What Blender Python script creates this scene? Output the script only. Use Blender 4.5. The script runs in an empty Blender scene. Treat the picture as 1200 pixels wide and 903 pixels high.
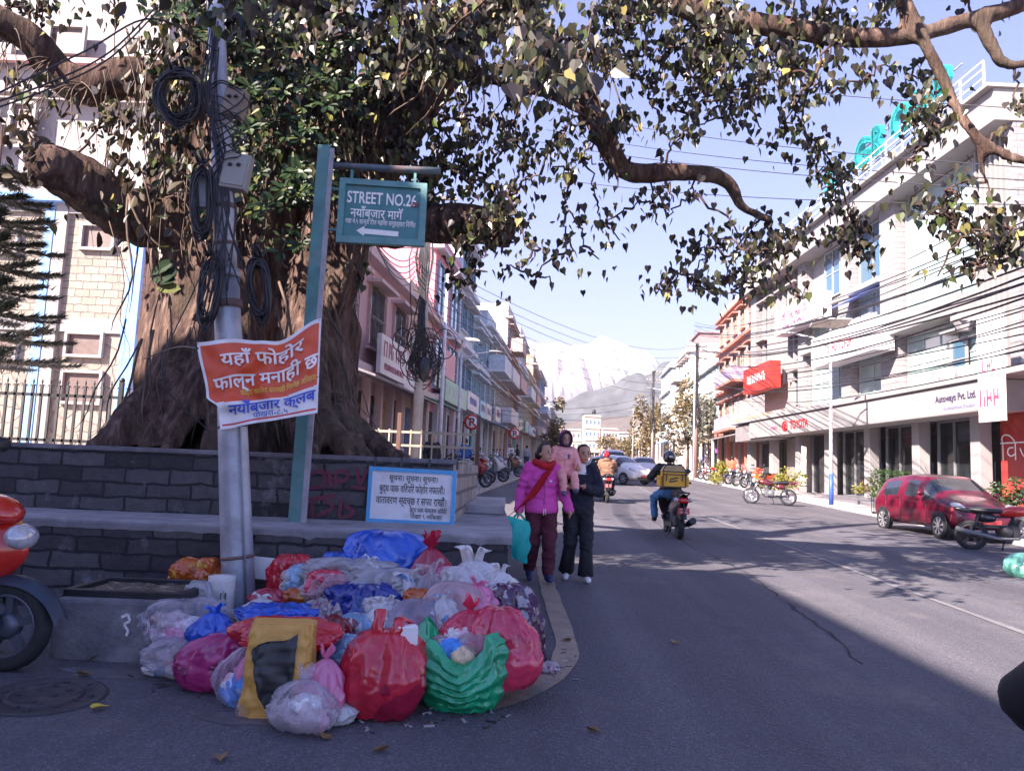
import bpy, bmesh, math, random
from mathutils import Vector, Matrix, noise
PI = math.pi; R = math.radians
rnd = random.Random(7)
SC = bpy.context.scene; COL = SC.collection

# ---------------------------------------------------------------- camera
CAM_H = 1.45; PITCH = math.atan(98 / 900); ROLL = 0.04; FPX = 900.0
cF = Vector((0, math.cos(PITCH), math.sin(PITCH)))
_r0 = Vector((1, 0, 0)); _u0 = _r0.cross(cF)
cR = (_r0 * math.cos(ROLL) + _u0 * math.sin(ROLL)); cU = cR.cross(cF)
camd = bpy.data.cameras.new('camera'); cam = bpy.data.objects.new('camera', camd); COL.objects.link(cam)
M3 = Matrix((cR, cU, -cF)).transposed()
cam.matrix_world = Matrix.Translation((0, 0, CAM_H)) @ M3.to_4x4()
camd.sensor_width = 36; camd.lens = 36 * FPX / 1200; camd.clip_start = 0.05; camd.clip_end = 30000
SC.camera = cam

# ---------------------------------------------------------------- sky, sun, exposure
SUN_EL = R(35); SUN_AZ = R(50)          # the sun stands behind the camera, to its left
world = bpy.data.worlds.new('World'); SC.world = world; world.use_nodes = True
wn = world.node_tree; bg = wn.nodes['Background']
sky = wn.nodes.new('ShaderNodeTexSky'); sky.sky_type = 'NISHITA'; sky.sun_disc = False
sky.sun_elevation = SUN_EL; sky.sun_rotation = PI + SUN_AZ
sky.air_density = 1.0; sky.dust_density = 0.4; sky.ozone_density = 2.5
tint = wn.nodes.new('ShaderNodeMix'); tint.data_type = 'RGBA'; tint.blend_type = 'MULTIPLY'
tint.inputs['Factor'].default_value = 1.0; tint.inputs['B'].default_value = (1.0, 0.92, 1.22, 1)
wn.links.new(sky.outputs[0], tint.inputs['A']); wn.links.new(tint.outputs['Result'], bg.inputs[0])
bg.inputs[1].default_value = 0.067
sund = bpy.data.lights.new('sun', 'SUN'); sun = bpy.data.objects.new('sun', sund); COL.objects.link(sun)
sund.energy = 5.0; sund.angle = R(0.6); sund.color = (1.0, 0.87, 0.77)
_sd = Vector((math.sin(SUN_AZ) * math.cos(SUN_EL), math.cos(SUN_AZ) * math.cos(SUN_EL), -math.sin(SUN_EL)))
sun.rotation_euler = _sd.to_track_quat('-Z', 'Y').to_euler(); sun.location = (-40, -40, 60)
vs = SC.view_settings; vs.view_transform = 'Standard'; vs.look = 'None'; vs.gamma = 1; vs.use_curve_mapping = False
vs.exposure = 2.15
SC.cycles.use_denoising = True; SC.cycles.max_bounces = 8; SC.cycles.transparent_max_bounces = 12
SC.cycles.volume_bounces = 0; SC.cycles.use_adaptive_sampling = True

# ---------------------------------------------------------------- placing
def gz(x, y):                                   # the street rises gently to the north and falls to the right
    x = max(-40, min(40, x))
    if y > 160: return 0.026 * 160 + 0.012 * (y - 160) - 0.02 * x
    return 0.026 * y - 0.02 * x
def ray(px, py): return cF + cR * ((px - 600) / FPX) - cU * ((py - 451.5) / FPX)
def at(px, py, Y):
    d = ray(px, py); return Vector((0, 0, CAM_H)) + d * (Y / d.y)
def ground(px, py):
    d = ray(px, py); t = CAM_H / (.026 * d.y - .02 * d.x - d.z)
    return Vector((0, 0, CAM_H)) + d * t

# ---------------------------------------------------------------- mesh builder
class MB:
    def __init__(s): s.v = []; s.f = []; s.m = []; s.s = []; s.T = None
    def add(s, vs, fs, m=0, smooth=False):
        b = len(s.v)
        s.v += [(s.T @ Vector(v)) if s.T else Vector(v) for v in vs]
        for f in fs: s.f.append([b + i for i in f]); s.m.append(m); s.s.append(smooth)
        return s
    def poly(s, pts, m=0): return s.add(pts, [list(range(len(pts)))], m)
    def box(s, c, sz, rz=0, m=0, rot=None, taper=1.0):
        hx, hy, hz = sz[0] / 2, sz[1] / 2, sz[2] / 2
        Rm = rot if rot is not None else Matrix.Rotation(rz, 3, 'Z'); c = Vector(c)
        P = [c + Rm @ Vector((x * hx * (taper if z > 0 else 1), y * hy * (taper if z > 0 else 1), z * hz)) for x, y, z in
             ((-1,-1,-1),(1,-1,-1),(1,1,-1),(-1,1,-1),(-1,-1,1),(1,-1,1),(1,1,1),(-1,1,1))]
        return s.add(P, [(0,3,2,1),(4,5,6,7),(0,1,5,4),(1,2,6,5),(2,3,7,6),(3,0,4,7)], m)
    def bar(s, a, b, w, h, m=0, up=(0, 0, 1)):
        a = Vector(a); b = Vector(b); d = (b - a); L = d.length
        if L < 1e-6: return s
        x = d / L; up = Vector(up)
        if abs(x.dot(up)) > .99: up = Vector((1, 0, 0))
        y = up.cross(x).normalized(); z = x.cross(y)
        return s.box((a + b) / 2, (L, w, h), m=m, rot=Matrix((x, y, z)).transposed())
    def tube(s, pts, r, n=8, m=0, cap=True, smooth=True, wob=None, sq=1.0):
        pts = [Vector(p) for p in pts]; k = len(pts)
        rr = r if isinstance(r, (list, tuple)) else [r] * k
        V = []; ref = None
        for i, p in enumerate(pts):
            t = (pts[min(i + 1, k - 1)] - pts[max(i - 1, 0)])
            t = t.normalized() if t.length > 1e-9 else Vector((0, 0, 1))
            if ref is None: ref = Vector((0, 0, 1)) if abs(t.z) < .9 else Vector((1, 0, 0))
            u = ref - t * ref.dot(t)
            if u.length < 1e-6: u = t.orthogonal()
            u.normalize(); w = t.cross(u); ref = u
            for j in range(n):
                a = 2 * PI * j / n; q = rr[i]
                if wob: q *= wob(i, a, p)
                V.append(p + u * math.cos(a) * q + w * math.sin(a) * q * sq)
        F = [(i * n + j, i * n + (j + 1) % n, (i + 1) * n + (j + 1) % n, (i + 1) * n + j) for i in range(k - 1) for j in range(n)]
        s.add(V, F, m, smooth)
        if cap:
            b = len(s.v) - n * k
            s.f.append([b + j for j in range(n)][::-1]); s.m.append(m); s.s.append(False)
            s.f.append([b + (k - 1) * n + j for j in range(n)]); s.m.append(m); s.s.append(False)
        return s
    def ell(s, c, r, m=0, nu=16, nv=10, rot=None, fn=None):
        c = Vector(c); r = (r, r, r) if isinstance(r, (int, float)) else r
        V = []
        for i in range(nv + 1):
            th = PI * i / nv
            for j in range(nu):
                ph = 2 * PI * j / nu
                d = Vector((math.sin(th) * math.cos(ph), math.sin(th) * math.sin(ph), math.cos(th)))
                p = Vector((d.x * r[0], d.y * r[1], d.z * r[2]))
                if fn: p = fn(p, d)
                if rot is not None: p = rot @ p
                V.append(c + p)
        F = [(i * nu + j, (i + 1) * nu + j, (i + 1) * nu + (j + 1) % nu, i * nu + (j + 1) % nu) for i in range(nv) for j in range(nu)]
        return s.add(V, F, m, True)
    def lathe(s, prof, c=(0, 0, 0), axis='z', n=20, m=0, smooth=True):
        c = Vector(c); V = []
        for (q, h) in prof:
            for j in range(n):
                a = 2 * PI * j / n; x, y = q * math.cos(a), q * math.sin(a)
                V.append(c + (Vector((x, y, h)) if axis == 'z' else Vector((x, h, y)) if axis == 'y' else Vector((h, x, y))))
        F = []
        for i in range(len(prof) - 1):
            for j in range(n):
                f = (i * n + j, i * n + (j + 1) % n, (i + 1) * n + (j + 1) % n, (i + 1) * n + j)
                F.append(f if axis != 'y' else f[::-1])
        return s.add(V, F, m, smooth)
    def disc(s, c, r, axis='y', n=24, m=0):
        c = Vector(c); P = []
        for j in range(n):
            a = 2 * PI * j / n; x, y = r * math.cos(a), r * math.sin(a)
            P.append(c + (Vector((x, 0, y)) if axis == 'y' else Vector((x, y, 0)) if axis == 'z' else Vector((0, x, y))))
        return s.poly(P, m)
    def prism(s, pts, d, m=0):                   # closed polygon pushed along d
        d = Vector(d); pts = [Vector(p) for p in pts]; n = len(pts)
        return s.add(pts + [p + d for p in pts], [list(range(n))[::-1], [n + i for i in range(n)]] +
                     [(i, (i + 1) % n, n + (i + 1) % n, n + i) for i in range(n)], m)
    def grid(s, fn, nu, nv, m=0, smooth=True, mfn=None):
        V = [fn(i / nu, j / nv) for j in range(nv + 1) for i in range(nu + 1)]
        b = len(s.v); s.add(V, [], m)
        for j in range(nv):
            for i in range(nu):
                q = b + j * (nu + 1) + i
                s.f.append([q, q + 1, q + nu + 2, q + nu + 1]); s.s.append(smooth)
                s.m.append(mfn((i + .5) / nu, (j + .5) / nv) if mfn else m)
        return s
    def mesh(s, name):
        me = bpy.data.meshes.new(name); me.from_pydata([tuple(v) for v in s.v], [], s.f)
        me.polygons.foreach_set('material_index', s.m); me.polygons.foreach_set('use_smooth', s.s)
        return me
    def build(s, name, mats, parent=None, fix=True, bevel=0):
        me = s.mesh(name)
        if fix:
            bm = bmesh.new(); bm.from_mesh(me); bmesh.ops.recalc_face_normals(bm, faces=bm.faces); bm.to_mesh(me); bm.free()
        return link(name, me, mats, parent, bevel)

def link(name, me, mats, parent=None, bevel=0):
    for m in (mats if isinstance(mats, (list, tuple)) else [mats]): me.materials.append(m)
    o = bpy.data.objects.new(name, me); COL.objects.link(o)
    if parent is not None: o.parent = parent
    if bevel:
        b = o.modifiers.new('edge', 'BEVEL'); b.width = bevel; b.segments = 2; b.limit_method = 'ANGLE'
    return o
def tag(o, label, cat, group=None):
    o['label'] = label; o['category'] = cat
    if group: o['group'] = group
    return o
def struct(o, kind='structure'): o['kind'] = kind; return o
def thing(name, label, cat, loc=(0, 0, 0), rz=0, group=None, scale=1):
    o = bpy.data.objects.new(name, None); COL.objects.link(o)
    o.location = loc; o.rotation_euler = (0, 0, rz); o.empty_display_size = .1; o.scale = (scale,) * 3
    return tag(o, label, cat, group)
def dup(root, loc=None, rz=None, label=None, group=None, scale=None):
    r = root.copy(); COL.objects.link(r)
    if loc is not None: r.location = loc
    if rz is not None: r.rotation_euler = (0, 0, rz)
    if scale is not None: r.scale = (scale,) * 3
    if label: r['label'] = label
    if group: r['group'] = group
    for ch in list(root.children):
        c = ch.copy(); COL.objects.link(c); c.parent = r
        for g in list(ch.children):
            d = g.copy(); COL.objects.link(d); d.parent = c
    return r
def recolor(root, a, b):                         # a copy of a thing gets paint of its own
    for o in [root] + list(root.children) + [g for c in root.children for g in c.children]:
        if o.type != 'MESH': continue
        for i, m in enumerate(o.data.materials):
            if m == a:
                if o.material_slots[i].link != 'OBJECT': o.material_slots[i].link = 'OBJECT'
                o.material_slots[i].material = b

def remesh(mb, vox, tags=None, smooth=2, iters=None):
    """voxel-joins a builder's shapes into one continuous skin; tags = [(material, fn(p) -> distance)] colours its faces"""
    me = mb.mesh('tmp'); o = bpy.data.objects.new('tmp', me); COL.objects.link(o)
    m = o.modifiers.new('r', 'REMESH'); m.mode = 'VOXEL'; m.voxel_size = vox; m.use_smooth_shade = True
    if smooth:
        k = o.modifiers.new('s', 'SMOOTH'); k.iterations = smooth; k.factor = .5
    dg = bpy.context.evaluated_depsgraph_get()
    out = bpy.data.meshes.new_from_object(o.evaluated_get(dg))
    bpy.data.objects.remove(o); bpy.data.meshes.remove(me)
    for p in out.polygons:
        p.use_smooth = True
        if tags:
            c = p.center; p.material_index = min(tags, key=lambda t: t[1](c))[0]
    return out

# ---------------------------------------------------------------- lettering
def text_mesh(txt, bold=0.0, size=1.0, track=1.0, sub=0):
    """flat lettering as (verts, faces, width); <x> is the half form of a letter, cut before its upright"""
    parts = []; cur = ''; i = 0
    while i < len(txt):
        if txt[i] == '<':
            j = txt.index('>', i)
            if cur: parts.append((cur, 1)); cur = ''
            parts.append((txt[i + 1:j], 0)); i = j + 1
        else: cur += txt[i]; i += 1
    if cur: parts.append((cur, 1))
    V = []; F = []; x0 = 0; k = 0
    for s, full in parts:
        def raw(t):
            cu = bpy.data.curves.new('t', 'FONT'); cu.body = t; cu.size = 1; cu.offset = min(bold, .008); cu.resolution_u = 4; cu.space_character = track
            o = bpy.data.objects.new('t', cu); COL.objects.link(o)
            me = bpy.data.meshes.new_from_object(o.evaluated_get(bpy.context.evaluated_depsgraph_get()))
            bpy.data.objects.remove(o); bpy.data.curves.remove(cu); return me
        lead = len(s) - len(s.lstrip(' ')); trail = len(s) - len(s.rstrip(' '))
        if not s.strip(): x0 += .28 * len(s); continue
        me = raw(s.strip()); bm = bmesh.new(); bm.from_mesh(me); bpy.data.meshes.remove(me)
        x0 += .28 * lead
        mx = max(v.co.x for v in bm.verts)
        if not full:
            cut = mx * .70
            bmesh.ops.bisect_plane(bm, geom=bm.verts[:] + bm.edges[:] + bm.faces[:], plane_co=(cut, 0, 0), plane_no=(1, 0, 0), clear_outer=True)
            mx = cut
        bm.verts.ensure_lookup_table(); seen = {}
        for v in bm.verts:
            if v in seen: continue
            k += 1; st = [v]; seen[v] = k
            while st:
                a = st.pop()
                for e in a.link_edges:
                    b = e.other_vert(a)
                    if b not in seen: seen[b] = k; st.append(b)
        for _ in range(6):
            es = [e for e in bm.edges if sub and e.calc_length() > sub]
            if not es: break
            bmesh.ops.subdivide_edges(bm, edges=es, cuts=1); bmesh.ops.triangulate(bm, faces=bm.faces[:])
        for v in bm.verts:
            if v not in seen:
                nb_ = [seen[e.other_vert(v)] for e in v.link_edges if e.other_vert(v) in seen]; seen[v] = nb_[0] if nb_ else 1
        b0 = len(V); bm.verts.index_update()
        V += [Vector((v.co.x + x0, v.co.y, (seen[v] % 4) * .004)) for v in bm.verts]
        F += [[b0 + v.index for v in f.verts] for f in bm.faces]
        bm.free(); x0 += mx + .02 + .28 * trail
    if bold > .012:                                # heavier strokes: the letters doubled a hair apart
        V0, F0 = list(V), list(F); e = bold - .006
        for dx, dy, dz in ((e, 0, .0013), (0, e, .0026), (e, e, .0039)):
            n_ = len(V); V += [v + Vector((dx, dy, dz)) for v in V0]; F += [[i + n_ for i in f] for f in F0]
    lo = min(v.x for v in V); x1 = max(v.x for v in V)
    return [Vector(((v.x - lo) * size, v.y * size, v.z)) for v in V], F, (x1 - lo) * size
def lettering(mb, txt, origin, right, up, height, width=None, m=0, bold=0.01, off=.004, align='c', track=1.0):
    """puts a line of text on a plane: origin is the middle (or left end) of its baseline"""
    V, F, w = text_mesh(txt, bold, height, track); right = Vector(right).normalized(); up = Vector(up).normalized(); n = right.cross(up)
    sx = (width / w) if width else 1; w *= sx
    o = Vector(origin) - (right * w / 2 if align == 'c' else Vector((0, 0, 0)))
    mb.add([o + right * v.x * sx + up * v.y + n * (off + v.z * .25) for v in V], F, m)
    return w
# ---------------------------------------------------------------- materials
def _nt(name):
    m = bpy.data.materials.new(name); m.use_nodes = True; nt = m.node_tree
    return m, nt, nt.nodes['Principled BSDF']
def _N(nt, t, **k):
    n = nt.nodes.new(t)
    for a, b in k.items():
        if a in n.inputs: n.inputs[a].default_value = b
        else: setattr(n, a, b)
    return n
def rgba(c, f=1): return (min(1, c[0] * f), min(1, c[1] * f), min(1, c[2] * f), 1)
def ramp(nt, fac, stops):
    r = nt.nodes.new('ShaderNodeValToRGB'); e = r.color_ramp.elements
    while len(e) < len(stops): e.new(.5)
    for i, (p, c) in enumerate(stops): e[i].position = p; e[i].color = rgba(c) if len(c) == 3 else c
    nt.links.new(fac, r.inputs[0]); return r
def mixc(nt, a, b, fac, mode='MIX'):
    x = nt.nodes.new('ShaderNodeMix'); x.data_type = 'RGBA'; x.blend_type = mode
    for k, v in (('A', a), ('B', b)):
        if hasattr(v, 'is_output') or hasattr(v, 'links'): nt.links.new(v, x.inputs[k])
        else: x.inputs[k].default_value = rgba(v)
    if hasattr(fac, 'links'): nt.links.new(fac, x.inputs['Factor'])
    else: x.inputs['Factor'].default_value = fac
    return x.outputs['Result']
def pmat(name, col, rough=.6, var=.18, scale=6, bump=0, bscale=30, metal=0, coat=0, dirt=None, dscale=1.2, damt=.5, spec=.5, trans=0, wave=None):
    """a painted, plastic, metal or cloth surface: its colour uneven, optionally weathered by a second colour and roughened by bumps"""
    m, nt, b = _nt(name); L = nt.links
    tc = _N(nt, 'ShaderNodeTexCoord'); n1 = _N(nt, 'ShaderNodeTexNoise', Scale=scale, Detail=4.0, Roughness=.6)
    L.new(tc.outputs['Object'], n1.inputs['Vector'])
    r = ramp(nt, n1.outputs[0], [(.3, rgba(col, 1 - var)), (.7, rgba(col, 1 + var))])
    c = r.outputs[0]
    if dirt:
        n2 = _N(nt, 'ShaderNodeTexNoise', Scale=dscale, Detail=7.0, Roughness=.68); L.new(tc.outputs['Object'], n2.inputs['Vector'])
        r2 = ramp(nt, n2.outputs[0], [(.5, (0, 0, 0)), (.68, (1, 1, 1))])
        mm = _N(nt, 'ShaderNodeMath', operation='MULTIPLY'); mm.inputs[1].default_value = damt; L.new(r2.outputs[0], mm.inputs[0])
        c = mixc(nt, c, dirt, mm.outputs[0])
    L.new(c, b.inputs['Base Color'])
    b.inputs['Roughness'].default_value = rough; b.inputs['Metallic'].default_value = metal
    b.inputs['Coat Weight'].default_value = coat; b.inputs['Specular IOR Level'].default_value = spec
    if trans: b.inputs['Transmission Weight'].default_value = trans
    if bump:
        n3 = _N(nt, 'ShaderNodeTexNoise', Scale=bscale, Detail=5.0, Roughness=.65); L.new(tc.outputs['Object'], n3.inputs['Vector'])
        bp = _N(nt, 'ShaderNodeBump', Strength=bump, Distance=.02); L.new(n3.outputs[0], bp.inputs['Height']); L.new(bp.outputs[0], b.inputs['Normal'])
    return m
_mc = {}
def P(col, rough=.6, **k):                       # plain shared paint by colour
    key = (tuple(round(x, 3) for x in col), rough, tuple(sorted((a, str(b)) for a, b in k.items())))
    if key not in _mc: _mc[key] = pmat('paint', col, rough, **k)
    return _mc[key]

def asphalt_mat():
    m, nt, b = _nt('asphalt'); L = nt.links; tc = _N(nt, 'ShaderNodeTexCoord'); o = tc.outputs['Object']
    def nz(s, d=4, r=.6, vec=o):
        n = _N(nt, 'ShaderNodeTexNoise', Scale=s, Detail=float(d), Roughness=r); L.new(vec, n.inputs['Vector']); return n.outputs[0]
    base = ramp(nt, nz(.35, 5), [(.3, (.092, .087, .106)), (.7, (.145, .137, .162))]).outputs[0]
    st = _N(nt, 'ShaderNodeMapping'); st.inputs['Scale'].default_value = (1.3, .05, 1); st.inputs['Rotation'].default_value = (0, 0, R(-4)); L.new(o, st.inputs['Vector'])
    c = mixc(nt, base, ramp(nt, nz(1.2, 4, .6, st.outputs[0]), [(.35, (.062, .058, .072)), (.65, (.165, .155, .172))]).outputs[0], .45)
    vo = _N(nt, 'ShaderNodeTexVoronoi', Scale=95.0); L.new(o, vo.inputs['Vector'])
    agg = ramp(nt, vo.outputs['Color'], [(.0, (.45, .45, .45)), (.75, (1, 1, 1)), (1, (1.9, 1.9, 1.9, 1))])
    c = mixc(nt, c, agg.outputs[0], .75, 'MULTIPLY')
    sp = ramp(nt, nz(2.3, 6, .75), [(.66, (0, 0, 0)), (.75, (1, 1, 1))]).outputs[0]
    c = mixc(nt, c, (.05, .045, .045), sp)
    du = ramp(nt, nz(.6, 7, .7), [(.55, (0, 0, 0)), (.75, (.45, .45, .45))]).outputs[0]
    c = mixc(nt, c, (.25, .21, .19), du)
    vc = _N(nt, 'ShaderNodeTexVoronoi', Scale=.35, feature='DISTANCE_TO_EDGE'); wv = _N(nt, 'ShaderNodeVectorMath', operation='ADD')
    nn = _N(nt, 'ShaderNodeTexNoise', Scale=1.6, Detail=5.0); L.new(o, nn.inputs['Vector']); L.new(o, wv.inputs[0]); L.new(nn.outputs['Color'], wv.inputs[1]); L.new(wv.outputs[0], vc.inputs['Vector'])
    ck = ramp(nt, vc.outputs['Distance'], [(.0, (1, 1, 1)), (.008, (0, 0, 0))]).outputs[0]
    cm = ramp(nt, nz(.22, 2), [(.56, (0, 0, 0)), (.62, (.6, .6, .6))]).outputs[0]
    ckm = mixc(nt, ck, cm, 1.0, 'MULTIPLY')
    c = mixc(nt, c, (.02, .02, .022), ckm)
    L.new(c, b.inputs['Base Color'])
    b.inputs['Roughness'].default_value = .82; b.inputs['Specular IOR Level'].default_value = .35
    bp = _N(nt, 'ShaderNodeBump', Strength=.75, Distance=.012); L.new(vo.outputs['Distance'], bp.inputs['Height'])
    bp2 = _N(nt, 'ShaderNodeBump', Strength=.4, Distance=.02); L.new(nz(14, 5), bp2.inputs['Height']); L.new(bp.outputs[0], bp2.inputs['Normal'])
    L.new(bp2.outputs[0], b.inputs['Normal']); return m

def stone_mat(name, c1, c2, mortar, bw, bh, msize=.02, bump=.6, rough=.85, axis='xz', patch=None, rubble=False, offset=.5, jit=.03, patch_lim=(.55, .66)):
    """coursed or rubble stonework; axis says which object axes the courses run in"""
    m, nt, b = _nt(name); L = nt.links; tc = _N(nt, 'ShaderNodeTexCoord')
    sep = _N(nt, 'ShaderNodeSeparateXYZ'); cmb = _N(nt, 'ShaderNodeCombineXYZ'); L.new(tc.outputs['Object'], sep.inputs[0])
    if axis == 'xz':
        ad = _N(nt, 'ShaderNodeMath', operation='ADD'); L.new(sep.outputs['X'], ad.inputs[0]); L.new(sep.outputs['Y'], ad.inputs[1]); L.new(ad.outputs[0], cmb.inputs['X'])
    else: L.new(sep.outputs['Y'], cmb.inputs['X'])
    L.new(sep.outputs['Z'], cmb.inputs['Y'])
    nj = _N(nt, 'ShaderNodeTexNoise', Scale=5.0, Detail=4.0); L.new(tc.outputs['Object'], nj.inputs['Vector'])
    sub = _N(nt, 'ShaderNodeVectorMath', operation='SUBTRACT'); sub.inputs[1].default_value = (.5, .5, .5); L.new(nj.outputs['Color'], sub.inputs[0])
    scl = _N(nt, 'ShaderNodeVectorMath', operation='SCALE'); scl.inputs['Scale'].default_value = jit * 2; L.new(sub.outputs[0], scl.inputs[0])
    vec = _N(nt, 'ShaderNodeVectorMath', operation='ADD'); L.new(cmb.outputs[0], vec.inputs[0]); L.new(scl.outputs[0], vec.inputs[1])
    if rubble:
        ve = _N(nt, 'ShaderNodeTexVoronoi', Scale=1 / bw, feature='DISTANCE_TO_EDGE', voronoi_dimensions='2D'); vf = _N(nt, 'ShaderNodeTexVoronoi', Scale=1 / bw, voronoi_dimensions='2D')
        L.new(vec.outputs[0], ve.inputs['Vector']); L.new(vec.outputs[0], vf.inputs['Vector'])
        fac = ramp(nt, ve.outputs['Distance'], [(msize, (1, 1, 1)), (msize * 2.2, (0, 0, 0))]).outputs[0]
        sv = ramp(nt, vf.outputs['Color'], [(.0, c1), (1, c2)]).outputs[0]
    else:
        br = _N(nt, 'ShaderNodeTexBrick'); br.offset = offset
        br.inputs['Scale'].default_value = 1; br.inputs['Mortar Size'].default_value = msize; br.inputs['Brick Width'].default_value = bw; br.inputs['Row Height'].default_value = bh
        br.inputs['Mortar Smooth'].default_value = .3; br.inputs['Bias'].default_value = 0
        br.inputs['Color1'].default_value = rgba(c1); br.inputs['Color2'].default_value = rgba(c2); br.inputs['Mortar'].default_value = rgba(mortar)
        L.new(vec.outputs[0], br.inputs['Vector']); fac = br.outputs['Fac']; sv = br.outputs['Color']
    n2 = _N(nt, 'ShaderNodeTexNoise', Scale=9.0, Detail=7.0, Roughness=.7); L.new(tc.outputs['Object'], n2.inputs['Vector'])
    c = mixc(nt, sv, ramp(nt, n2.outputs[0], [(.25, (.55, .55, .55)), (.75, (1.35, 1.35, 1.35, 1))]).outputs[0], .8, 'MULTIPLY')
    c = mixc(nt, c, mortar, fac)
    if patch:
        n4 = _N(nt, 'ShaderNodeTexNoise', Scale=1.7, Detail=8.0, Roughness=.75); L.new(tc.outputs['Object'], n4.inputs['Vector'])
        c = mixc(nt, c, patch, ramp(nt, n4.outputs[0], [(patch_lim[0], (0, 0, 0)), (patch_lim[1], (.85, .85, .85))]).outputs[0])
    L.new(c, b.inputs['Base Color']); b.inputs['Roughness'].default_value = rough
    inv = _N(nt, 'ShaderNodeMath', operation='MULTIPLY_ADD'); inv.inputs[1].default_value = -1.0; L.new(fac, inv.inputs[0]); 
    half = _N(nt, 'ShaderNodeMath', operation='MULTIPLY'); half.inputs[1].default_value = .9; L.new(n2.outputs[0], half.inputs[0]); L.new(half.outputs[0], inv.inputs[2])
    bp = _N(nt, 'ShaderNodeBump', Strength=bump, Distance=.03); L.new(inv.outputs[0], bp.inputs['Height']); L.new(bp.outputs[0], b.inputs['Normal'])
    return m

def bark_mat():
    m, nt, b = _nt('bark'); L = nt.links; tc = _N(nt, 'ShaderNodeTexCoord')
    mp = _N(nt, 'ShaderNodeMapping'); mp.inputs['Scale'].default_value = (5, 5, .9); L.new(tc.outputs['Object'], mp.inputs['Vector'])
    n1 = _N(nt, 'ShaderNodeTexNoise', Scale=2.2, Detail=8.0, Roughness=.7); L.new(mp.outputs[0], n1.inputs['Vector'])
    n2 = _N(nt, 'ShaderNodeTexNoise', Scale=1.1, Detail=5.0); L.new(tc.outputs['Object'], n2.inputs['Vector'])
    c = ramp(nt, n1.outputs[0], [(.32, (.016, .010, .010)), (.52, (.095, .058, .048)), (.74, (.27, .185, .145))]).outputs[0]
    c = mixc(nt, c, (.11, .088, .066), ramp(nt, n2.outputs[0], [(.52, (0, 0, 0)), (.7, (.6, .6, .6))]).outputs[0])
    L.new(c, b.inputs['Base Color']); b.inputs['Roughness'].default_value = .92; b.inputs['Specular IOR Level'].default_value = .2
    bp = _N(nt, 'ShaderNodeBump', Strength=.9, Distance=.06); L.new(n1.outputs[0], bp.inputs['Height']); L.new(bp.outputs[0], b.inputs['Normal'])
    return m

def leaf_mat(name, stops, thin=.35, rough=.4):
    """leaves: each its own colour out of the stops, some light passing through"""
    m, nt, b = _nt(name); L = nt.links; g = _N(nt, 'ShaderNodeNewGeometry')
    r = ramp(nt, g.outputs['Random Per Island'], stops); L.new(r.outputs[0], b.inputs['Base Color']); b.inputs['Roughness'].default_value = rough
    t = _N(nt, 'ShaderNodeBsdfTranslucent'); L.new(r.outputs[0], t.inputs[0]); mx = _N(nt, 'ShaderNodeMixShader'); mx.inputs[0].default_value = thin
    L.new(b.outputs[0], mx.inputs[1]); L.new(t.outputs[0], mx.inputs[2]); L.new(mx.outputs[0], nt.nodes['Material Output'].inputs[0]); return m

def film_mat(name, col, clear=.0, rough=.2, print_col=None, pscale=3.0, var=.25):
    """thin plastic film: glossy, letting part of the light and (when clear) of what lies behind it through"""
    m, nt, b = _nt(name); L = nt.links; tc = _N(nt, 'ShaderNodeTexCoord')
    n = _N(nt, 'ShaderNodeTexNoise', Scale=pscale, Detail=5.0, Roughness=.65); L.new(tc.outputs['Object'], n.inputs['Vector'])
    c = ramp(nt, n.outputs[0], [(.3, rgba(col, 1 - var)), (.7, rgba(col, 1 + var))]).outputs[0]
    if print_col:
        v = _N(nt, 'ShaderNodeTexNoise', Scale=pscale * 1.9, Detail=2.0); L.new(tc.outputs['Object'], v.inputs['Vector'])
        for k, pc in enumerate(print_col):
            lo = .56 + .05 * k
            c = mixc(nt, c, pc, ramp(nt, v.outputs[0] if k % 2 == 0 else n.outputs[0], [(lo, (0, 0, 0)), (lo + .015, (.85, .85, .85))]).outputs[0])
    L.new(c, b.inputs['Base Color']); b.inputs['Roughness'].default_value = rough; b.inputs['Coat Weight'].default_value = .7; b.inputs['Coat Roughness'].default_value = .12; b.inputs['Specular IOR Level'].default_value = .85
    n3 = _N(nt, 'ShaderNodeTexNoise', Scale=9.0, Detail=4.0); n3.noise_type = 'RIDGED_MULTIFRACTAL'; n3.normalize = True; n3.inputs['Distortion'].default_value = .6; L.new(tc.outputs['Object'], n3.inputs['Vector'])
    bp = _N(nt, 'ShaderNodeBump', Strength=.6, Distance=.03); L.new(n3.outputs[0], bp.inputs['Height']); L.new(bp.outputs[0], b.inputs['Normal'])
    t = _N(nt, 'ShaderNodeBsdfTranslucent'); L.new(c, t.inputs[0]); mx = _N(nt, 'ShaderNodeMixShader'); mx.inputs[0].default_value = .3
    L.new(b.outputs[0], mx.inputs[1]); L.new(t.outputs[0], mx.inputs[2]); out = mx.outputs[0]
    if clear:
        tr = _N(nt, 'ShaderNodeBsdfTransparent'); tr.inputs[0].default_value = rgba([min(1, .5 + x * .6) for x in col]); m2 = _N(nt, 'ShaderNodeMixShader')
        lw = _N(nt, 'ShaderNodeLayerWeight', Blend=.35); L.new(bp.outputs[0], lw.inputs['Normal'])
        mr = _N(nt, 'ShaderNodeMapRange'); mr.inputs['To Min'].default_value = clear; mr.inputs['To Max'].default_value = clear * .42; L.new(lw.outputs['Facing'], mr.inputs['Value'])
        L.new(mr.outputs[0], m2.inputs[0]); L.new(out, m2.inputs[1]); L.new(tr.outputs[0], m2.inputs[2]); out = m2.outputs[0]
    L.new(out, nt.nodes['Material Output'].inputs[0]); return m

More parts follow.
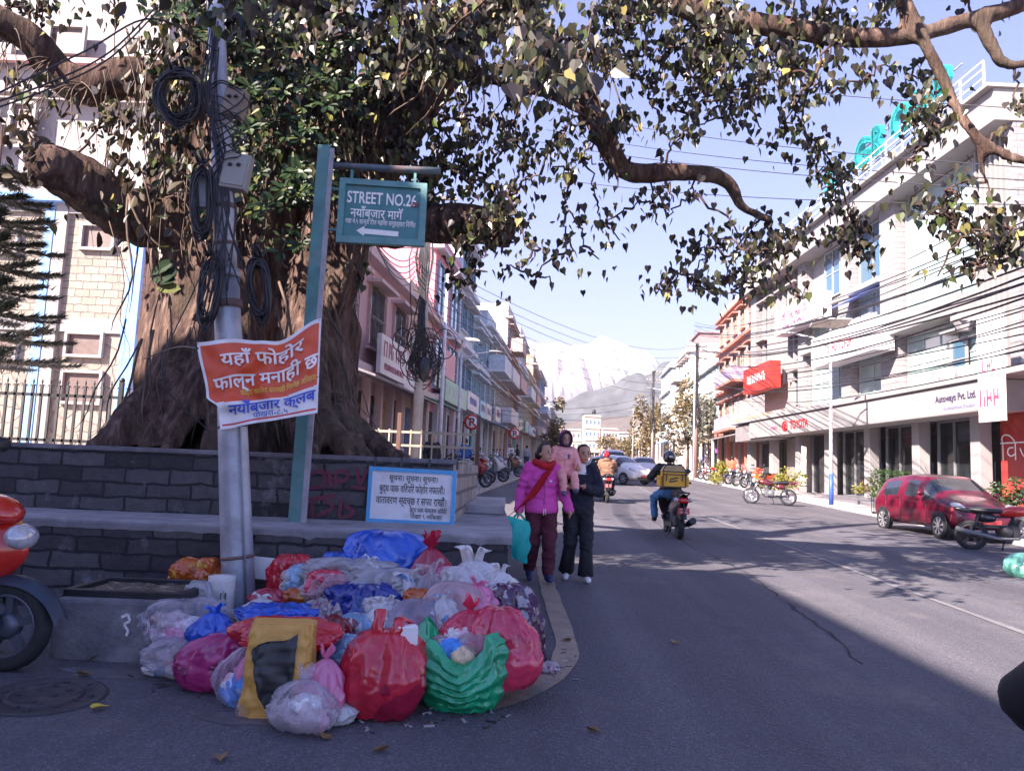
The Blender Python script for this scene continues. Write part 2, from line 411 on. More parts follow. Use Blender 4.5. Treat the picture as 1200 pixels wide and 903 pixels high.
def glass_mat(name, col, rough=.05, clear=0.0):
    m, nt, b = _nt(name); L = nt.links
    b.inputs['Base Color'].default_value = rgba(col); b.inputs['Roughness'].default_value = rough; b.inputs['Specular IOR Level'].default_value = .8; b.inputs['Coat Weight'].default_value = .6
    tc = _N(nt, 'ShaderNodeTexCoord'); n = _N(nt, 'ShaderNodeTexNoise', Scale=.6, Detail=1.0); L.new(tc.outputs['Object'], n.inputs['Vector'])
    bp = _N(nt, 'ShaderNodeBump', Strength=.08, Distance=.2); L.new(n.outputs[0], bp.inputs['Height']); L.new(bp.outputs[0], b.inputs['Normal'])
    if clear:
        tr = _N(nt, 'ShaderNodeBsdfTransparent'); mx = _N(nt, 'ShaderNodeMixShader'); mx.inputs[0].default_value = clear
        L.new(b.outputs[0], mx.inputs[1]); L.new(tr.outputs[0], mx.inputs[2]); L.new(mx.outputs[0], nt.nodes['Material Output'].inputs[0])
    return m

M = {}
M['asphalt'] = asphalt_mat(); M['bark'] = bark_mat()
M['concrete'] = pmat('concrete', (.36, .34, .35), .9, .25, 3, .5, 25, dirt=(.12, .11, .12), dscale=1.6, damt=.7)
M['pavement'] = stone_mat('pavement', (.36, .33, .33), (.44, .40, .39), (.22, .2, .2), .3, .3, .012, .3, axis='xz')
M['dirt'] = pmat('dirt', (.30, .26, .24), .95, .3, 2, .5, 12, dirt=(.16, .14, .13))
M['chrome'] = pmat('chrome', (.75, .75, .78), .18, .05, metal=1)
M['steel'] = pmat('galvanised steel', (.36, .37, .42), .5, .25, 4, .2, 40, metal=.4, dirt=(.20, .17, .17), dscale=3, damt=.5)
M['black'] = pmat('black plastic', (.018, .018, .022), .42, .3, 8)
M['rubber'] = pmat('rubber', (.02, .02, .023), .75, .3, 12, .2, 60)
M['cable'] = pmat('cable sheath', (.022, .020, .026), .55, .3)
M['greenpaint'] = pmat('worn green paint', (.075, .20, .20), .55, .25, 5, .15, 40, dirt=(.22, .24, .23), dscale=4, damt=.5)
M['white'] = pmat('white paint', (.78, .76, .76), .6, .06, 2, dirt=(.55, .52, .5), dscale=.9, damt=.4)
M['glass'] = glass_mat('window glass', (.05, .065, .075)); M['bglass'] = glass_mat('blue window glass', (.06, .13, .20)); M['tglass'] = glass_mat('teal window glass', (.30, .40, .40), .12)
M['dglass'] = glass_mat('shop glass', (.03, .035, .04), .03, .62)
M['skin'] = pmat('skin', (.46, .25, .17), .5, .08, 12)
M['hair'] = pmat('black hair', (.012, .010, .011), .45, .3, 30, .4, 120)
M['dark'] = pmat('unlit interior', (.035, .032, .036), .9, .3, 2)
M['red'] = pmat('red paint', (.50, .028, .022), .3, .08, 3, coat=.8)
M['tail'] = pmat('red lens', (.55, .02, .02), .15, .1, 20, coat=1)
M['orange'] = pmat('orange lens', (.8, .22, .03), .2, .1)
M['lens'] = pmat('clear lens', (.48, .48, .52), .12, .25, 30, coat=1, metal=.2)
# ---------------------------------------------------------------- ground, road, pavements
def strip(mb, xl, xr, ys, dz, m=0):
    for a, b in zip(ys[:-1], ys[1:]):
        mb.poly([(xl(a), a, gz(xl(a), a) + dz), (xr(a), a, gz(xr(a), a) + dz), (xr(b), b, gz(xr(b), b) + dz), (xl(b), b, gz(xl(b), b) + dz)], m)
xs = [-2900, -900, -200, -40, 0, 40, 200, 900, 2900]; ys = [-90, -20, 0, 20, 60, 100, 160, 400, 900, 2000, 4200]
g = MB(); vs_ = [(x, y, gz(x, y) - .03) for y in ys for x in xs]; nx = len(xs)
g.add(vs_, [(j * nx + i, j * nx + i + 1, (j + 1) * nx + i + 1, (j + 1) * nx + i) for j in range(len(ys) - 1) for i in range(nx - 1)])
struct(g.build('ground', M['dirt']))
KR = lambda y: 10.4 + .055 * y                     # right kerb line
FR = lambda y: 15.5 - .014 * y                   # right showroom front
KL = lambda y: -3.3 + .10 * y                    # left kerb line
FL = lambda y: -6.3 + .10 * y                    # left shop fronts
YS = [-60, -20, 0, 4, 8, 11.9]
r = MB(); strip(r, lambda y: -39, lambda y: KR(y), YS, 0); strip(r, lambda y: KL(y) if y > 12.2 else -39, lambda y: KR(y), [11.9, 12, 12.3, 20, 40, 80, 159], 0)
r.T = None; struct(r.build('road', M['asphalt']))
pv = MB(); PY = [-20, 0, 20, 40, 80, 159]
strip(pv, lambda y: KR(y) + .16, lambda y: max(FR(y), KR(y)) + 4, PY, .13); struct(pv.build('right_pavement', M['pavement']))
pv = MB(); strip(pv, lambda y: FL(y) - 2.5, lambda y: KL(y) - .16, [12.3, 20, 40, 80, 159], .13); struct(pv.build('left_pavement', M['pavement']))
def kerb(name, K, side, y0, y1, mat):
    k = MB(); y = y0
    while y < y1:
        a, b = y, min(y + 1.2, y1) - .012; w = .16 * side
        q = [(K(a), a), (K(a) + w, a), (K(b) + w, b), (K(b), b)]
        if side < 0: q = q[::-1]
        lo = [(x, yy, gz(x, yy) - .02) for x, yy in q]; hi = [(x + (.015 * side if i in ((0, 3) if side > 0 else (0, 3)) else 0), yy, gz(x, yy) + .14 + .006 * math.sin(y * 7)) for i, (x, yy) in enumerate(q)]
        k.add(lo + hi, [(0, 3, 2, 1), (4, 5, 6, 7), (0, 1, 5, 4), (1, 2, 6, 5), (2, 3, 7, 6), (3, 0, 4, 7)]); y += 1.2
    struct(k.build(name, mat))
M['kerb'] = pmat('kerb stone', (.40, .37, .38), .9, .2, 3, .4, 25, dirt=(.15, .14, .15), dscale=1.1, damt=.8)
kerb('right_kerb', KR, 1, -10, 120, M['kerb']); kerb('left_kerb', KL, -1, 12.4, 120, M['kerb'])

M['tanline'] = pmat('worn yellow road paint', (.30, .225, .175), .85, .2, 9, .4, 60, dirt=(.14, .125, .125), dscale=3.5, damt=.9)
M['wline'] = pmat('worn white road paint', (.165, .157, .168), .85, .15, 9, .4, 60, dirt=(.135, .13, .15), dscale=2.2, damt=1.0)
def ribbon(name, pts, w, mat, dz=.005, jit=0.0):
    P_ = [Vector(p) for p in pts]; mb = MB(); n = len(P_); L = []
    for i, p in enumerate(P_):
        t = (P_[min(i + 1, n - 1)] - P_[max(i - 1, 0)]).normalized(); s = Vector((t.y, -t.x, 0)).normalized()
        ww = w * (1 + jit * (noise.noise(p * 3) * 1.6))
        for k in (-1, 1):
            q = p + s * k * ww / 2; L.append((q.x, q.y, gz(q.x, q.y) + dz))
    mb.add(L, [(2 * i, 2 * i + 1, 2 * i + 3, 2 * i + 2) for i in range(n - 1)]); return struct(mb.build(name, mat))
def smooth_path(pts, k=8):
    P_ = [Vector(p) for p in pts]; out = []
    for i in range(len(P_) - 1):
        p0 = P_[max(i - 1, 0)]; p1 = P_[i]; p2 = P_[i + 1]; p3 = P_[min(i + 2, len(P_) - 1)]
        for j in range(k):
            t = j / k
            out.append(.5 * ((2 * p1) + (p2 - p0) * t + (2 * p0 - 5 * p1 + 4 * p2 - p3) * t * t + (3 * p1 - p0 - 3 * p2 + p3) * t ** 3))
    return out + [P_[-1]]
ribbon('road_edge_line', smooth_path([ground(*p) for p in ((632, 640), (638, 672), (648, 705), (660, 740), (664, 762), (655, 785), (632, 802), (596, 818), (560, 828))]), .17, M['tanline'], jit=.15)
for i, (a, b) in enumerate((((822, 603), (1300, 778)), ((742, 568), (800, 594)))):
    A = ground(*a); B = ground(*b); ribbon('road_lane_line', [A.lerp(B, t / 30) for t in range(31)], .10, M['wline'], .006, .5)
crk = [(760, 606), (800, 634), (836, 652), (880, 674), (915, 702), (950, 725), (985, 752), (1012, 778)]
ribbon('road_crack', [p + Vector((noise.noise(p * 4) * .06, 0, 0)) for p in smooth_path([ground(*q) for q in crk], 12)], .022, pmat('crack', (.025, .023, .028), .95), .004, .9)

# manhole cover
c = ground(52, 816); mh = thing('manhole_cover', 'round iron manhole cover set in the dark asphalt below the red scooter', 'manhole cover', c)
mi = pmat('cast iron', (.055, .05, .058), .7, .25, 14, .4, 50, metal=.2, dirt=(.13, .11, .11), dscale=5, damt=.5)
b = MB(); tilt = lambda x, y: gz(c.x + x, c.y + y) - gz(c.x, c.y)
b.lathe([(0, .006), (.27, .006), (.272, .012), (.30, .012), (.302, .002)], n=40)
for k in range(26):
    a = k * 2.4; q = .05 + .2 * math.sqrt(k / 26); b.box((q * math.cos(a), q * math.sin(a), .010), (.022, .022, .012), a)
b.v = [Vector((v.x, v.y, v.z + tilt(v.x, v.y))) for v in b.v]; b.build('cover', mi, mh)
b = MB(); b.lathe([(.155, .006), (.158, .016), (.185, .016), (.188, .006)], n=40); b.v = [Vector((v.x, v.y, v.z + tilt(v.x, v.y))) for v in b.v]; b.build('ring', mi, mh)

# ---------------------------------------------------------------- the stone platform round the tree
M['wallstone'] = stone_mat('dark painted stone', (.028, .025, .030), (.105, .094, .102), (.022, .020, .025), .40, .132, .012, 1.0, patch=(.27, .25, .27), jit=.035, patch_lim=(.56, .70))
M['ledge'] = pmat('worn cement ledge', (.28, .265, .285), .9, .25, 4, .5, 22, dirt=(.15, .14, .15), dscale=2.5, damt=.8)
M['rawstone'] = stone_mat('bare cut stone', (.24, .20, .19), (.40, .34, .31), (.12, .10, .10), .30, .17, .018, .8, jit=.015)
LT = .93; UT = 1.515; YW = 6.2; YU = 7.1
pl = thing('stone_platform', 'two-tiered dark stone platform built round the foot of the big tree', 'platform', (0, 0, 0))
b = MB(); zl = -.3
foot = [(-9.5, YW), (.02, YW), (-.11, 12.3), (-9.5, 12.3)]
def tier(mb, foot, z0, z1, mside=0, mtop=1, mright=None, seg=24):
    n = len(foot)
    for i in range(n):
        a = Vector(foot[i]); c_ = Vector(foot[(i + 1) % n])
        mb.poly([(a.x, a.y, z0), (c_.x, c_.y, z0), (c_.x, c_.y, z1), (a.x, a.y, z1)], mright if (mright is not None and i == 1) else mside)
    mb.poly([(x, y, z1) for x, y in foot], mtop)
tier(b, foot, zl, LT - .07); b.build('lower_tier', [M['wallstone'], M['ledge']], pl)
b = MB()                                          # cement slab along the ledge, its front edge broken
nx_ = 190
def slab(u, v):
    x = -9.5 + 9.55 * u; j = noise.noise(Vector((x * 6, 3, 0))) * .5 + noise.noise(Vector((x * 19, 7, 0))) * .5
    drop = .075 + .05 * max(0, j) ; prof = [(YW + .9, 0), (YW + .05, 0), (YW - .012 - .01 * abs(j), -.014), (YW - .014 - .012 * abs(j), -.03), (YW - .006, -drop), (YW + .02, -drop - .004)]
    y, dz = prof[int(round(v * 5))]; return (x, y, LT + dz + .006 * noise.noise(Vector((x * 3, y * 3, 0))))
b.grid(slab, nx_, 5, smooth=False); b.poly([(.035, YW + .02, LT - .075), (.05, YW, LT - .004), (-.08, 12.3, LT - .004), (-.08, 12.3, LT - .075)])
b.poly([(-.6, YU - .1, LT - .002), (.05, YU - .1, LT - .002), (-.09, 12.3, LT - .002), (-.45, 12.3, LT - .002)])
b.build('ledge_slab', M['ledge'], pl, fix=False)
b = MB(); up_ = [(-9.5, YU), (-.51, YU), (-.44, 11.0), (-9.5, 11.0)]
tier(b, up_, LT - .05, UT - .03, 0, 2, 1); b.build('upper_tier', [M['wallstone'], M['rawstone'], M['dirt']], pl)
b = MB(); b.box((-5.0, YU + .09, UT - .022), (9.02, .205, .044)); b.build('coping', pmat('coping', (.13, .12, .14), .9, .3, 5, .5, 30, dirt=(.32, .3, .3), dscale=2, damt=.6), pl, bevel=.008)
b = MB(); b.box((-.28, 10.2, LT + .05), (.50, 2.6, .10)); b.build('step_slab', M['concrete'], pl, bevel=.01)
# red painted scrawl on the upper tier
gm = pmat('red spray paint', (.14, .025, .05), .8, .3, 20, dirt=(.07, .05, .06), dscale=9, damt=.9); b = MB(); yg = YU - .004
def stroke(pp, w=.03):
    q = [at(x, y, YU) for x, y in pp]; q = smooth_path(q, 5)
    for a, c_ in zip(q[:-1], q[1:]):
        t = (c_ - a); n_ = Vector((-t.z, 0, t.x)).normalized() * w / 2; e = t.normalized() * w * .25
        k = noise.noise(a * 9) * .001
        b.poly([(p.x, yg - .0008 * (len(b.f) % 3) + k, p.z) for p in (a - n_ - e, c_ - n_ + e, c_ + n_ + e, a + n_ - e)])
for pp in ([(362, 556), (378, 552), (380, 568), (364, 571)], [(386, 552), (388, 570)], [(394, 570), (395, 552), (408, 554), (404, 563), (395, 562)], [(360, 585), (392, 581)], [(366, 587), (366, 606)], [(378, 584), (390, 594), (372, 604)],
           [(400, 585), (399, 606), (414, 600), (404, 592)], [(418, 548), (422, 566), (430, 550)], [(412, 570), (428, 572)]): b = MB(); stroke(pp, .035); b.build('graffiti', gm, pl, fix=False)

# concrete trough in front of the platform
t0 = ground(120, 775); tr = thing('concrete_trough', 'low grey concrete trough with a black soil-filled rim beside the red scooter', 'trough', (-2.40, t0.y + .36, gz(-2.4, t0.y + .36) - .05))
b = MB(); b.grid(lambda u, v: (0, 0, 0), 1, 1); b = MB()
def blk(p, d): return p
b.box((0, 0, .19), (.80, .70, .44), taper=.96); b.build('body', pmat('stained concrete', (.145, .135, .15), .92, .3, 5, .8, 22, dirt=(.34, .32, .33), dscale=2.6, damt=.5), tr, bevel=.025)
b = MB()
for (c_, s_) in (((0, -.25, .43), (.76, .05, .05)), ((0, .27, .43), (.76, .05, .05)), ((-.36, .01, .43), (.05, .5, .05)), ((.36, .01, .43), (.05, .5, .05))): b.box(c_, s_)
b.build('rim', M['black'], tr, bevel=.006)
b = MB(); b.grid(lambda u, v: ((u - .5) * .70, (v - .5) * .48 + .01, .425 + .02 * noise.noise(Vector((u * 9, v * 6, 0)))), 20, 10); b.build('soil', pmat('soil', (.10, .075, .055), 1, .5, 40, .8, 60, dirt=(.5, .42, .3), dscale=16, damt=.7), tr)
for x0, pts in ((.04, ((0, .05), (.04, .07), (.055, .03), (.02, .01), (.05, -.03), (.04, -.06))), (.17, ((0, .06), (.015, .0), (.03, .06), (.045, 0), (.02, -.06)))):
    b = MB(); pp = [Vector((x0 + x, -.3525, .26 + z)) for x, z in pts]
    for a, c_ in zip(pp[:-1], pp[1:]):
        n_ = Vector((-(c_ - a).z, 0, (c_ - a).x)).normalized() * .008; b.poly([a - n_, c_ - n_, c_ + n_, a + n_])
    b.build('chalk_mark', M['white'], tr)

# ---------------------------------------------------------------- hills and the snow range
def range_mesh(name, prof, Y, depth, base_py, mats, rough, nseg, seed, snow=None):
    b = MB(); pp = sorted(prof); z0 = lambda x: at(600, base_py, Y).z
    def py(x):
        for (a, ya), (c_, yc) in zip(pp[:-1], pp[1:]):
            if a <= x <= c_:
                t = (x - a) / (c_ - a); t = t * t * (3 - 2 * t); return ya + (yc - ya) * t
        return pp[0][1] if x < pp[0][0] else pp[-1][1]
    def fn(u, v):
        x = pp[0][0] + (pp[-1][0] - pp[0][0]) * u; top = at(x, py(x), Y); H = max(top.z - 20, 5)
        s = v * v * .5 + v * .5; q = Vector((top.x / Y * 30 + seed, s * 1.1, seed)); q2 = q + Vector((.5 * noise.noise(q * 2), 0, 0))
        rr = 1 - 2 * abs(noise.noise(Vector((q2.x * .9, s * .7, seed)))); r2 = 1 - 2 * abs(noise.noise(Vector((q2.x * 2.3, s * 2.2, 7)))); r3 = 1 - 2 * abs(noise.noise(Vector((q2.x * 5.5, s * 7, 3)))); r4 = noise.noise(Vector((q2.x * 14, s * 18, 9)))
        e = min(1, v * 4 + .04); w = (1 - s) ** .55 * min(1, s * 3 + .15)
        y = Y - depth * s - rough * depth * .10 * rr * e
        z = top.z - H * s ** .9 + rough * H * e * w * .5 * ((rr - 1) * .40 + (r2 - 1) * .26 + (r3 - 1) * .13 + r4 * .06)
        return (top.x, y, z)
    b.grid(fn, nseg, 44, smooth=seed != 3); return struct(b.build(name, mats, fix=False))
def snow_mat():
    m, nt, bb = _nt('snow and rock'); L = nt.links; tc = _N(nt, 'ShaderNodeTexCoord'); g = _N(nt, 'ShaderNodeNewGeometry'); sp = _N(nt, 'ShaderNodeSeparateXYZ'); L.new(tc.outputs['Object'], sp.inputs[0])
    n = _N(nt, 'ShaderNodeTexNoise', Scale=.012, Detail=8.0, Roughness=.7); L.new(tc.outputs['Object'], n.inputs['Vector'])
    a = _N(nt, 'ShaderNodeMath', operation='MULTIPLY_ADD'); a.inputs[1].default_value = 230; L.new(n.outputs[0], a.inputs[0]); L.new(sp.outputs['Z'], a.inputs[2])
    mr = _N(nt, 'ShaderNodeMapRange'); mr.inputs['From Min'].default_value = 440; mr.inputs['From Max'].default_value = 540; L.new(a.outputs[0], mr.inputs['Value'])
    sn = _N(nt, 'ShaderNodeSeparateXYZ'); L.new(g.outputs['True Normal'], sn.inputs[0]); st = ramp(nt, sn.outputs['Z'], [(.25, (.1, .1, .1)), (.5, (1, 1, 1))]).outputs[0]; mm = _N(nt, 'ShaderNodeMath', operation='MULTIPLY'); L.new(st, mm.inputs[0]); L.new(mr.outputs[0], mm.inputs[1])
    L.new(mixc(nt, (.20, .18, .20), (.66, .60, .58), mm.outputs[0]), bb.inputs['Base Color']); bb.inputs['Roughness'].default_value = .8; return m
range_mesh('snow_mountain', [(300, 452), (420, 436), (520, 428), (585, 418), (606, 408), (621, 398), (628, 401), (642, 403), (655, 401), (668, 405), (682, 404), (692, 402), (699, 396), (706, 393), (712, 396), (722, 399), (734, 404), (742, 409), (757, 412), (765, 417), (775, 428), (800, 438), (850, 446), (940, 460), (1100, 470)], 3600, 900, 500, snow_mat(), .55, 300, 3)
M['hill'] = pmat('wooded hill', (.085, .095, .095), 1, .4, .02); M['hill2'] = pmat('brown hill', (.13, .105, .085), 1, .3, .02)
range_mesh('far_hill', [(250, 470), (480, 462), (600, 470), (660, 470), (690, 458), (715, 452), (735, 440), (748, 436), (757, 440), (778, 424), (800, 420), (840, 424), (930, 440), (1100, 452)], 1900, 700, 515, M['hill'], .4, 200, 11)
range_mesh('near_hill', [(300, 500), (560, 494), (660, 496), (700, 488), (735, 488), (765, 478), (800, 470), (860, 474), (1000, 480)], 1000, 400, 530, M['hill2'], .3, 160, 23)

# ---------------------------------------------------------------- air
hz = MB(); hz.box((0, 2080, 320), (5900, 4380, 660)); ho = struct(hz.build('haze', []), 'stuff')
mh_ = bpy.data.materials.new('haze'); mh_.use_nodes = True; nt = mh_.node_tree; nt.nodes.remove(nt.nodes['Principled BSDF'])
pvn = nt.nodes.new('ShaderNodeVolumePrincipled'); pvn.inputs['Color'].default_value = (.58, .545, .63, 1); pvn.inputs['Density'].default_value = 2.5e-4; pvn.inputs['Anisotropy'].default_value = 0.1
nt.links.new(pvn.outputs[0], nt.nodes['Material Output'].inputs['Volume']); ho.data.materials.append(mh_)

# the corner building across the side street, behind the camera: its shadow lies over the foreground
cb = thing('corner_building', 'plain three-storey building on the near corner of the side street', 'building', (-16.7, -14.6, gz(-16.7, -14) - 1.2))
b = MB(); b.box((0, 0, 5.9), (16, 30, 11.8)); b.build('wall', P((.42, .36, .33), .9), cb)
b = MB(); b.box((0, 0, 11.95), (16.4, 30.4, .3)); b.build('roof', M['concrete'], cb)
for k in range(8):
    for z in (5.2, 8.6):
        b = MB(); b.box((8.0, -12 + k * 3.4, z), (.12, 1.3, 1.5)); b.build('window', M['glass'], cb)

# dark damp stains of the rubbish on the asphalt
for k, (px, py, rx, ry) in enumerate(((300, 842, .30, .09), (150, 790, .40, .09))):
    c_ = ground(px, py); n_ = 46; b = MB(); pts = []
    for i in range(n_):
        a = 2 * PI * i / n_; q = 1 + .45 * noise.noise(Vector((math.cos(a) * 1.6 + k * 5, math.sin(a) * 1.6, k))) + .2 * noise.noise(Vector((math.cos(a) * 5, math.sin(a) * 5, k))); x = c_.x + rx * q * math.cos(a); y = c_.y + ry * q * math.sin(a); pts.append((x, y, gz(x, y) + .003))
    b.poly(pts); struct(b.build('road_stain', pmat('damp asphalt', (.115, .10, .108), .6, .35, 7, .5, 90, dirt=(.16, .15, .17), dscale=7, damt=1.0)))
# ---------------------------------------------------------------- the great fig tree
tree = thing('fig_tree', 'huge old fig tree with buttress roots spreading over the street', 'tree', (-3.0, 8.9, UT - .05))
T0 = Vector(tree.location)
LIMBS = []                                        # (points, radii) in world space
def limb(pts, r0, r1, keep=True):
    P_ = smooth_path([at(*p) if not isinstance(p, Vector) else p for p in pts], 5); n = len(P_)
    rr = [r0 + (r1 - r0) * (i / (n - 1)) for i in range(n)]
    if keep: LIMBS.append((P_, rr))
    return P_, rr
tb = MB()
def wobble(seed, amt=.16, f=1.6):
    def w(i, a, p): return 1 + amt * noise.noise(Vector((p.x * f + math.cos(a) * 1.3 + seed, p.y * f + math.sin(a) * 1.3, p.z * .5))) + amt * .5 * math.sin(a * 5 + seed + p.z * .6)
    return w
def add_limb(pts, r0, r1, seed=0, keep=True, amt=.12, n=12):
    P_, rr = limb(pts, r0, r1, keep); P_ = [p + Vector((noise.noise(p * 1.5 + Vector((seed, 0, 0))), noise.noise(p * 1.5 + Vector((0, seed, 0))), 0)) * min(.06, rr[i] * .4) for i, p in enumerate(P_)]
    tb.tube(P_, rr, n, 0, wob=wobble(seed, amt))
V3 = Vector
stems = [([V3((-3.75, 8.4, 1.0)), V3((-3.75, 8.7, 1.9)), V3((-3.85, 8.9, 2.9)), V3((-3.95, 9.0, 4.0)), V3((-4.1, 9.1, 5.2)), V3((-3.9, 9.1, 7.4))], .50, .34),
         ([V3((-3.75, 8.05, 1.0)), V3((-3.6, 8.45, 2.0)), V3((-3.45, 8.65, 3.2)), V3((-3.55, 8.8, 4.4)), V3((-3.4, 8.9, 5.6)), V3((-3.0, 9, 8.2))], .50, .36),
         ([V3((-2.85, 8.1, 1.0)), V3((-2.95, 8.5, 2.2)), V3((-3.0, 8.8, 3.4)), V3((-2.8, 8.9, 4.8)), V3((-2.4, 8.9, 6.6))], .48, .36),
         ([V3((-1.95, 8.5, 1.0)), V3((-2.25, 8.75, 2.0)), V3((-2.4, 8.85, 3.1)), V3((-2.15, 8.85, 4.1)), V3((-1.7, 8.8, 5.2)), V3((-1.0, 8.7, 6.4))], .50, .36),
         ([V3((-2.9, 9.6, 1.0)), V3((-2.95, 9.5, 3.0)), V3((-3.2, 9.5, 5.0)), V3((-3.3, 9.6, 8.0))], 1.0, .7)]
for i, (p, a, c_) in enumerate(stems): add_limb(p, a, c_, i * 3.1, False, .2, 18)
roots = [((-3.7, 8.4, 2.3), (-3.72, 7.8, 1.75), (-3.75, 7.3, 1.46)), ((-3.6, 8.1, 2.5), (-3.7, 7.6, 1.8), (-3.95, 7.25, 1.46)), ((-3.4, 8.0, 2.4), (-3.4, 7.55, 1.75), (-3.5, 7.3, 1.46)),
         ((-2.9, 8.0, 2.5), (-2.8, 7.6, 1.8), (-2.85, 7.3, 1.46)), ((-2.4, 8.3, 2.2), (-2.1, 7.8, 1.72), (-1.9, 7.35, 1.46)), ((-2.1, 8.6, 2.2), (-1.75, 8.1, 1.75), (-1.35, 7.6, 1.46)), ((-2.1, 8.7, 2.1), (-1.55, 8.4, 1.65), (-1.05, 8.1, 1.46)),
         ((-2.3, 8.3, 2.9), (-2.0, 7.9, 2.0), (-1.5, 7.5, 1.47)), ((-3.1, 8.0, 2.9), (-3.15, 7.6, 2.0), (-3.2, 7.25, 1.45))]
for i, p in enumerate(roots): add_limb([V3((p[0][0] * .8 - .6, p[0][1] + .45, p[0][2] + .75)), V3(p[0]) + V3((0, .12, 0))] + [V3(q) for q in p[1:]], .30, .085, i * 1.7, False, .2, 10)
add_limb([(205, 100, 8.7), (150, 90, 8.6), (108, 104, 8.5), (72, 88, 8.4), (38, 50, 8.2), (0, 25, 8.0), (-90, -30, 7.6)], .26, .15, 2)
add_limb([(235, 275, 8.7), (190, 258, 8.5), (145, 245, 8.2), (92, 210, 7.9), (60, 194, 7.7), (38, 186, 7.6)], .38, .22, 4)
add_limb([(395, 250, 8.7), (445, 262, 8.6), (500, 262, 8.5), (560, 264, 8.4), (597, 270, 8.35)], .30, .19, 5)
add_limb([(360, 230, 8.9), (425, 140, 8.8), (490, 80, 8.7), (555, 25, 8.6), (640, -50, 8.4), (760, -120, 8.0)], .44, .22, 6)
add_limb([(585, -40, 8.3), (635, 50, 8.2), (688, 118, 8.2), (716, 180, 8.2), (738, 201, 8.3), (790, 202, 8.4), (838, 207, 8.5), (858, 222, 8.6), (870, 243, 8.6), (905, 259, 8.7)], .17, .055, 7)
add_limb([(690, -80, 8.2), (780, -2, 8.1), (860, 26, 8.0), (930, 34, 7.9), (1000, 45, 7.8), (1068, 42, 7.7), (1140, 22, 7.6), (1240, -4, 7.5)], .15, .075, 8)
add_limb([(1058, 0, 7.7), (1082, 48, 7.6), (1106, 96, 7.6), (1132, 142, 7.5), (1165, 174, 7.4), (1225, 196, 7.3)], .075, .045, 9)
add_limb([(1066, 46, 7.7), (1058, 12, 7.7), (1050, -60, 7.8)], .07, .06, 13)
add_limb([(1138, 148, 7.5), (1150, 190, 7.5), (1158, 220, 7.5), (1170, 262, 7.5)], .04, .018, 10)
add_limb([(1150, 30, 7.6), (1164, 58, 7.6), (1180, 76, 7.6), (1230, 70, 7.5)], .075, .05, 11)
add_limb([(500, 75, 8.7), (560, 90, 8.2), (640, 110, 7.8), (700, 150, 7.6), (722, 200, 7.6), (728, 240, 7.6)], .07, .02, 14)
add_limb([(300, 60, 8.5), (280, -10, 7.8), (300, -120, 6.8)], .26, .2, 12)
# splintered ends of the two broken limbs
for (x, y, d, dx) in ((40, 186, 7.6, -1), (596, 268, 8.36, 1)):
    for k in range(9):
        p = at(x - dx * 12, y + rnd.uniform(-20, 20), d + rnd.uniform(-.15, .15)); q = p + V3((dx * rnd.uniform(.10, .24), rnd.uniform(-.08, .08), rnd.uniform(-.08, .06))); tb.tube([p, p.lerp(q, .6), q], [rnd.uniform(.05, .08), .04, .02], 6)
# limbs of the upper crown
for p in ([V3((-3, 8.9, 7)), V3((-4, 6.5, 8.6)), V3((-4.5, 4, 9.6)), V3((-4.5, 1.8, 10))], [V3((-2.6, 8.9, 6.8)), V3((-.6, 7.4, 8.2)), V3((1.5, 5.6, 9)), V3((3.5, 4.2, 9.4))],
          [V3((-3.9, 9, 7)), V3((-6.5, 8.5, 8.2)), V3((-9, 8, 9))], [V3((-1, 8.7, 6.4)), V3((2, 8.6, 8.4)), V3((5, 8.2, 9)), V3((7.5, 7.6, 9.2))], [V3((-3, 9.2, 8)), V3((-2, 11, 10)), V3((0, 13, 11))]): add_limb(p, .26, .1, p[1].x)
bark_me = remesh(tb, .05, None, 2)
_co = [v.co.copy() for v in bark_me.vertices]; _no = [v.normal.copy() for v in bark_me.vertices]
for v, p, nn_ in zip(bark_me.vertices, _co, _no):
    a = noise.noise(V3((p.x * 4, p.y * 4, p.z * .8))) * .055 + noise.noise(V3((p.x * 11, p.y * 11, p.z * 2.5))) * .026 + noise.noise(p * 2.1) * .03
    v.co = p + nn_ * a * (1 if p.z < 5.2 and p.x < -1 else .35) - T0
link('trunk', bark_me, M['bark'], tree)

# hanging roots, vines and creepers over the trunk
hb = MB()
def vine(p, q, r, sag=.1, n=9, seed=0):
    pts = []
    for i in range(n + 1):
        t = i / n; s = p.lerp(q, t); k = math.sin(PI * t) * sag
        pts.append(s + V3((noise.noise(s * 2 + V3((seed, 0, 0))) * .12 + k * .3, noise.noise(s * 2 + V3((0, seed, 9))) * .08 - abs(k) * .3, -k)) - T0)
    hb.tube(pts, [r * (1 - .75 * (i / n) ** 2) for i in range(n + 1)], 5)
for i in range(120):
    x = rnd.uniform(120, 430); y = rnd.uniform(-30, 260); d = rnd.uniform(7.6, 8.3)
    p = at(x, y, d); q = at(x + rnd.gauss(0, 22), y + rnd.uniform(60, 210), d + rnd.uniform(-.1, .3)); vine(p, q, rnd.choice((.005, .006, .008, .013)), rnd.uniform(-.1, .25), 9, i)
for i in range(34):
    x = rnd.uniform(150, 400); p = at(x, rnd.uniform(330, 420), 7.75 + .2 * rnd.random()); q = at(x + (x - 275) * rnd.uniform(.25, .6), rnd.uniform(500, 522), 7.35); vine(p, q, rnd.choice((.006, .010, .015)), .12, 9, i)
for i in range(26):                               # bare twigs drooping at upper left and right of the sign
    x, y = rnd.choice(((60, 70), (20, 40), (100, 100))); vine(at(x, y, 8.2), at(x + rnd.uniform(-90, 20), y + rnd.uniform(30, 110), 7.8), .008, -.15, 8, i)
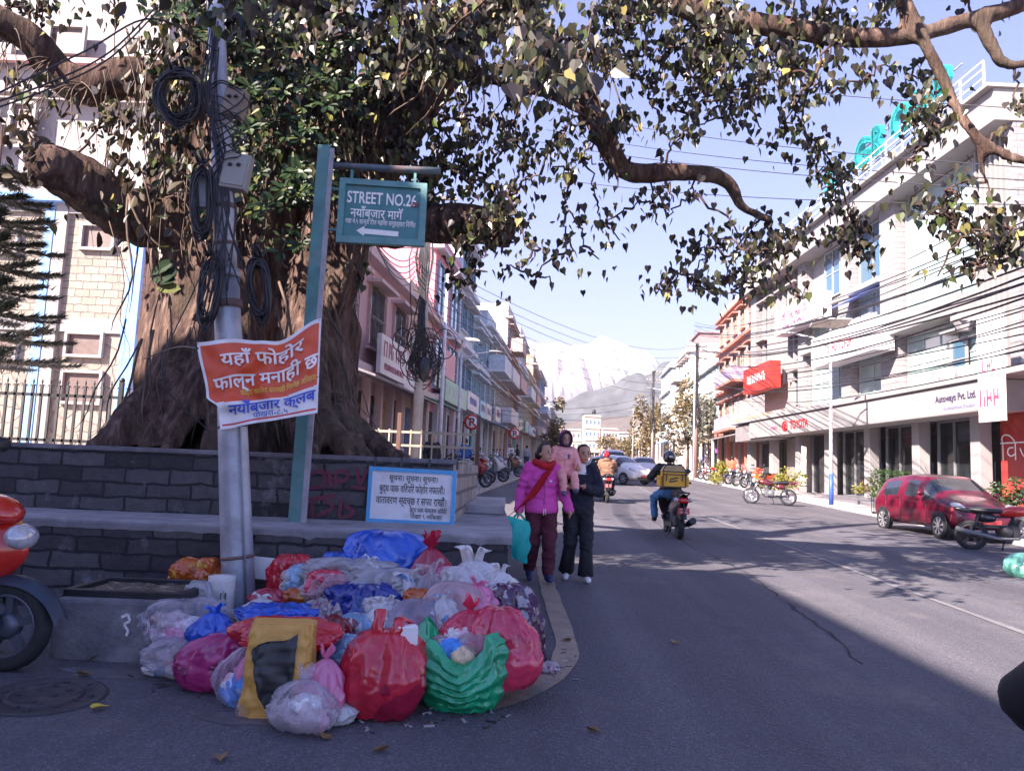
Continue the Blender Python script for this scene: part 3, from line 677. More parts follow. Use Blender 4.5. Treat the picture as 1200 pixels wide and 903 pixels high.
for i in range(30):
    x = rnd.uniform(470, 720); vine(at(x, rnd.uniform(-10, 60), 7.6), at(x + rnd.gauss(0, 40), rnd.uniform(80, 170), 7.4), rnd.choice((.007, .01, .016)), .1, 8, i)
hb.build('hanging_roots', pmat('root bark', (.10, .068, .052), .9, .45, 6), tree)

# leaves
LV = []; LF = []; GV = []; GF = []; TW = MB()
def heart(V, F, c, size, nrm, tip, fold=.25):
    tip = tip.normalized(); s = tip.cross(nrm).normalized(); n = s.cross(tip)
    b0 = len(V)
    for (x, y) in ((0, 0), (.30, -.10), (.46, .16), (.40, .42), (.16, .74), (0, 1.12), (-.16, .74), (-.40, .42), (-.46, .16), (-.30, -.10)):
        V.append(c + s * (x * size) + tip * (y * size) + n * (abs(x) * fold * size))
    F.append([b0, b0 + 1, b0 + 2, b0 + 3, b0 + 4, b0 + 5]); F.append([b0, b0 + 5, b0 + 6, b0 + 7, b0 + 8, b0 + 9])
def oval(V, F, c, size, nrm, tip):
    tip = tip.normalized(); s = tip.cross(nrm).normalized(); n = s.cross(tip); b0 = len(V)
    for (x, y, z) in ((0, 0, 0), (.20, .3, .05), (.27, .65, .06), (.17, .95, 0), (0, 1.1, -.08), (-.17, .95, 0), (-.27, .65, .06), (-.20, .3, .05)):
        V.append(c + s * (x * size) + tip * (y * size) + n * (z * size))
    F.append([b0, b0 + 1, b0 + 2, b0 + 3, b0 + 4]); F.append([b0, b0 + 4, b0 + 5, b0 + 6, b0 + 7])
def rv(r=rnd): return V3((r.gauss(0, 1), r.gauss(0, 1), r.gauss(0, 1)))
def hang(c, size, V=LV, F=LF):
    tip = V3((rnd.gauss(0, .38), rnd.gauss(0, .38), -1)); nrm = V3((rnd.gauss(0, 1), rnd.gauss(0, 1), rnd.gauss(0, .35)))
    if nrm.length < .1: nrm = V3((0, -1, 0))
    heart(V, F, c, size * rnd.uniform(.7, 1.25), nrm, tip)
allp = [(p, r) for P_, rr in LIMBS for p, r in zip(P_, rr)]
def twig_to(c, maxd=1.6):
    best = min(allp, key=lambda t: (t[0] - c).length_squared)[0]; d = (best - c).length
    if d > maxd or d < .05: return None
    n = 7; pts = []
    for i in range(n + 1):
        t = i / n; s = best.lerp(c, t); pts.append(s + rv() * .02 * (0 < i < n) + V3((0, 0, math.sin(PI * t) * .12 * d)))
    TW.tube([p - T0 for p in pts], [.014 * (1 - .7 * i / n) + .003 for i in range(n + 1)], 5); return pts
def clump(cx, cy, rx, ry, d0, d1, k, per, size=.088, spread=.15, twig=True):
    for _ in range(k):
        a = rnd.uniform(0, 2 * PI); q = math.sqrt(rnd.random()); c = at(cx + rx * q * math.cos(a), cy - 14 + ry * q * math.sin(a), rnd.uniform(d0, d1))
        pts = twig_to(c) if twig else None
        allp.append((c, .005)) if twig else None
        for i in range(per):
            if pts and rnd.random() < .6: b_ = rnd.choice(pts[2:]) + rv() * .07 + V3((0, 0, .05))
            else: b_ = c + V3((rnd.gauss(0, spread), rnd.gauss(0, spread), rnd.gauss(0, spread * .8) ))
            hang(b_, size)
# thick of the crown, along the top of the view
clump(455, 55, 90, 75, 6.9, 8.6, 30, 22); clump(560, 40, 90, 65, 6.4, 8.6, 34, 22); clump(670, 30, 100, 65, 6.4, 8.6, 38, 22)
clump(790, 50, 100, 62, 6.8, 8.8, 42, 20); clump(880, 80, 85, 62, 7, 9, 34, 20); clump(955, 70, 55, 60, 7, 9, 18, 18)
clump(700, 130, 60, 45, 7, 8.6, 12, 16); clump(560, 190, 70, 60, 7.6, 9, 22, 15); clump(480, 170, 60, 60, 7.8, 9, 18, 20); clump(1000, 18, 60, 22, 7, 8.6, 9, 16)
clump(520, 215, 45, 40, 8, 9, 12, 16); clump(640, 95, 55, 45, 5.4, 6.4, 13, 12, .115, .16); clump(830, 130, 45, 34, 7, 9, 11, 16)
clump(1085, 150, 24, 34, 7.4, 8.2, 12, 15); clump(1035, 105, 38, 24, 7.4, 8.4, 6, 12); clump(925, 160, 45, 25, 7.4, 8.8, 8, 10)
clump(770, 165, 45, 30, 7.6, 8.8, 7, 9); clump(612, 215, 60, 50, 7.2, 8.6, 13, 8); clump(690, 240, 80, 45, 7.6, 9, 13, 7); clump(660, 310, 95, 40, 7.6, 9, 15, 6)
clump(780, 260, 50, 40, 7.8, 9, 7, 7); clump(850, 310, 70, 30, 7.8, 9.2, 16, 11); clump(800, 352, 45, 16, 7.8, 9, 9, 9); clump(905, 300, 40, 26, 8, 9, 10, 11); clump(965, 215, 24, 42, 8, 9, 11, 13)
clump(975, 285, 40, 28, 8, 9, 10, 11); clump(905, 352, 75, 14, 8, 9, 9, 8); clump(1015, 300, 26, 24, 8, 9, 6, 8)
clump(1110, 262, 42, 26, 7.2, 8, 14, 11); clump(1165, 300, 40, 30, 6.9, 7.8, 17, 13); clump(1130, 330, 45, 12, 7.2, 8, 6, 8); clump(1080, 205, 12, 18, 7.6, 8, 3, 6); clump(1195, 130, 16, 50, 7.2, 7.8, 4, 8); clump(1165, 12, 45, 18, 7.2, 8, 6, 11)
# dark leafage close against the upper trunk
clump(235, 60, 60, 60, 7.3, 8.0, 20, 16, .09, .16, False); clump(330, 110, 80, 90, 7.3, 8.0, 46, 16, .09, .17, False); clump(400, 190, 40, 70, 7.5, 8.2, 18, 14, .09, .16, False); clump(300, 240, 40, 45, 7.4, 7.9, 10, 12, .085, .14, False); clump(190, 190, 35, 60, 7.6, 8.1, 12, 12, .085, .15, False); clump(440, 60, 60, 60, 7.0, 8.0, 20, 18, .09, .18)
clump(585, 272, 40, 30, 7.7, 8.5, 14, 14); clump(545, 285, 40, 18, 7.9, 8.4, 6, 10)
# left side: a few hanging leaves against the stone house
clump(115, 145, 45, 30, 7.6, 8.4, 9, 6); clump(70, 15, 70, 25, 7.6, 8.6, 14, 10); clump(110, 258, 30, 22, 7.6, 8.2, 7, 7, .09); clump(150, 130, 40, 60, 8, 8.5, 6, 7); clump(30, 110, 50, 30, 7.4, 8.2, 8, 5, .1)
clump(205, 30, 80, 40, 7.4, 8.4, 16, 12); clump(330, 30, 110, 50, 7.2, 8.2, 26, 16); clump(262, 16, 40, 22, 4.9, 5.2, 10, 10, .10, .12, False); clump(420, 330, 50, 20, 8.2, 9, 8, 6, .09); clump(560, 330, 40, 25, 8.2, 9, 8, 7, .09)
lm = leaf_mat('fig leaf', [(0, (.022, .014, .018)), (.3, (.032, .026, .019)), (.58, (.032, .040, .018)), (.8, (.062, .048, .028)), (.93, (.075, .11, .026)), (1, (.30, .24, .08))], .22)
# upper crown, above the view
UV = []; UF = []
for k in range(95):
    while True:
        c = V3((rnd.uniform(-10, 8), rnd.uniform(6.2, 14.5), rnd.uniform(6.3, 12)))
        e = ((c.x + 1.2) / 9.2) ** 2 + ((c.y - 7) / 7) ** 2 + ((c.z - 7.6) / 4.6) ** 2
        if e < 1 and c.z > 1.75 + .66 * c.y + .9 and c.x - .2 * c.z < 3.5 and (c.x > -2 or c.y > 9.5): break
    for i in range(26): hang(c + rv() * .42, .21, UV, UF)
def leaves(name, V, F, mat):
    me = bpy.data.meshes.new(name); me.from_pydata([tuple(v - T0) for v in V], [], F); return link(name, me, mat, tree)
leaves('crown', LV + UV, LF + [[i + len(LV) for i in f] for f in UF], lm)
struct(TW.build('twig', M['bark'], tree), 'stuff')
# green creeper with rosettes of oval leaves climbing the trunk
def rosette(c, n, size, up=.2):
    for i in range(n):
        a = 2 * PI * i / n + rnd.random(); tip = V3((math.cos(a), -.55 + .3 * math.sin(a), math.sin(a) * .8 - .25)); oval(GV, GF, c + tip * .02, size * rnd.uniform(.7, 1.2), V3((rnd.gauss(0, .3), -1, .5 + up)), tip)
for (cx, cy, rx, ry, d, k) in ((345, 135, 40, 60, 7.2, 34), (330, 230, 30, 45, 7.3, 18), (290, 60, 40, 40, 7.1, 14), (385, 70, 40, 50, 7.3, 26), (340, 280, 20, 18, 7.4, 7), (255, 25, 50, 22, 6.9, 16), (300, 170, 60, 60, 7.2, 26), (380, 200, 30, 50, 7.3, 14), (420, 110, 25, 30, 7.5, 10), (245, 255, 8, 25, 7.2, 4), (230, 15, 60, 20, 7.4, 8)):
    for _ in range(k): rosette(at(cx + rnd.gauss(0, rx * .6), cy + rnd.gauss(0, ry * .6), d + rnd.uniform(-.25, .3)), rnd.randint(5, 7), .10)
for (x, y) in ((178, 322), (183, 332)):           # two long pale leaves on the left stem
    for k in range(2): oval(GV, GF, at(x, y + 6 * k, 7.9), .26, V3((0, -1, .3)), V3((.8, -.2, .5 - .5 * k)))
DV = []; DF = []
for i in range(260):                              # ragged dry tufts on the limbs and stems
    p = at(rnd.gauss(185, 42), rnd.gauss(165, 55), rnd.uniform(7.5, 8.3)); oval(DV, DF, p, rnd.uniform(.08, .2), rv(), V3((rnd.gauss(0, .4), -.3, -1)))
for i in range(70):
    oval(DV, DF, at(30 + rnd.gauss(0, 12), 175 + rnd.gauss(0, 22), 7.6 + rnd.uniform(-.3, .1)), rnd.uniform(.06, .14), rv(), rv())
struct(leaves('dry_tuft', DV, DF, leaf_mat('dry tuft', [(0, (.018, .013, .011)), (.7, (.05, .036, .022)), (1, (.10, .075, .04))], .2)), 'stuff')
for i in range(90):
    p = at(rnd.uniform(170, 420), rnd.uniform(0, 300), rnd.uniform(7.3, 8.0)); oval(GV, GF, p, rnd.uniform(.07, .13), rv(), V3((rnd.gauss(0, .8), -.4, rnd.gauss(-.5, .5))))
leaves('creeper', GV, GF, leaf_mat('creeper leaf', [(0, (.010, .022, .011)), (.5, (.022, .044, .017)), (.85, (.048, .082, .025)), (1, (.17, .16, .05))], .2, .35))
# ---------------------------------------------------------------- leaning utility pole with its cables
g0 = ground(281, 735); YP = g0.y
po = thing('utility_pole', 'leaning grey steel utility pole standing in the rubbish heap, with meter boxes', 'utility pole', g0)
def pp(x, y, dy=0): return at(x, y, YP + dy) - g0
axis = [pp(281, 742), pp(280, 700), pp(276, 600), pp(272, 480), pp(267, 380), pp(265, 320)]; b = MB()
b.tube(axis, [.124, .122, .116, .108, .100, .097], 28); b.tube([pp(265, 322), pp(262, 240), pp(259, 150), pp(254, 40), pp(247, -130)], [.086, .082, .076, .068, .06], 24)
b.build('shaft', M['steel'], po)
b = MB(); b.tube([pp(265.2, 326), pp(264.8, 317)], [.108, .104], 24); b.build('joint_collar', M['steel'], po)
for (x, y, hh, r_) in ((267, 357, 9, .108), (263.5, 243, 5, .09), (264, 287, 4, .094), (278.5, 652, 4, .124), (279, 722, 4, .128), (272.7, 500, 3, .112)):
    b = MB(); b.tube([pp(x + hh * .03, y + hh / 2), pp(x - hh * .03, y - hh / 2)], r_, 24); b.build('band_clamp', P((.16, .10, .09), .7, dirt=(.05, .04, .04)), po)
b = MB(); b.tube([pp(289, 735, -.10), pp(285, 600, -.10), pp(280, 480, -.093)], .008, 6); b.build('seam', P((.22, .23, .26), .6), po)
def meter(name, x0, y0, x1, y1, col, tilt):
    c_ = pp((x0 + x1) / 2, (y0 + y1) / 2, -.12); w = (x1 - x0) * YP / 900; h = (y1 - y0) * YP / 900
    b = MB(); b.box(c_, (w, .10, h), rot=Matrix.Rotation(tilt, 3, 'Y')); o = b.build(name, pmat('meter box paint', col, .55, .1, 4, dirt=(.25, .18, .14), dscale=6, damt=.6), po, bevel=.008)
    b = MB(); b.box(c_ + Vector((0, -.054, 0)), (w * .86, .008, h * .82), rot=Matrix.Rotation(tilt, 3, 'Y')); b.build('door', pmat('meter box door', [q * 1.08 for q in col], .5, .1, 4), o, bevel=.003)
    for s_ in (-.16, .16): b = MB(); b.ell(c_ + Vector((s_ * w, -.066, h * .15)), (.019, .012, .014), nu=10, nv=6); b.build('lock', M['black'], o)
meter('meter_box', 262, 181, 293, 224, (.27, .26, .24), R(7)); meter('meter_box', 263, 105, 288, 139, (.22, .17, .14), R(9))
b = MB(); b.box(pp(239, 222, -.05), (.085, .07, .30), rot=Matrix.Rotation(R(2), 3, 'Y')); b.box(pp(250, 214, -.02), (.16, .03, .03)); b.build('fuse_holder', P((.26, .26, .28), .6), po)
def coil(cx, cy, rx, ry, n, dy, label, tilt=0.0):
    o = thing('cable_coil', label, 'cable coil', at(cx, cy, YP + dy)); c0 = Vector(o.location); b = MB()
    for k in range(n):
        ax = rx * rnd.uniform(.55, 1.0); ay = ry * rnd.uniform(.65, 1.0); ox = rnd.gauss(0, rx * .10); oy = rnd.gauss(0, ry * .06); dd = rnd.uniform(-.06, .06); ph = rnd.random() * 6
        pts = []
        for i in range(29):
            a = 2 * PI * i / 28; x = ax * math.cos(a); y = ay * math.sin(a) * (1 + .12 * math.sin(a))
            x += rx * .10 * math.sin(3 * a + ph); y += ry * .06 * math.sin(2 * a + ph * 2)
            xx = x * math.cos(tilt) - y * math.sin(tilt); yy = x * math.sin(tilt) + y * math.cos(tilt)
            pts.append(at(cx + ox + xx, cy + oy + yy, YP + dy + dd + .05 * math.sin(a + ph)) - c0)
        b.tube(pts, rnd.choice((.0055, .007, .009)), 5, cap=False)
    for s_ in (-.3, .2):                          # ties
        a = at(cx + rx * s_, cy - ry, YP + dy) - c0; b.tube([a + Vector((0, -.08, .03)), a + Vector((.01, 0, -.04)), a + Vector((0, .08, .03))], .012, 6)
    b.build('loops', M['cable'], o); return o
coil(209, 110, 29, 33, 22, -.1, 'big round coil of black cable high on the left of the leaning pole')
coil(236, 232, 14, 46, 16, -.1, 'narrow coil of black cable beside the pale meter box on the leaning pole')
coil(246, 338, 13, 44, 14, -.14, 'loop of black cable left of the pole just above the red banner', .15)
coil(303, 335, 13, 40, 20, -.16, 'thick hank of grey cable right of the pole just above the red banner', -.12)
def wires(name, label, lines, r_, parent=None):
    o = thing(name, label, 'cable', at(*lines[0][0])) ; c0 = Vector(o.location); b = MB()
    for L_ in lines: b.tube([p - c0 for p in smooth_path([at(*q) for q in L_], 7)], r_ * rnd.uniform(.8, 1.2), 5)
    b.build('wires', M['cable'], o); return o
wl = []
for k in range(12):
    x = 252 + rnd.uniform(-8, 8); wl.append([(x, 20 + rnd.uniform(0, 60), YP - .12), (x - rnd.uniform(0, 14), 110, YP - .15), (x + rnd.uniform(-6, 16), 180, YP - .16), (x + rnd.uniform(-4, 26), 250, YP - .16), (258 + rnd.uniform(-25, 45), 330 + rnd.uniform(-30, 50), YP - .17)])
for k in range(8): wl.append([(246, 100 + 6 * k, YP - .14), (262, 96 + 9 * k + rnd.uniform(-8, 8), YP - .18), (283 + rnd.uniform(-8, 12), 112 + 10 * k, YP - .17), (262, 132 + 8 * k, YP - .2), (247, 128 + 12 * k, YP - .12)])
wires('wire_tangle', 'tangle of thin black wires wound round the upper part of the leaning pole', wl, .006)
for i, (q, lab) in enumerate((([(256, 60, YP - .1), (180, 22, 5.2), (100, 60, 5.0), (-20, 118, 4.8)], 'thin cable sagging from the leaning pole to the left edge of the view'), ([(185, 6, YP), (130, 60, 5.2), (60, 96, 5.0), (-20, 125, 4.8)], 'pair of cables crossing the dark upper left limb'),
                         ([(245, 305, 5.9), (225, 345, 7.4), (190, 440, 7.2), (245, 505, 7.15)], 'slack pale cord looped from the trunk down to the platform edge'), ([(232, 408, 5.25), (205, 407, 6.5), (170, 420, 7.6)], 'guy cord tying the red banner back to the trunk'))):
    o = wires('cable', lab, [q] + ([[(a, b_ + 7, c_) for a, b_, c_ in q]] if i == 1 else []), .007)

# ---------------------------------------------------------------- green street sign on its leaning post
s0 = ground(338, 712); YS_ = s0.y
ss = thing('street_sign', 'leaning green post holding a green STREET NO.26 board with a white arrow', 'street sign', s0)
def sp(x, y, dy=0): return at(x, y, YS_ + dy) - s0
b = MB(); b.bar(sp(338, 716), sp(381, 172), .105, .10, up=(0, 1, 0)); b.build('post', M['greenpaint'], ss, bevel=.006)
b = MB(); b.bar(sp(347.8, 712, -.03), sp(388.6, 174, -.03), .05, .020, up=(0, 1, 0)); b.build('post_flange', pmat('bare post edge', (.34, .31, .34), .6, .2, 8, dirt=(.1, .18, .18), dscale=6, damt=.6), ss)
b = MB(); b.tube([sp(386, 194), sp(450, 197.5), sp(516, 200.5)], .032, 12); b.build('arm', pmat('rusty green pipe', (.07, .10, .12), .6, .3, 6, dirt=(.35, .18, .14), dscale=4, damt=.7), ss)
for (x, y, x2, y2) in ((413, 195, 412, 212), (487, 198, 486, 218), (385, 221, 400, 222), (380, 269, 396, 269)):
    b = MB(); b.bar(sp(x, y), sp(x2, y2), .022, .022, up=(0, 1, 0)); b.build('bracket', M['greenpaint'], ss)
c4 = [sp(*q, -.02) for q in ((399, 209), (501, 216), (497, 289), (394, 284))]
rt = (c4[1] - c4[0]).normalized(); upv = (c4[0] - c4[3]).normalized()
def bd(u, v, dy=0): return (c4[0].lerp(c4[1], u)).lerp(c4[3].lerp(c4[2], u), v) + Vector((0, dy, 0))
b = MB(); b.prism([bd(0, 0), bd(1, 0), bd(1, 1), bd(0, 1)], (0, .03, 0)); bo = b.build('board', pmat('sign green', (.045, .185, .20), .45, .15, 6, dirt=(.10, .12, .13), dscale=5, damt=.5), ss)
b = MB()
for q in (((0, 0), (1, 0), (1, .09), (0, .09)), ((0, .90), (1, .90), (1, 1), (0, 1)), ((0, .0905), (.07, .0905), (.07, .8995), (0, .8995)), ((.93, .0905), (1, .0905), (1, .8995), (.93, .8995))):
    b.prism([bd(u, v, -.024) for u, v in q], (0, .022, 0))
b.build('frame', pmat('sign frame green', (.09, .24, .245), .55, .2, 7, dirt=(.3, .3, .3), dscale=6, damt=.4), bo)
WHT = pmat('sign lettering white', (.80, .78, .76), .6, .08, 10)
b = MB(); yo = Vector((0, -.002, 0))
k = (c4[1] - c4[0]).length
lettering(b, 'STREET NO.26', bd(.49, .375) + yo, rt, upv, .150, k * .79, bold=.026, off=.003)
lettering(b, 'नयाँबजार मागॅ', bd(.44, .595) + yo, rt, upv, .115, k * .60, bold=.016, off=.003)
lettering(b, 'वडा नं.९ शान्ति टोल महिला समूहद्वारा िनिमॅत', bd(.49, .70) + yo, rt, upv, .062, k * .80, bold=.014, off=.003)
b.poly([bd(u, v, -.0045) for u, v in ((.22, .80), (.31, .725), (.31, .765), (.70, .785), (.70, .865), (.31, .845), (.31, .885))])
b.build('lettering', WHT, bo, fix=False)
b = MB(); lettering(b, 'क', bd(.875, .40) + yo, rt, upv, .08, None, bold=.02, off=.006); b.build('red_mark', P((.30, .02, .05), .6), bo, fix=False)

# ---------------------------------------------------------------- the red banner
def lerpk(t, ks):
    for (a, x), (c_, y) in zip(ks[:-1], ks[1:]):
        if t <= c_:
            q = (t - a) / (c_ - a); q = q * q * (3 - 2 * q) ; return x + (y - x) * q
    return ks[-1][1]
YB0 = min(YP, YS_) - .22
def bansurf(u, v, lift=0):
    tx = 231 + 145.5 * u; ty = lerpk(u, [(0, 401), (.3, 396.5), (.5, 399), (.62, 400.5), (1, 373.5)])
    bx = 258 + 114 * u; by = 503 - 19.5 * u
    x = tx + (bx - tx) * lerpk(v, [(0, 0), (.62, .40), (.76, .92), (1, 1)]) if u < .5 else tx + (bx - tx) * (lerpk(v, [(0, 0), (.62, .40), (.76, .92), (1, 1)]) * (1 - (u - .5) * 2) + v * (u - .5) * 2)
    y = ty + (by - ty) * v
    w = (u * .9 + v * .55); f = math.sin((u * 1.1 - (1 - v) * .75) * 13 + noise.noise(Vector((u * 3, v * 3, 1))) * 2.5)
    amp = .022 * math.exp(-((w - .62) / .33) ** 2)
    d = YB0 + .16 * u - .02 * math.sin(PI * u) + amp * f + .014 * noise.noise(Vector((u * 7, v * 6, 4))) - .03 * math.exp(-((u - .12) / .12) ** 2 - ((v - .74) / .07) ** 2) - lift
    y += 1.6 * amp / .022 * f * .5
    return at(x, y, d)
bn0 = bansurf(.5, .5); bnr = thing('banner', 'torn orange and white cloth banner with Devanagari lettering tied across the two poles', 'banner', bn0)
RED = pmat('banner orange red', (.66, .085, .03), .42, .08, 3, .1, 60); BWH = pmat('banner white', (.76, .73, .74), .5, .05, 3)
def bmf(u, v):
    if u < .022 or v < .045 or u > .985: return 1
    if v > .70 + .02 * math.sin(u * 3): return 2 if .945 < v < .965 else 1
    return 0
b = MB(); b.grid(lambda u, v: bansurf(u, v) - bn0, 130, 90, mfn=bmf); cl = b.build('cloth', [RED, BWH, P((.6, .05, .04), .5)], bnr, fix=False)
def bantext(name, txt, u0, u1, v0, v1, h, col, bold=.02):
    V, F, w = text_mesh(txt, bold, 1.0, 1.0, .09); b = MB()
    b.add([bansurf(u0 + (u1 - u0) * q.x / w, v0 + (v1 - v0) * q.x / w - q.y * h, .02 + q.z * .2) - bn0 for q in V], F); b.build(name, P(col, .5), cl, fix=False)
bantext('lettering', 'यहाँ फोहोर', .17, .86, .30, .265, .205, (.80, .76, .74), .025)
bantext('lettering', 'फाल्न मनाही छ', .075, .985, .575, .50, .215, (.80, .76, .74), .028)
bantext('lettering', 'फोहोर फालेमा कारवाही िगरनेछ जिरवाना', .30, .975, .655, .645, .09, (.72, .52, .08), .008)
bantext('lettering', 'नयाँबजार क्लब', .10, .975, .855, .855, .165, (.03, .08, .50), .028)
bantext('lettering', 'पोखरा-८.५', .34, .70, .935, .93, .095, (.03, .08, .42), .012)
for q in ((.01, .02), (.985, .02), (.985, .62)):
    b = MB(); p = bansurf(*q) - bn0; b.tube([p, p + Vector((.03 if q[0] > .5 else -.05, .1, .03)), p + Vector((.0, .22, .01))], .006, 5); b.build('tie', M['cable'], bnr)

# ---------------------------------------------------------------- notice board on the upper wall
n4 = [at(*q, YU - .03) for q in ((433, 546), (535.5, 551.5), (532, 616), (428.5, 611))]; n0 = n4[3].copy(); n4 = [p - n0 for p in n4]
nb = thing('notice_board', 'white notice board with a bright blue border lettered in black on the platform wall', 'notice board', n0)
def nbp(u, v, dy=0): return (n4[0].lerp(n4[1], u)).lerp(n4[3].lerp(n4[2], u), v) + Vector((0, dy, 0))
b = MB(); b.prism([nbp(0, 0), nbp(1, 0), nbp(1, 1), nbp(0, 1)], (0, .026, 0)); bo = b.build('board', pmat('notice white', (.70, .68, .70), .6, .08, 4, dirt=(.30, .27, .27), dscale=2.2, damt=.55), nb)
b = MB()
for q in (((0, 0), (1, 0), (1, .075), (0, .075)), ((0, .935), (1, .935), (1, 1), (0, 1)), ((0, .0755), (.04, .0755), (.04, .9345), (0, .9345)), ((.955, .0755), (1, .0755), (1, .9345), (.955, .9345))): b.prism([nbp(u, v, -.012) for u, v in q], (0, .011, 0))
b.build('frame', pmat('bright blue paint', (.06, .33, .62), .5, .12, 9, dirt=(.3, .34, .38), dscale=7, damt=.4), nb)
rt = (n4[1] - n4[0]).normalized(); upv = (n4[0] - n4[3]).normalized(); k = (n4[1] - n4[0]).length; b = MB()
for txt, u, v, w, h in (('सूचना। सूचना। सूचना।', .51, .235, .55, .075), ('बुद्ध पाक विरपिर फोहोर नफालौं।', .50, .44, .74, .09), ('वातावरण स्वच्छ र सफा राखौं।', .50, .655, .80, .095), ('बुद्ध पाक संरक्षण सिमित', .70, .79, .42, .06), ('पोखरा ९ नयाँबजार', .68, .90, .36, .055)):
    lettering(b, txt, nbp(u, v), rt, upv, h, k * w, bold=.012, off=.003)
b.build('lettering', P((.035, .035, .05), .6), bo, fix=False)
for u in (.06, .36, .68, 1.0):
    b = MB(); b.bar(nbp(u, -.02, .01), nbp(u, -.18, .02), .02, .015, up=(0, 1, 0)); b.build('hook', M['black'], nb)
# ---------------------------------------------------------------- the rubbish heap: every bag its own
HEAP = 'rubbish bags heaped round the poles'
def bagmesh(w, dpt, h, seed, knot='tuft', wr=.10, res=(72, 44), lean=(0, 0), flat=.22, top=.5):
    """a soft tied bag: full below, gathered into pleats below the knot, creased all over"""
    wr *= 1.3; b = MB(); nu, nv = res; sd = Vector((seed * 7.3, seed * 3.1, seed * 1.7)); rx, ry = w / 2, dpt / 2; sz = (w + dpt + h) / 3
    V = []
    npl = 9 + seed % 5
    for i in range(nv + 1):
        t = i / nv                                # 0 bottom .. 1 knot
        q1 = min(1, t / .32); lo = .74 + .26 * (1 - (1 - q1) ** 2.2) if t < .32 else 1
        q2 = max(0, (t - .30) / .70); pw = 2.6 - top * (1.1 if knot == 'none' else 2.2)
        prof = lo * max(0, 1 - q2 ** max(1.25, pw)) ** (.52 if knot == 'none' else .75) if t < 1 else 0
        z = h * t if knot != 'none' else h * (1 - (1 - t) ** 1.25)
        for j in range(nu):
            a = 2 * PI * j / nu; d = Vector((math.cos(a), math.sin(a), (t - .45) * 1.8))
            q = d + sd
            qa = Vector((d.x * 3.2, d.y * 3.2, t * 1.5 + .5 * noise.noise(q * 1.1))) + sd; qb = Vector((d.x * 7.5, d.y * 7.5, t * 2.6 + .6 * noise.noise(q * 1.7))) + sd
            r1 = 1 - 2 * abs(noise.noise(q * 1.25)); r2 = 1 - 2.4 * abs(noise.noise(qa)); r3 = 1 - 2.4 * abs(noise.noise(qb))
            pleat = math.sin(a * npl + 4 * noise.noise(q * 1.2)) * max(0, t - .45) * .38
            cr = min(abs(noise.noise(q * 2.3 + Vector((9, 0, 0)))), abs(noise.noise(q * 4.6)), 1) 
            k = 1 + wr * (r1 * .9 + r2 * 1.0 + r3 * .42 - .5 * math.exp(-cr * 16)) + pleat * wr * 4 * prof + .34 * noise.noise(q * .8)
            s_ = abs(math.cos(a)) ** .85, abs(math.sin(a)) ** .85
            x = math.copysign(s_[0], math.cos(a)) * rx * prof * k; y = math.copysign(s_[1], math.sin(a)) * ry * prof * k
            zz = z + h * wr * .45 * (r2 + .6 * r3) * prof
            V.append(Vector((x + lean[0] * t * t * w, y + lean[1] * t * t * w, max(0, zz))))
    b.add(V, [(i * nu + j, i * nu + (j + 1) % nu, (i + 1) * nu + (j + 1) % nu, (i + 1) * nu + j) for i in range(nv) for j in range(nu)], 0, True)
    tp = Vector((lean[0] * w, lean[1] * w, h)); u = sz
    if knot == 'tuft':
        for k in range(2):
            c_ = tp + Vector((0, 0, -.03 * u))
            b.grid(lambda a, t, c_=c_, k=k: c_ + Vector((math.cos(a * 2 * PI) * (.035 + .13 * t * (1 + .5 * math.sin(a * 31 + seed + k))) * u * .8, math.sin(a * 2 * PI) * (.03 + .11 * t) * u * .8, (.16 + .06 * k) * u * t * (1 + .5 * math.sin(a * 17 + seed)))), 40, 7)
    if knot == 'ears':                              # two limp flat handle tabs
        for sx in (-1, 1):
            b.grid(lambda a, t, sx=sx: tp + Vector((sx * (.03 + .20 * t + .06 * math.sin(a * 5 + seed)) * u + (a - .5) * (.20 - .06 * t) * u, (.05 * math.sin(a * 8 + seed) - .05 * t) * u + (a - .5) * .10 * u * sx, (-.08 + .30 * math.sin(t * 2.2) * (.8 + .25 * math.sin(seed + sx))) * u + .03 * u * math.sin(a * 6 + t * 7))), 12, 9)
    return b
BAGN = [0]
def bag(px, ptop, w, h, d, mat, label, knot='tuft', dep=None, wr=.10, name='rubbish_bag', z=None, contents=None, lean=(0, 0), rz=0, top=.5, cat='rubbish bag', res=(72, 44)):
    """px, ptop: where its top shows; w, h in metres; d: metres from the camera"""
    BAGN[0] += 1; sd = BAGN[0]
    T = at(px, ptop, d); zz = T.z - h if z is None else z; zz = max(zz, gz(T.x, T.y) + .002)
    h = T.z - zz
    o = thing(name, label, cat, (T.x, T.y, zz), rz, HEAP); dep = dep or w * .8
    bagmesh(w, dep, h, sd, knot, wr, res, lean=lean, top=top).build('film', mat, o)
    if contents:
        for k, cmat in enumerate(contents):
            a = k * 2.4 + sd; b = MB(); q = .20 * w
            b.ell((math.cos(a) * q, -abs(math.sin(a)) * dep * .22 - dep * .04, h * (.22 + .42 * ((k * .37) % 1))), (w * .26, dep * .24, h * .24), nu=20, nv=12, fn=lambda p, dd, k=k: p * (1 + .35 * noise.noise(dd * 2.2 + Vector((k, sd, 0)))))
            b.build('contents', cmat, o)
    return o
F_ = lambda n, c, **k: film_mat(n, c, **k)
f_blue = F_('blue film', (.015, .13, .72)); f_dblue = F_('dark blue film', (.008, .04, .34), rough=.2); f_red = F_('red film', (.80, .03, .06)); f_dred = F_('crimson film', (.50, .015, .06)); f_pinkred = F_('pinkish red film', (.86, .05, .13))
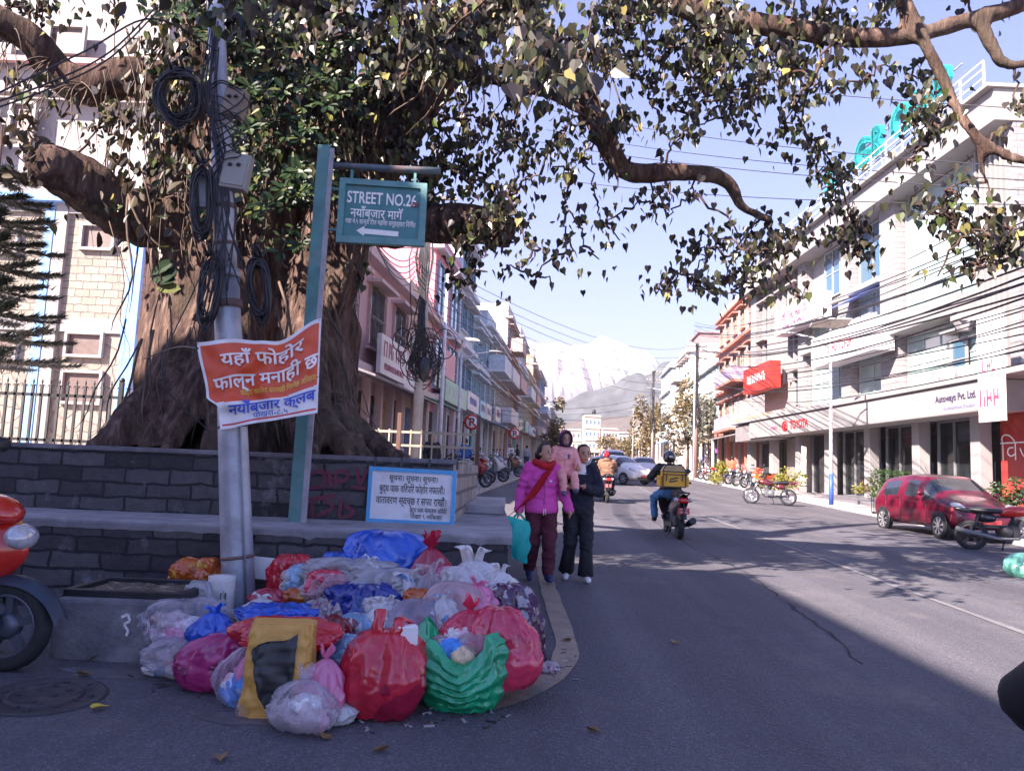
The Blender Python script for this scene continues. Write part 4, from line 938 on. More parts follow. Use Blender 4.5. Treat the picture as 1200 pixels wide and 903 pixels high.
f_mag = F_('magenta film', (.58, .04, .24), clear=.15, print_col=[(.25, .02, .12)]); f_pink = F_('pink film', (.90, .26, .46)); f_green = F_('green film', (.014, .50, .22), print_col=None, pscale=5)
f_clear = F_('clear film', (.74, .72, .80), clear=.88); f_clear2 = F_('milky film', (.74, .70, .76), clear=.7); f_white = F_('white film', (.74, .72, .74), var=.1); f_grey = F_('grey film', (.48, .46, .49), rough=.4)
f_ppink = F_('pale pink film', (.72, .52, .56), clear=.2); f_lav = F_('lavender film', (.52, .46, .58), clear=.5); f_black = F_('black film', (.012, .012, .016)); f_purp = F_('purple printed film', (.085, .012, .07), print_col=[(.55, .5, .55), (.45, .06, .12)], pscale=7)
f_orange = F_('orange printed film', (.66, .13, .02), print_col=[(.75, .42, .03), (.55, .02, .03)], pscale=6); f_wprint = F_('white printed film', (.72, .70, .72), print_col=[(.05, .25, .62)], pscale=5); f_lblue = F_('pale blue film', (.28, .50, .74), print_col=[(.75, .72, .75), (.65, .12, .2)], pscale=5); f_foil = F_('foil', (.42, .36, .40), print_col=[(.30, .03, .10), (.7, .68, .7)], pscale=14, rough=.2)
f_dred2 = F_('dark red film', (.33, .01, .02), clear=.15)
trash = [pmat('paper scraps', c_, .9, .4, 22, .4, 40, dirt=d_, dscale=9, damt=.9) for c_, d_ in (((.78, .74, .72), (.65, .12, .25)), ((.70, .56, .36), (.25, .12, .12)), ((.70, .22, .38), (.8, .75, .75)), ((.08, .28, .75), (.8, .8, .85)), ((.50, .40, .40), (.16, .06, .08)))]
t0_, t1_, t2_, t3_, t4_ = trash
# fillers at the heart of the heap
bag(400, 690, .55, .40, 5.75, f_grey, 'grey rubbish bag buried under the blue and white bags by the ledge', wr=.12)
bag(470, 672, .62, .42, 5.7, f_clear2, 'milky rubbish bag buried under the big blue bag', wr=.12, contents=[t0_, t1_])
bag(548, 690, .60, .40, 5.55, f_grey, 'dark grey rubbish bag wedged behind the white bag at the right of the heap', wr=.12)
bag(350, 700, .5, .36, 5.85, f_black, 'black rubbish bag behind the green post against the stone ledge', wr=.12)
# back row
bag(455, 621, .64, .40, 5.85, f_blue, 'large bright blue rubbish bag on top of the heap against the ledge', 'none', wr=.075, top=.35, z=.50)
bag(398, 648, .22, .16, 5.7, f_blue, 'small crumpled blue bag left of the large bright blue bag', 'none', wr=.2, z=.58)
bag(512, 640, .36, .44, 5.55, f_dred, 'crimson rubbish bag with a knotted neck leaning on the ledge', 'tuft', wr=.09, lean=(-.12, 0), top=.35, z=.36)
bag(572, 655, .42, .30, 5.45, f_white, 'white rubbish bag at the right end of the ledge', 'ears', wr=.1, lean=(-.25, 0), z=.38, top=.3)
bag(232, 655, .30, .27, 5.9, f_orange, 'orange and yellow snack packaging bag against the wall behind the pole', 'none', wr=.22, z=.36)
bag(344, 650, .30, .40, 5.95, f_red, 'red cloth sack standing just behind the green post', 'none', wr=.16)
bag(368, 662, .36, .32, 5.55, f_lblue, 'pale blue and white printed bag right of the green post', 'none', wr=.16, z=.36)
bag(372, 690, .35, .16, 5.5, F_('dark green film', (.012, .16, .075)), 'dark green bag under the pale blue printed bag', 'none', wr=.14, z=.30)
# middle
o = bag(412, 655, .46, .20, 5.5, f_grey, 'crumpled grey plastic sheet draped over the bags below the large blue bag', 'none', wr=.24, z=.56, dep=.3)
bag(452, 668, .50, .26, 5.3, f_grey, 'creased pale grey bag between the large blue bag and the dark blue bag', 'none', wr=.2, z=.44)
bag(402, 672, .36, .24, 5.3, f_clear2, 'milky crumpled bag left of the creased grey sheet', 'none', wr=.22, z=.42, contents=[t0_, t4_])
bag(428, 684, .42, .32, 5.1, f_dblue, 'dark blue rubbish bag in the middle of the heap', 'none', wr=.17, top=.3, z=.27)
bag(395, 692, .24, .30, 5.2, f_black, 'small black bag beside the dark blue bag', 'none', wr=.16, z=.25)
bag(478, 676, .30, .36, 5.15, f_wprint, 'white shopping bag with blue print in the middle of the heap', 'ears', wr=.12, z=.22)
bag(505, 668, .27, .34, 5.1, f_clear2, 'milky white bag with tied handles below the crimson bag', 'ears', wr=.10, z=.28, contents=[t0_, t3_])
bag(545, 665, .34, .26, 5.15, f_white, 'small crumpled white bag below the white bag at the ledge end', 'none', wr=.16, z=.34)
bag(532, 682, .42, .36, 4.95, f_ppink, 'pale pink rubbish bag above the bright green bag', 'none', wr=.09, z=.22, contents=[t0_, t2_])
bag(494, 702, .38, .42, 4.85, f_lav, 'lavender see-through bag between the red and green bags', 'none', wr=.10, contents=[t1_, t0_, t2_])
bag(598, 684, .36, .36, 5.0, f_purp, 'dark purple printed sack at the right side of the heap', 'none', wr=.12, z=.24)
bag(612, 714, .26, .40, 4.8, f_purp, 'lower dark purple printed sack at the heap corner next to the yellow road line', 'none', wr=.14, lean=(-.1, 0))
bag(400, 722, .28, .30, 4.85, f_dred2, 'dark red see-through bag left of the big red bag', 'none', wr=.15, z=.18, contents=[t4_, t1_])
bag(424, 718, .26, .22, 4.9, f_lblue, 'small blue and white bag behind the big red bag', 'none', wr=.18, z=.28)
bag(385, 704, .26, .30, 5.0, f_foil, 'silvery foil rubbish bag right of the red topped yellow bag', 'none', wr=.22, z=.2)
bag(480, 722, .24, .20, 4.9, f_wprint, 'crushed white carton bag between the big red bag and the lavender bag', 'none', wr=.2, z=.28)
# front row
bag(220, 702, .44, .36, 4.95, f_clear, 'large clear bag of paper at the left end of the heap', 'none', wr=.12, z=.30, contents=[t0_, t1_, t4_, t2_, t0_], dep=.40)
bag(216, 748, .32, .27, 4.72, f_clear2, 'lower milky bag of dark scraps at the left end of the heap', 'none', wr=.18, contents=[t4_, t2_, t4_])
bag(240, 682, .22, .26, 5.3, f_grey, 'grey crumpled bag left of the leaning pole foot', 'none', wr=.2, z=.30)
bag(262, 742, .42, .40, 4.55, f_mag, 'magenta see-through bag in the front row left of the clear blue bag', 'none', wr=.10, lean=(.15, 0), contents=[t2_, t4_])
bag(288, 738, .26, .22, 4.6, f_blue, 'crumpled blue bag between the magenta bag and the yellow bag', 'none', wr=.16, z=.36)
bag(292, 752, .28, .38, 4.3, f_clear, 'clear bag holding a blue bottle at the front left of the heap', 'tuft', wr=.12, contents=[t3_, t3_, t2_, t0_], lean=(.05, 0))
bag(330, 709, .36, .15, 4.75, f_blue, 'flattened blue bag on top of the heap between the two poles', 'none', wr=.22, z=.46)
bag(334, 724, .46, .20, 4.45, f_red, 'bright red bag slumped over the yellow bag', 'none', wr=.12, z=.40, dep=.34, top=.2)
bag(383, 770, .24, .28, 4.15, f_pink, 'pink rubbish bag at the front left of the big red bag', 'tuft', wr=.09)
bag(358, 795, .31, .26, 4.0, f_clear2, 'milky see-through bag of scraps nearest the street in front of the yellow bag', 'tuft', wr=.15, contents=[t2_, t4_, t0_, t4_])
bag(592, 712, .36, .44, 4.55, f_pinkred, 'pinkish red rubbish bag slumped behind the bright green bag', 'none', wr=.12, lean=(-.1, 0))
bag(552, 713, .34, .30, 4.62, f_pinkred, 'pinkish red bag rim folded behind the bright green bag', 'tuft', wr=.13, z=.36)
bag(396, 826, .14, .09, 4.1, f_white, 'scrap of white paper bag between the pink and big red bags', 'none', wr=.22)

# smaller bags stuffed in the gaps
for (px, py, w, h, d, mt_, kn, lab) in ((306, 700, .24, .20, 4.9, f_white, 'ears', 'small white handled bag between the leaning pole and the green post'), (368, 728, .24, .22, 4.7, f_clear2, 'ears', 'small milky handled bag right of the red bag on the yellow sack'), (404, 744, .22, .20, 4.55, f_lblue, 'none', 'small pale blue bag just left of the big red bag'), (452, 706, .25, .22, 4.9, f_white, 'ears', 'small white handled bag right of the dark blue bag'), (500, 738, .22, .20, 4.65, f_white, 'none', 'small white bag squeezed between the red carrier bag and the green bag'),
        (560, 684, .24, .20, 4.95, f_pink, 'ears', 'small pink handled bag above the pinkish red bag'), (434, 655, .24, .16, 5.45, f_white, 'ears', 'small white handled bag lying on the grey sheet'), (386, 668, .24, .20, 5.3, f_pinkred, 'none', 'small pinkish red bag beside the pale blue printed bag'), (520, 700, .22, .20, 4.8, f_wprint, 'ears', 'small blue printed white bag over the lavender bag'), (252, 716, .24, .22, 4.75, f_blue, 'ears', 'small blue handled bag above the magenta bag'), (586, 668, .24, .20, 5.1, f_white, 'ears', 'small white handled bag above the dark purple sack'), (318, 690, .20, .18, 5.3, f_dred, 'none', 'small crimson bag behind the leaning pole and the blue bag')):
    bag(px, py, w, h, d, mt_, lab, kn, wr=.17, res=(56, 34), z=at(px, py, d).z - h, contents=[t0_, t3_] if mt_ is f_clear2 else None)
# small wrappers and scraps tucked between the bags
for (px, py, w, h, d, mt_, lab) in ((470, 752, .13, .10, 4.55, f_foil, 'crushed foil wrapper between the big red bag and the green bag'), (418, 762, .12, .10, 4.5, f_wprint, 'white and blue wrapper at the upper left of the big red bag'), (300, 735, .14, .08, 4.5, f_ppink, 'pale pink wrapper above the clear bag with the blue bottle'), (372, 742, .15, .12, 4.6, f_dred, 'crimson wrapper right of the yellow sack'), (352, 690, .16, .10, 5.3, f_orange, 'orange wrapper at the foot of the green post'),
        (446, 700, .15, .10, 4.95, f_white, 'crumpled white paper below the dark blue bag'), (530, 664, .14, .10, 5.2, f_pink, 'pink wrapper beside the crimson bag'), (640, 776, .12, .06, 4.62, f_foil, 'silvery scrap on the road right of the lower purple sack'), (188, 776, .14, .07, 4.7, f_wprint, 'printed paper scrap by the trough left of the heap'), (490, 690, .13, .10, 5.0, f_orange, 'orange wrapper left of the pale pink bag'), (424, 838, .10, .05, 4.2, f_black, 'small black scrap in front of the big red bag')):
    bag(px, py, w, h, d, mt_, lab, 'none', wr=.26, name='crumpled_wrapper', res=(40, 24), cat='wrapper', z=at(px, py, d).z - h)
bt = thing('plastic_bottle', 'clear plastic bottle with a blue cap lying in front of the yellow sack', 'bottle', ground(300, 838), R(25), HEAP); b = MB(); b.lathe([(0, -.10), (.030, -.10), (.032, -.08), (.029, -.03), (.032, .02), (.028, .06), (.013, .09), (.012, .105)], (0, 0, .034), 'x', 16); b.build('body', f_clear, bt); b = MB(); b.lathe([(.014, .104), (.014, .122), (0, .122)], (0, 0, .034), 'x', 12); b.build('cap', f_blue, bt)
# bright red carrier bag with two handles
T = ground(446, 836); rb = thing('carrier_bag', 'big red plastic carrier bag with looped handles in the front row', 'rubbish bag', T, 0, HEAP)
b = bagmesh(.44, .36, .44, 61, 'none', .085, lean=(.02, 0), top=.55)
b.build('film', F_('red carrier film', (.84, .03, .07), clear=.08, print_col=[(.42, .01, .06)], pscale=2.2), rb)
for sx, hh in ((-1, .14), (1, .10)):
    b = MB(); pts = smooth_path([Vector((.0 + sx * .015, -.05, .36)), Vector((.02 + sx * .05, -.06, .46)), Vector((.03 + sx * .06, 0, .40 + hh)), Vector((.04 + sx * .09, .05, .46)), Vector((.02 + sx * .10, .06, .36))], 6)
    b.tube(pts, .028, 10, sq=.35, wob=lambda i, a, p: 1 + .25 * math.sin(a * 3 + i * .8)); b.build('handle', f_red, rb)
b = MB(); b.ell((-.02, -.125, .15), (.10, .06, .06), fn=lambda p, d: p * (1 + .4 * noise.noise(d * 3))); b.build('contents', P((.10, .02, .13), .5), rb)
b = MB(); b.box((.12, -.02, .42), (.11, .07, .10), .3); b.build('carton', M['white'], rb, bevel=.006)

# green open bag
T = ground(540, 826); gb = thing('open_bag', 'bright green open-topped bag stuffed with rubbish in the front row', 'rubbish bag', T, 0, HEAP)
def gsurf(u, v):
    a = 2 * PI * u; q = Vector((math.cos(a) * 1.2, math.sin(a) * 1.2, v * 1.6 + 3)); fr = max(0, -math.sin(a))
    hrim = .34 + .12 * abs(math.cos(a)) ** 3 + .03 * math.sin(a * 5) - .05 * fr + (.05 if math.cos(a) > .6 else 0)
    pr = .72 + .62 * math.sin(PI * min(1, v * .62 + .12)) - .32
    ring = math.sin(v * 34 + 6 * noise.noise(q * 1.3) + 2 * math.sin(a * 2)) * .011 * (1 - abs(v - .45) * 1.2)
    cr = (1 - 2 * abs(noise.noise(q * 2.6))) * .016 + (1 - 2 * abs(noise.noise(q * 6))) * .010
    rx = .268 * pr + ring + cr; ry = .205 * pr + ring + cr
    if v > .9: rx -= (v - .9) * .28; ry -= (v - .9) * .28
    return Vector((math.cos(a) * rx, math.sin(a) * ry, v * hrim + .012 * noise.noise(q * 3)))
b = MB(); b.grid(gsurf, 110, 60); b.poly([gsurf(i / 40, .02) for i in range(40)]); b.build('film', f_green, gb, fix=False)
for (x, y, z, r_, m_) in ((.06, -.06, .34, .085, f_clear2), (-.06, -.08, .32, .07, t3_), (-.02, .04, .35, .09, t0_), (.12, .03, .36, .07, f_white), (-.13, -.02, .33, .06, t4_), (.0, -.10, .29, .07, t1_), (.05, .08, .33, .1, t4_), (-.1, .09, .33, .08, f_grey)):
    b = MB(); b.ell((x, y, z), (r_, r_ * .8, r_ * .75), fn=lambda p, d: p * (1 + .5 * (1 - 2 * abs(noise.noise(d * 2.6 + Vector((x * 40, y * 40, 0))))) * .5), nu=22, nv=14); b.build('contents', m_, gb)
for (x, s_) in ((-.20, -1), (.20, 1)):
    b = MB(); b.grid(lambda u, v: Vector((x + (u - .5) * .12 * (1 - v * .5) + s_ * .015 * v, -.02 + .03 * math.sin(u * 9) + .03 * v, .36 + v * .10 + .02 * math.sin(u * 7 + v * 5))), 12, 10); b.build('handle', f_green, gb, fix=False)

# yellow sack with a black panel
T = ground(326, 832); yb = thing('sack', 'mustard yellow sack with a black angular print standing in the front row', 'rubbish bag', T, R(4), HEAP)
def ysurf(u, v, off=0):
    a = 2 * PI * u; c_, s_ = math.cos(a), math.sin(a); e = .42; x = math.copysign(abs(c_) ** e, c_); y = math.copysign(abs(s_) ** e, s_); q = Vector((x * 1.3, y * 1.3, v * 2.4 + 9))
    cr = (1 - 2 * abs(noise.noise(q * 1.7))) * .014 + (1 - 2 * abs(noise.noise(q * 4.5))) * .007
    return Vector((x * (.178 + cr + off - .03 * v), y * (.125 + cr + off - .045 * v + .025 * math.sin(PI * v)), v * .46))
YM = pmat('mustard sack', (.62, .33, .07), .5, .12, 4, .25, 30, dirt=(.40, .2, .06), dscale=4, damt=.4)
b = MB(); b.grid(ysurf, 96, 40); b.poly([ysurf(i / 40, 1) for i in range(40)]); b.build('film', YM, yb, fix=False)
b = MB()
def pan(s, t):                                    # the black kite-shaped print, laid on the front
    t_ = .06 + .83 * t; l = .70 + .055 * (1 - t) ** .7 * (1 if t > .5 else 1) + .0; u0 = .675 + .080 * (1 - t) ** .8; u1 = .790 - .018 * (1 - t); u = u0 + (u1 - u0) * s; t_ = .03 + (.74 + .15 * s) * t
    return ysurf(u, t_ * (1 if s > .0 else 1) - .10 * (1 - s) * (t > .97), .013)
b.grid(pan, 12, 30); b.build('black_print', M['black'], yb, fix=False)

# odd rubbish
T = ground(255, 742); pk = thing('paper_sack', 'white paper drum with black lettering standing left of the leaning pole foot', 'drum', at(257, 722, 5.35), 0)
b = MB(); b.lathe([(0, 0), (.088, 0), (.09, .02), (.088, .24), (.09, .27), (0, .272)], n=24); b.v = [Vector((v.x * (1 + .04 * noise.noise(v * 12)), v.y, v.z)) for v in b.v]; pb = b.build('body', pmat('dirty white paper', (.60, .58, .58), .8, .1, 6, .3, 30, dirt=(.3, .27, .25), dscale=8, damt=.6), pk)
b = MB(); lettering(b, 'C', (.045, -.086, .05), (1, .45, 0), (0, 0, 1), .07, None, bold=.02, off=.003); lettering(b, 'H', (.045, -.086, .13), (1, .45, 0), (0, 0, 1), .06, None, bold=.02, off=.003); b.build('lettering', M['black'], pb, fix=False)
c_ = at(330, 668, 6.1); wb = MB(); wb.box((0, 0, 0), (.50, .012, .17), rot=Matrix.Rotation(R(4), 3, 'Y')); o = wb.build('foam_sheet', M['white'], bevel=.003); o.location = c_; tag(o, 'white foam sheet lying behind the two poles against the wall', 'foam sheet')
# loose leaves, sticks and scraps on the asphalt
LFM = pmat('dry leaf', (.22, .13, .05), .8, .3, 20)
for i, (x, y, lab) in enumerate(((92, 792, 'dry brown leaf lying right of the manhole cover'), (380, 868, 'curled tan leaf in front of the milky see-through bag'), (452, 880, 'small brown leaf near the bottom edge of the view'), (690, 857, 'dry leaf in the middle of the empty foreground road'), (790, 755, 'dead leaf on the road to the right of the yellow line'), (668, 752, 'dead leaf lying on the curved yellow line'),
                                (257, 888, 'brown leaf low on the asphalt below the heap'), (108, 833, 'yellow leaf lying just below the manhole cover'), (648, 655, 'leaf beside the shoes of the woman in pink'), (113, 772, 'dry leaf at the foot of the concrete trough'))):
    p = ground(x, y); V = []; F = []; heart(V, F, Vector((0, 0, .012)), .075, Vector((.25 * math.sin(i * 2), .25, 1)), Vector((math.cos(i * 1.9), math.sin(i * 1.9), .05)), .5)
    me = bpy.data.meshes.new('leaf'); me.from_pydata([tuple(v) for v in V], [], F); o = link('fallen_leaf', me, LFM if i != 7 else P((.55, .42, .05), .7)); o.location = p; tag(o, lab, 'leaf', 'dead leaves on the road')
lt = MB(); 
for i in range(150):
    x, y = rnd.choice(((620, 790), (300, 815), (220, 800), (450, 845), (640, 770), (420, 835), (180, 790), (560, 832), (500, 838))); p = ground(x + rnd.gauss(0, 28), y + rnd.gauss(0, 9)); a = rnd.uniform(0, PI); s_ = rnd.uniform(.006, .03)
    lt.box(p + Vector((0, 0, .005)), (s_ * 2.2, s_ * .6, .006), rot=Matrix.Rotation(a, 3, 'Z') @ Matrix.Rotation(rnd.gauss(0, .3), 3, 'X'), m=rnd.randint(0, 2))
struct(lt.build('litter', [P((.10, .075, .06), .9), P((.35, .32, .32), .9), P((.045, .035, .035), .9)]), 'stuff')
# ---------------------------------------------------------------- buildings
SIGNW = pmat('sign white', (.6, .71, .73), .5, .05, 2, dirt=(.5, .45, .45), dscale=1.5, damt=.4)
def frame_window(parent, x, z, w, h, y=0, fm=None, gm=None, mull=1, trans=0, t=.06, dep=.09, name='window'):
    """a window in the local wall plane y (outside is -y): frame with its pane(s)"""
    b = MB()
    for (cx, cz, sx, sz) in ((x, z + h / 2 - t / 2, w, t), (x, z - h / 2 + t / 2, w, t)): b.box((cx, y - dep / 2, cz), (sx, dep, sz))
    for sx in (-1, 1): b.box((x + sx * (w / 2 - t / 2), y - dep / 2, z), (t, dep, h - 2 * t))
    for i in range(mull): b.box((x - w / 2 + w * (i + 1) / (mull + 1), y - dep / 2 + .008, z), (t * .7, dep * .8, h - 2 * t))
    for i in range(trans): b.box((x, y - dep / 2 + .012, z - h / 2 + h * (i + 1) / (trans + 1)), (w - 2 * t, dep * .7, t * .6))
    f = b.build(name, fm or M['white'], parent)
    b = MB(); b.box((x, y - .012, z), (w - 2 * t, .02, h - 2 * t)); b.build('pane', gm or M['glass'], f); return f
def railing(mb, x0, x1, y, z0, z1, step=.14, r=.011, rails=(0.02, 1)):
    for k in rails: mb.bar((x0, y, z0 + (z1 - z0) * k), (x1, y, z0 + (z1 - z0) * k), .035, .035)
    n = max(1, int((x1 - x0) / step))
    for i in range(n + 1): x = x0 + (x1 - x0) * i / n; mb.box((x, y, (z0 + z1) / 2), (r * 2, r * 2, z1 - z0 - .03))
def signboard(parent, x0, x1, z0, z1, y, col, txt='', tcol=(.6, .03, .05), dep=.10, th=.5, tw=.8, name='signboard', extra=None):
    b = MB(); b.box(((x0 + x1) / 2, y - dep / 2, (z0 + z1) / 2), (x1 - x0, dep, z1 - z0)); o = b.build(name, pmat('board', col, .5, .06, 2, dirt=[q * .6 for q in col], dscale=1.5, damt=.4), parent)
    if txt.startswith('~'):                         # lettering too small to read in the photograph: strokes in rows
        b = MB(); rq = random.Random(len(txt) * 31 + int(x0 * 10)); n_ = max(3, int((x1 - x0) * tw / ((z1 - z0) * th * .62))); rows = ((.34, th),) if not extra else ((.46, th * .8), (.14, .16))
        for zr, hh in rows:
            H_ = (z1 - z0) * hh; zb = z0 + (z1 - z0) * zr; step = H_ * .62; k_ = max(3, int((x1 - x0) * tw / step)); xa = (x0 + x1) / 2 - k_ * step / 2
            for q in range(k_):
                if rq.random() < .12: continue
                x = xa + q * step; yb = y - dep - .008
                b.box((x + step * .12, yb, zb + H_ / 2), (step * .2, .012, H_))
                if rq.random() < .7: b.box((x + step * .45, yb, zb + H_ * rq.choice((.08, .5, .92))), (step * .5, .010, H_ * .17))
                if rq.random() < .6: b.box((x + step * .68, yb - .001, zb + H_ * rq.uniform(.3, .7)), (step * .18, .012, H_ * .6))
        b.build('lettering', P(tcol, .5), o)
    elif txt:
        b = MB(); lettering(b, txt, ((x0 + x1) / 2, y - dep, z0 + (z1 - z0) * (.5 - th * .35)), (1, 0, 0), (0, 0, 1), (z1 - z0) * th, (x1 - x0) * tw, bold=.02, off=.012)
        if extra: lettering(b, extra, ((x0 + x1) / 2, y - dep, z0 + (z1 - z0) * .1), (1, 0, 0), (0, 0, 1), (z1 - z0) * .2, (x1 - x0) * .6, bold=.01, off=.012)
        b.build('lettering', P(tcol, .5), o, fix=False)
    return o
SHOPC = [(.05, .12, .32), (.30, .07, .05), (.32, .30, .28), (.06, .20, .14), (.35, .22, .08), (.22, .2, .22)]
def house(label, loc, rz, W, D, GF, FL_, col, trim, wincol=None, glass=None, nwin=2, wins=None, signs=(), balc=(), shops=3, awn=None, cabin=None, tank=False, parapet=.8, chajja=True, winh=1.35, winw=1.2, grille=False, railp=None, name='shop_house', seed=0, side_win=0):
    """one street house: ground floor of shop bays, floors with windows, bands, balconies, signs, parapet and what stands on the roof"""
    r_ = random.Random(seed + 5); H = GF + sum(FL_); o = thing(name, label, 'building', loc, rz, 'houses along the street')
    wm = pmat('wall paint', col, .85, .08, 1.2, .15, 20, dirt=[q * .55 for q in col], dscale=.7, damt=.5); tm = pmat('trim paint', trim, .75, .08, 2, dirt=[q * .6 for q in trim], dscale=1, damt=.5)
    b = MB(); b.box((W / 2, D / 2, (GF + H) / 2), (W, D, H - GF)); b.box((W / 2, D / 2 + .25, GF / 2 - .3), (W, D - .5, GF + .6)); wall = b.build('wall', wm, o)
    n = shops; bw = W / n
    for i in range(n + 1):
        b = MB(); b.box((min(max(bw * i, .10), W - .10), .11, GF / 2 - .3), (.20, .22, GF + .6)); b.build('pillar', tm, o)
    for i in range(n):
        c_ = SHOPC[r_.randint(0, 5)]; x = bw * (i + .5); k = r_.random()
        if k < .35:
            b = MB(); 
            for q in range(14): b.box((x, .46, .1 + q * (GF - .5) / 14), (bw - .36, .03 + .02 * (q % 2), (GF - .5) / 14 * .9))
            b.build('shutter', P(c_, .6, dirt=[q * .5 for q in c_]), o)
        else:
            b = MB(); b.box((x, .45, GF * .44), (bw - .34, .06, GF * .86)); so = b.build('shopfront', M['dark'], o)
            for q in range(7):                    # goods in the doorway
                cc = (r_.uniform(.05, .6), r_.uniform(.05, .4), r_.uniform(.05, .5)); b = MB(); b.box((x + r_.uniform(-.36, .36) * bw, .36, r_.uniform(.3, GF * .75)), (r_.uniform(.1, .4), .1, r_.uniform(.12, .5))); b.build('goods', P(cc, .7), so)
    z = GF
    for k, fh in enumerate(FL_):
        b = MB(); b.box((W / 2, -.09, z + .02), (W + .1, .5, .22)); b.build('floor_band', tm, o)
        for i in range(nwin):
            if wins and not wins[k % len(wins)][i]: continue
            x = W * (i + .5) / nwin; zc = z + fh * .52
            f = frame_window(o, x, zc, winw, winh, 0, P(wincol or (.7, .68, .68), .6), glass or M['glass'], 1 if winw > .9 else 0, 1)
            if grille:
                b = MB(); railing(b, x - winw / 2, x + winw / 2, -.14, zc - winh / 2, zc + winh / 2, .12, .008, (.02, .5, .98)); b.build('grille', M['black'], f)
            if chajja: b = MB(); b.box((x, -.22, zc + winh / 2 + .12), (winw + .5, .46, .09)); b.build('sunshade', tm, f)
            b = MB(); b.box((x, -.07, zc - winh / 2 - .05), (winw + .16, .16, .07)); b.build('sill', tm, f)
        z += fh
    for (x0, x1, k) in balc:
        zb = GF + sum(FL_[:k]); b = MB(); b.box(((x0 + x1) / 2, -.62, zb + .05), (x1 - x0, 1.1, .16)); bo = b.build('balcony', tm, o)
        b = MB()
        if railp is None:
            railing(b, x0 + .03, x1 - .03, -1.13, zb + .14, zb + 1.0)
            for x in (x0 + .03, x1 - .03): b.bar((x, -1.13, zb + .98), (x, -.1, zb + .98), .035, .035)
            b.build('railing', P((.5, .48, .5), .5), bo)
        else:
            b.box(((x0 + x1) / 2, -1.13, zb + .56), (x1 - x0, .08, .86)); b.box((x0 + .04, -.62, zb + .56), (.08, .92, .86)); b.box((x1 - .04, -.62, zb + .56), (.08, .92, .86)); b.build('railing', P(railp, .7), bo)
        b = MB(); b.box(((x0 + x1) / 2, -.03, zb + 1.15), (.9, .06, 2.0)); b.build('balcony_door', P((.10, .08, .08), .6), bo)
    b = MB(); b.box((W / 2, -.06, H + .06), (W + .5, .6, .14))
    b.build('cornice', tm, o)
    b = MB()
    if parapet:
        b.box((W / 2, .08, H + .13 + parapet / 2), (W, .14, parapet)); b.box((.07, D / 2, H + .13 + parapet / 2), (.14, D - .3, parapet)); b.box((W - .07, D / 2, H + .13 + parapet / 2), (.14, D - .3, parapet)); b.build('parapet', wm, o)
    b = MB(); b.box((W / 2, D / 2, H + .05), (W - .3, D - .4, .10)); b.build('roof', M['concrete'], o)
    if cabin:
        x0, x1, h, cc = cabin; b = MB(); b.box(((x0 + x1) / 2, D * .4 + .3, H + h / 2 + .1), (x1 - x0, D * .6, h)); b.box(((x0 + x1) / 2, D * .4 + .3, H + h + .16), (x1 - x0 + .4, D * .6 + .4, .12)); cb_ = b.build('roof_cabin', P(cc, .8), o)
        frame_window(cb_, (x0 + x1) / 2, H + h * .55, .9, .9, D * .1 + .29, None, M['glass'], 1)
    if tank:
        b = MB(); b.lathe([(0, 0), (.55, 0), (.57, .1), (.55, .5), (.57, .55), (.55, 1.0), (.4, 1.2), (.18, 1.28), (.18, 1.36), (0, 1.36)], (W * .6, 1.6, H + 1.0), n=20)
        for s_ in (-.4, .4): b.box((W * .6 + s_, 1.6, H + .55), (.08, .08, 1.0))
        b.build('water_tank', M['black'], o)
    for sgn in signs: signboard(o, *sgn)
    if awn:
        b = MB(); b.prism([(.0, -.1, GF - .05), (0, -1.3, GF - .45), (0, -1.3, GF - .5), (0, -.1, GF - .12)], (W, 0, 0)); b.build('awning', P(awn, .6, dirt=[q * .6 for q in awn]), o)
    for i in range(side_win):
        b = MB(); b.box((-.02, D * (i + .5) / side_win, GF + FL_[0] * .5), (.06, 1.1, 1.3)); b.build('side_window', M['glass'], o)
    return o
def on_left(label, y0, y1, *a, **k):              # fronts the left pavement between y0 and y1 metres up the street
    ang = math.atan2(1, .10); x = FL(y0); return house(label, (x, y0, gz(x, y0) + .13), ang, (y1 - y0) / math.sin(ang), *a, **k)
XR2 = lambda y: 15.5 + .08 * (y - 48)
def on_right(label, y0, y1, *a, **k):
    ang = math.atan2(-1, -.08); x = XR2(y1); return house(label, (x, y1, gz(x, y1) + .13), ang, (y1 - y0) / abs(math.sin(ang)), *a, **k)

PK = (.54, .34, .34)
on_left('pink two-storey shop house with a grilled window behind the fig tree', 18.0, 26.2, 3.2, 3.3, [3.1], PK, (.56, .41, .41), (.5, .32, .32), nwin=3, shops=6, winw=1.5, winh=1.7, grille=True, parapet=.5, seed=1,
        signs=[(3.0, 6.0, 3.25, 4.35, -.45, (.66, .60, .58), '~~', (.35, .06, .12), .12, .5, .82, 'signboard', 'x'), (6.5, 9.5, 3.2, 4.3, -.3, (.58, .55, .55), '~', (.45, .05, .10), .1, .4, .8)], awn=(.16, .14, .16))
on_left('peach shop house with a green tin awning next to the pink one', 26.3, 30.2, 7.5, 3.2, [3.0], (.62, .42, .34), (.55, .42, .38), nwin=2, shops=2, parapet=.7, seed=2, awn=(.05, .22, .13), winw=.9)
on_left('tall house with a pink frame and blue glass front', 30.3, 36.4, 9, 3.2, [3.0, 3.0], (.60, .22, .27), (.55, .50, .55), (.3, .35, .4), M['bglass'], nwin=2, shops=3, winw=2.2, winh=2.2, chajja=False, seed=3,
        signs=[(.3, 5.8, 3.1, 4.0, -.5, (.30, .48, .38), '~~~', (.7, .68, .65), .1, .45, .7), (.2, 2.8, 4.1, 5.2, -.4, (.6, .25, .3))], cabin=(1, 5, 2.2, (.5, .56, .66)))
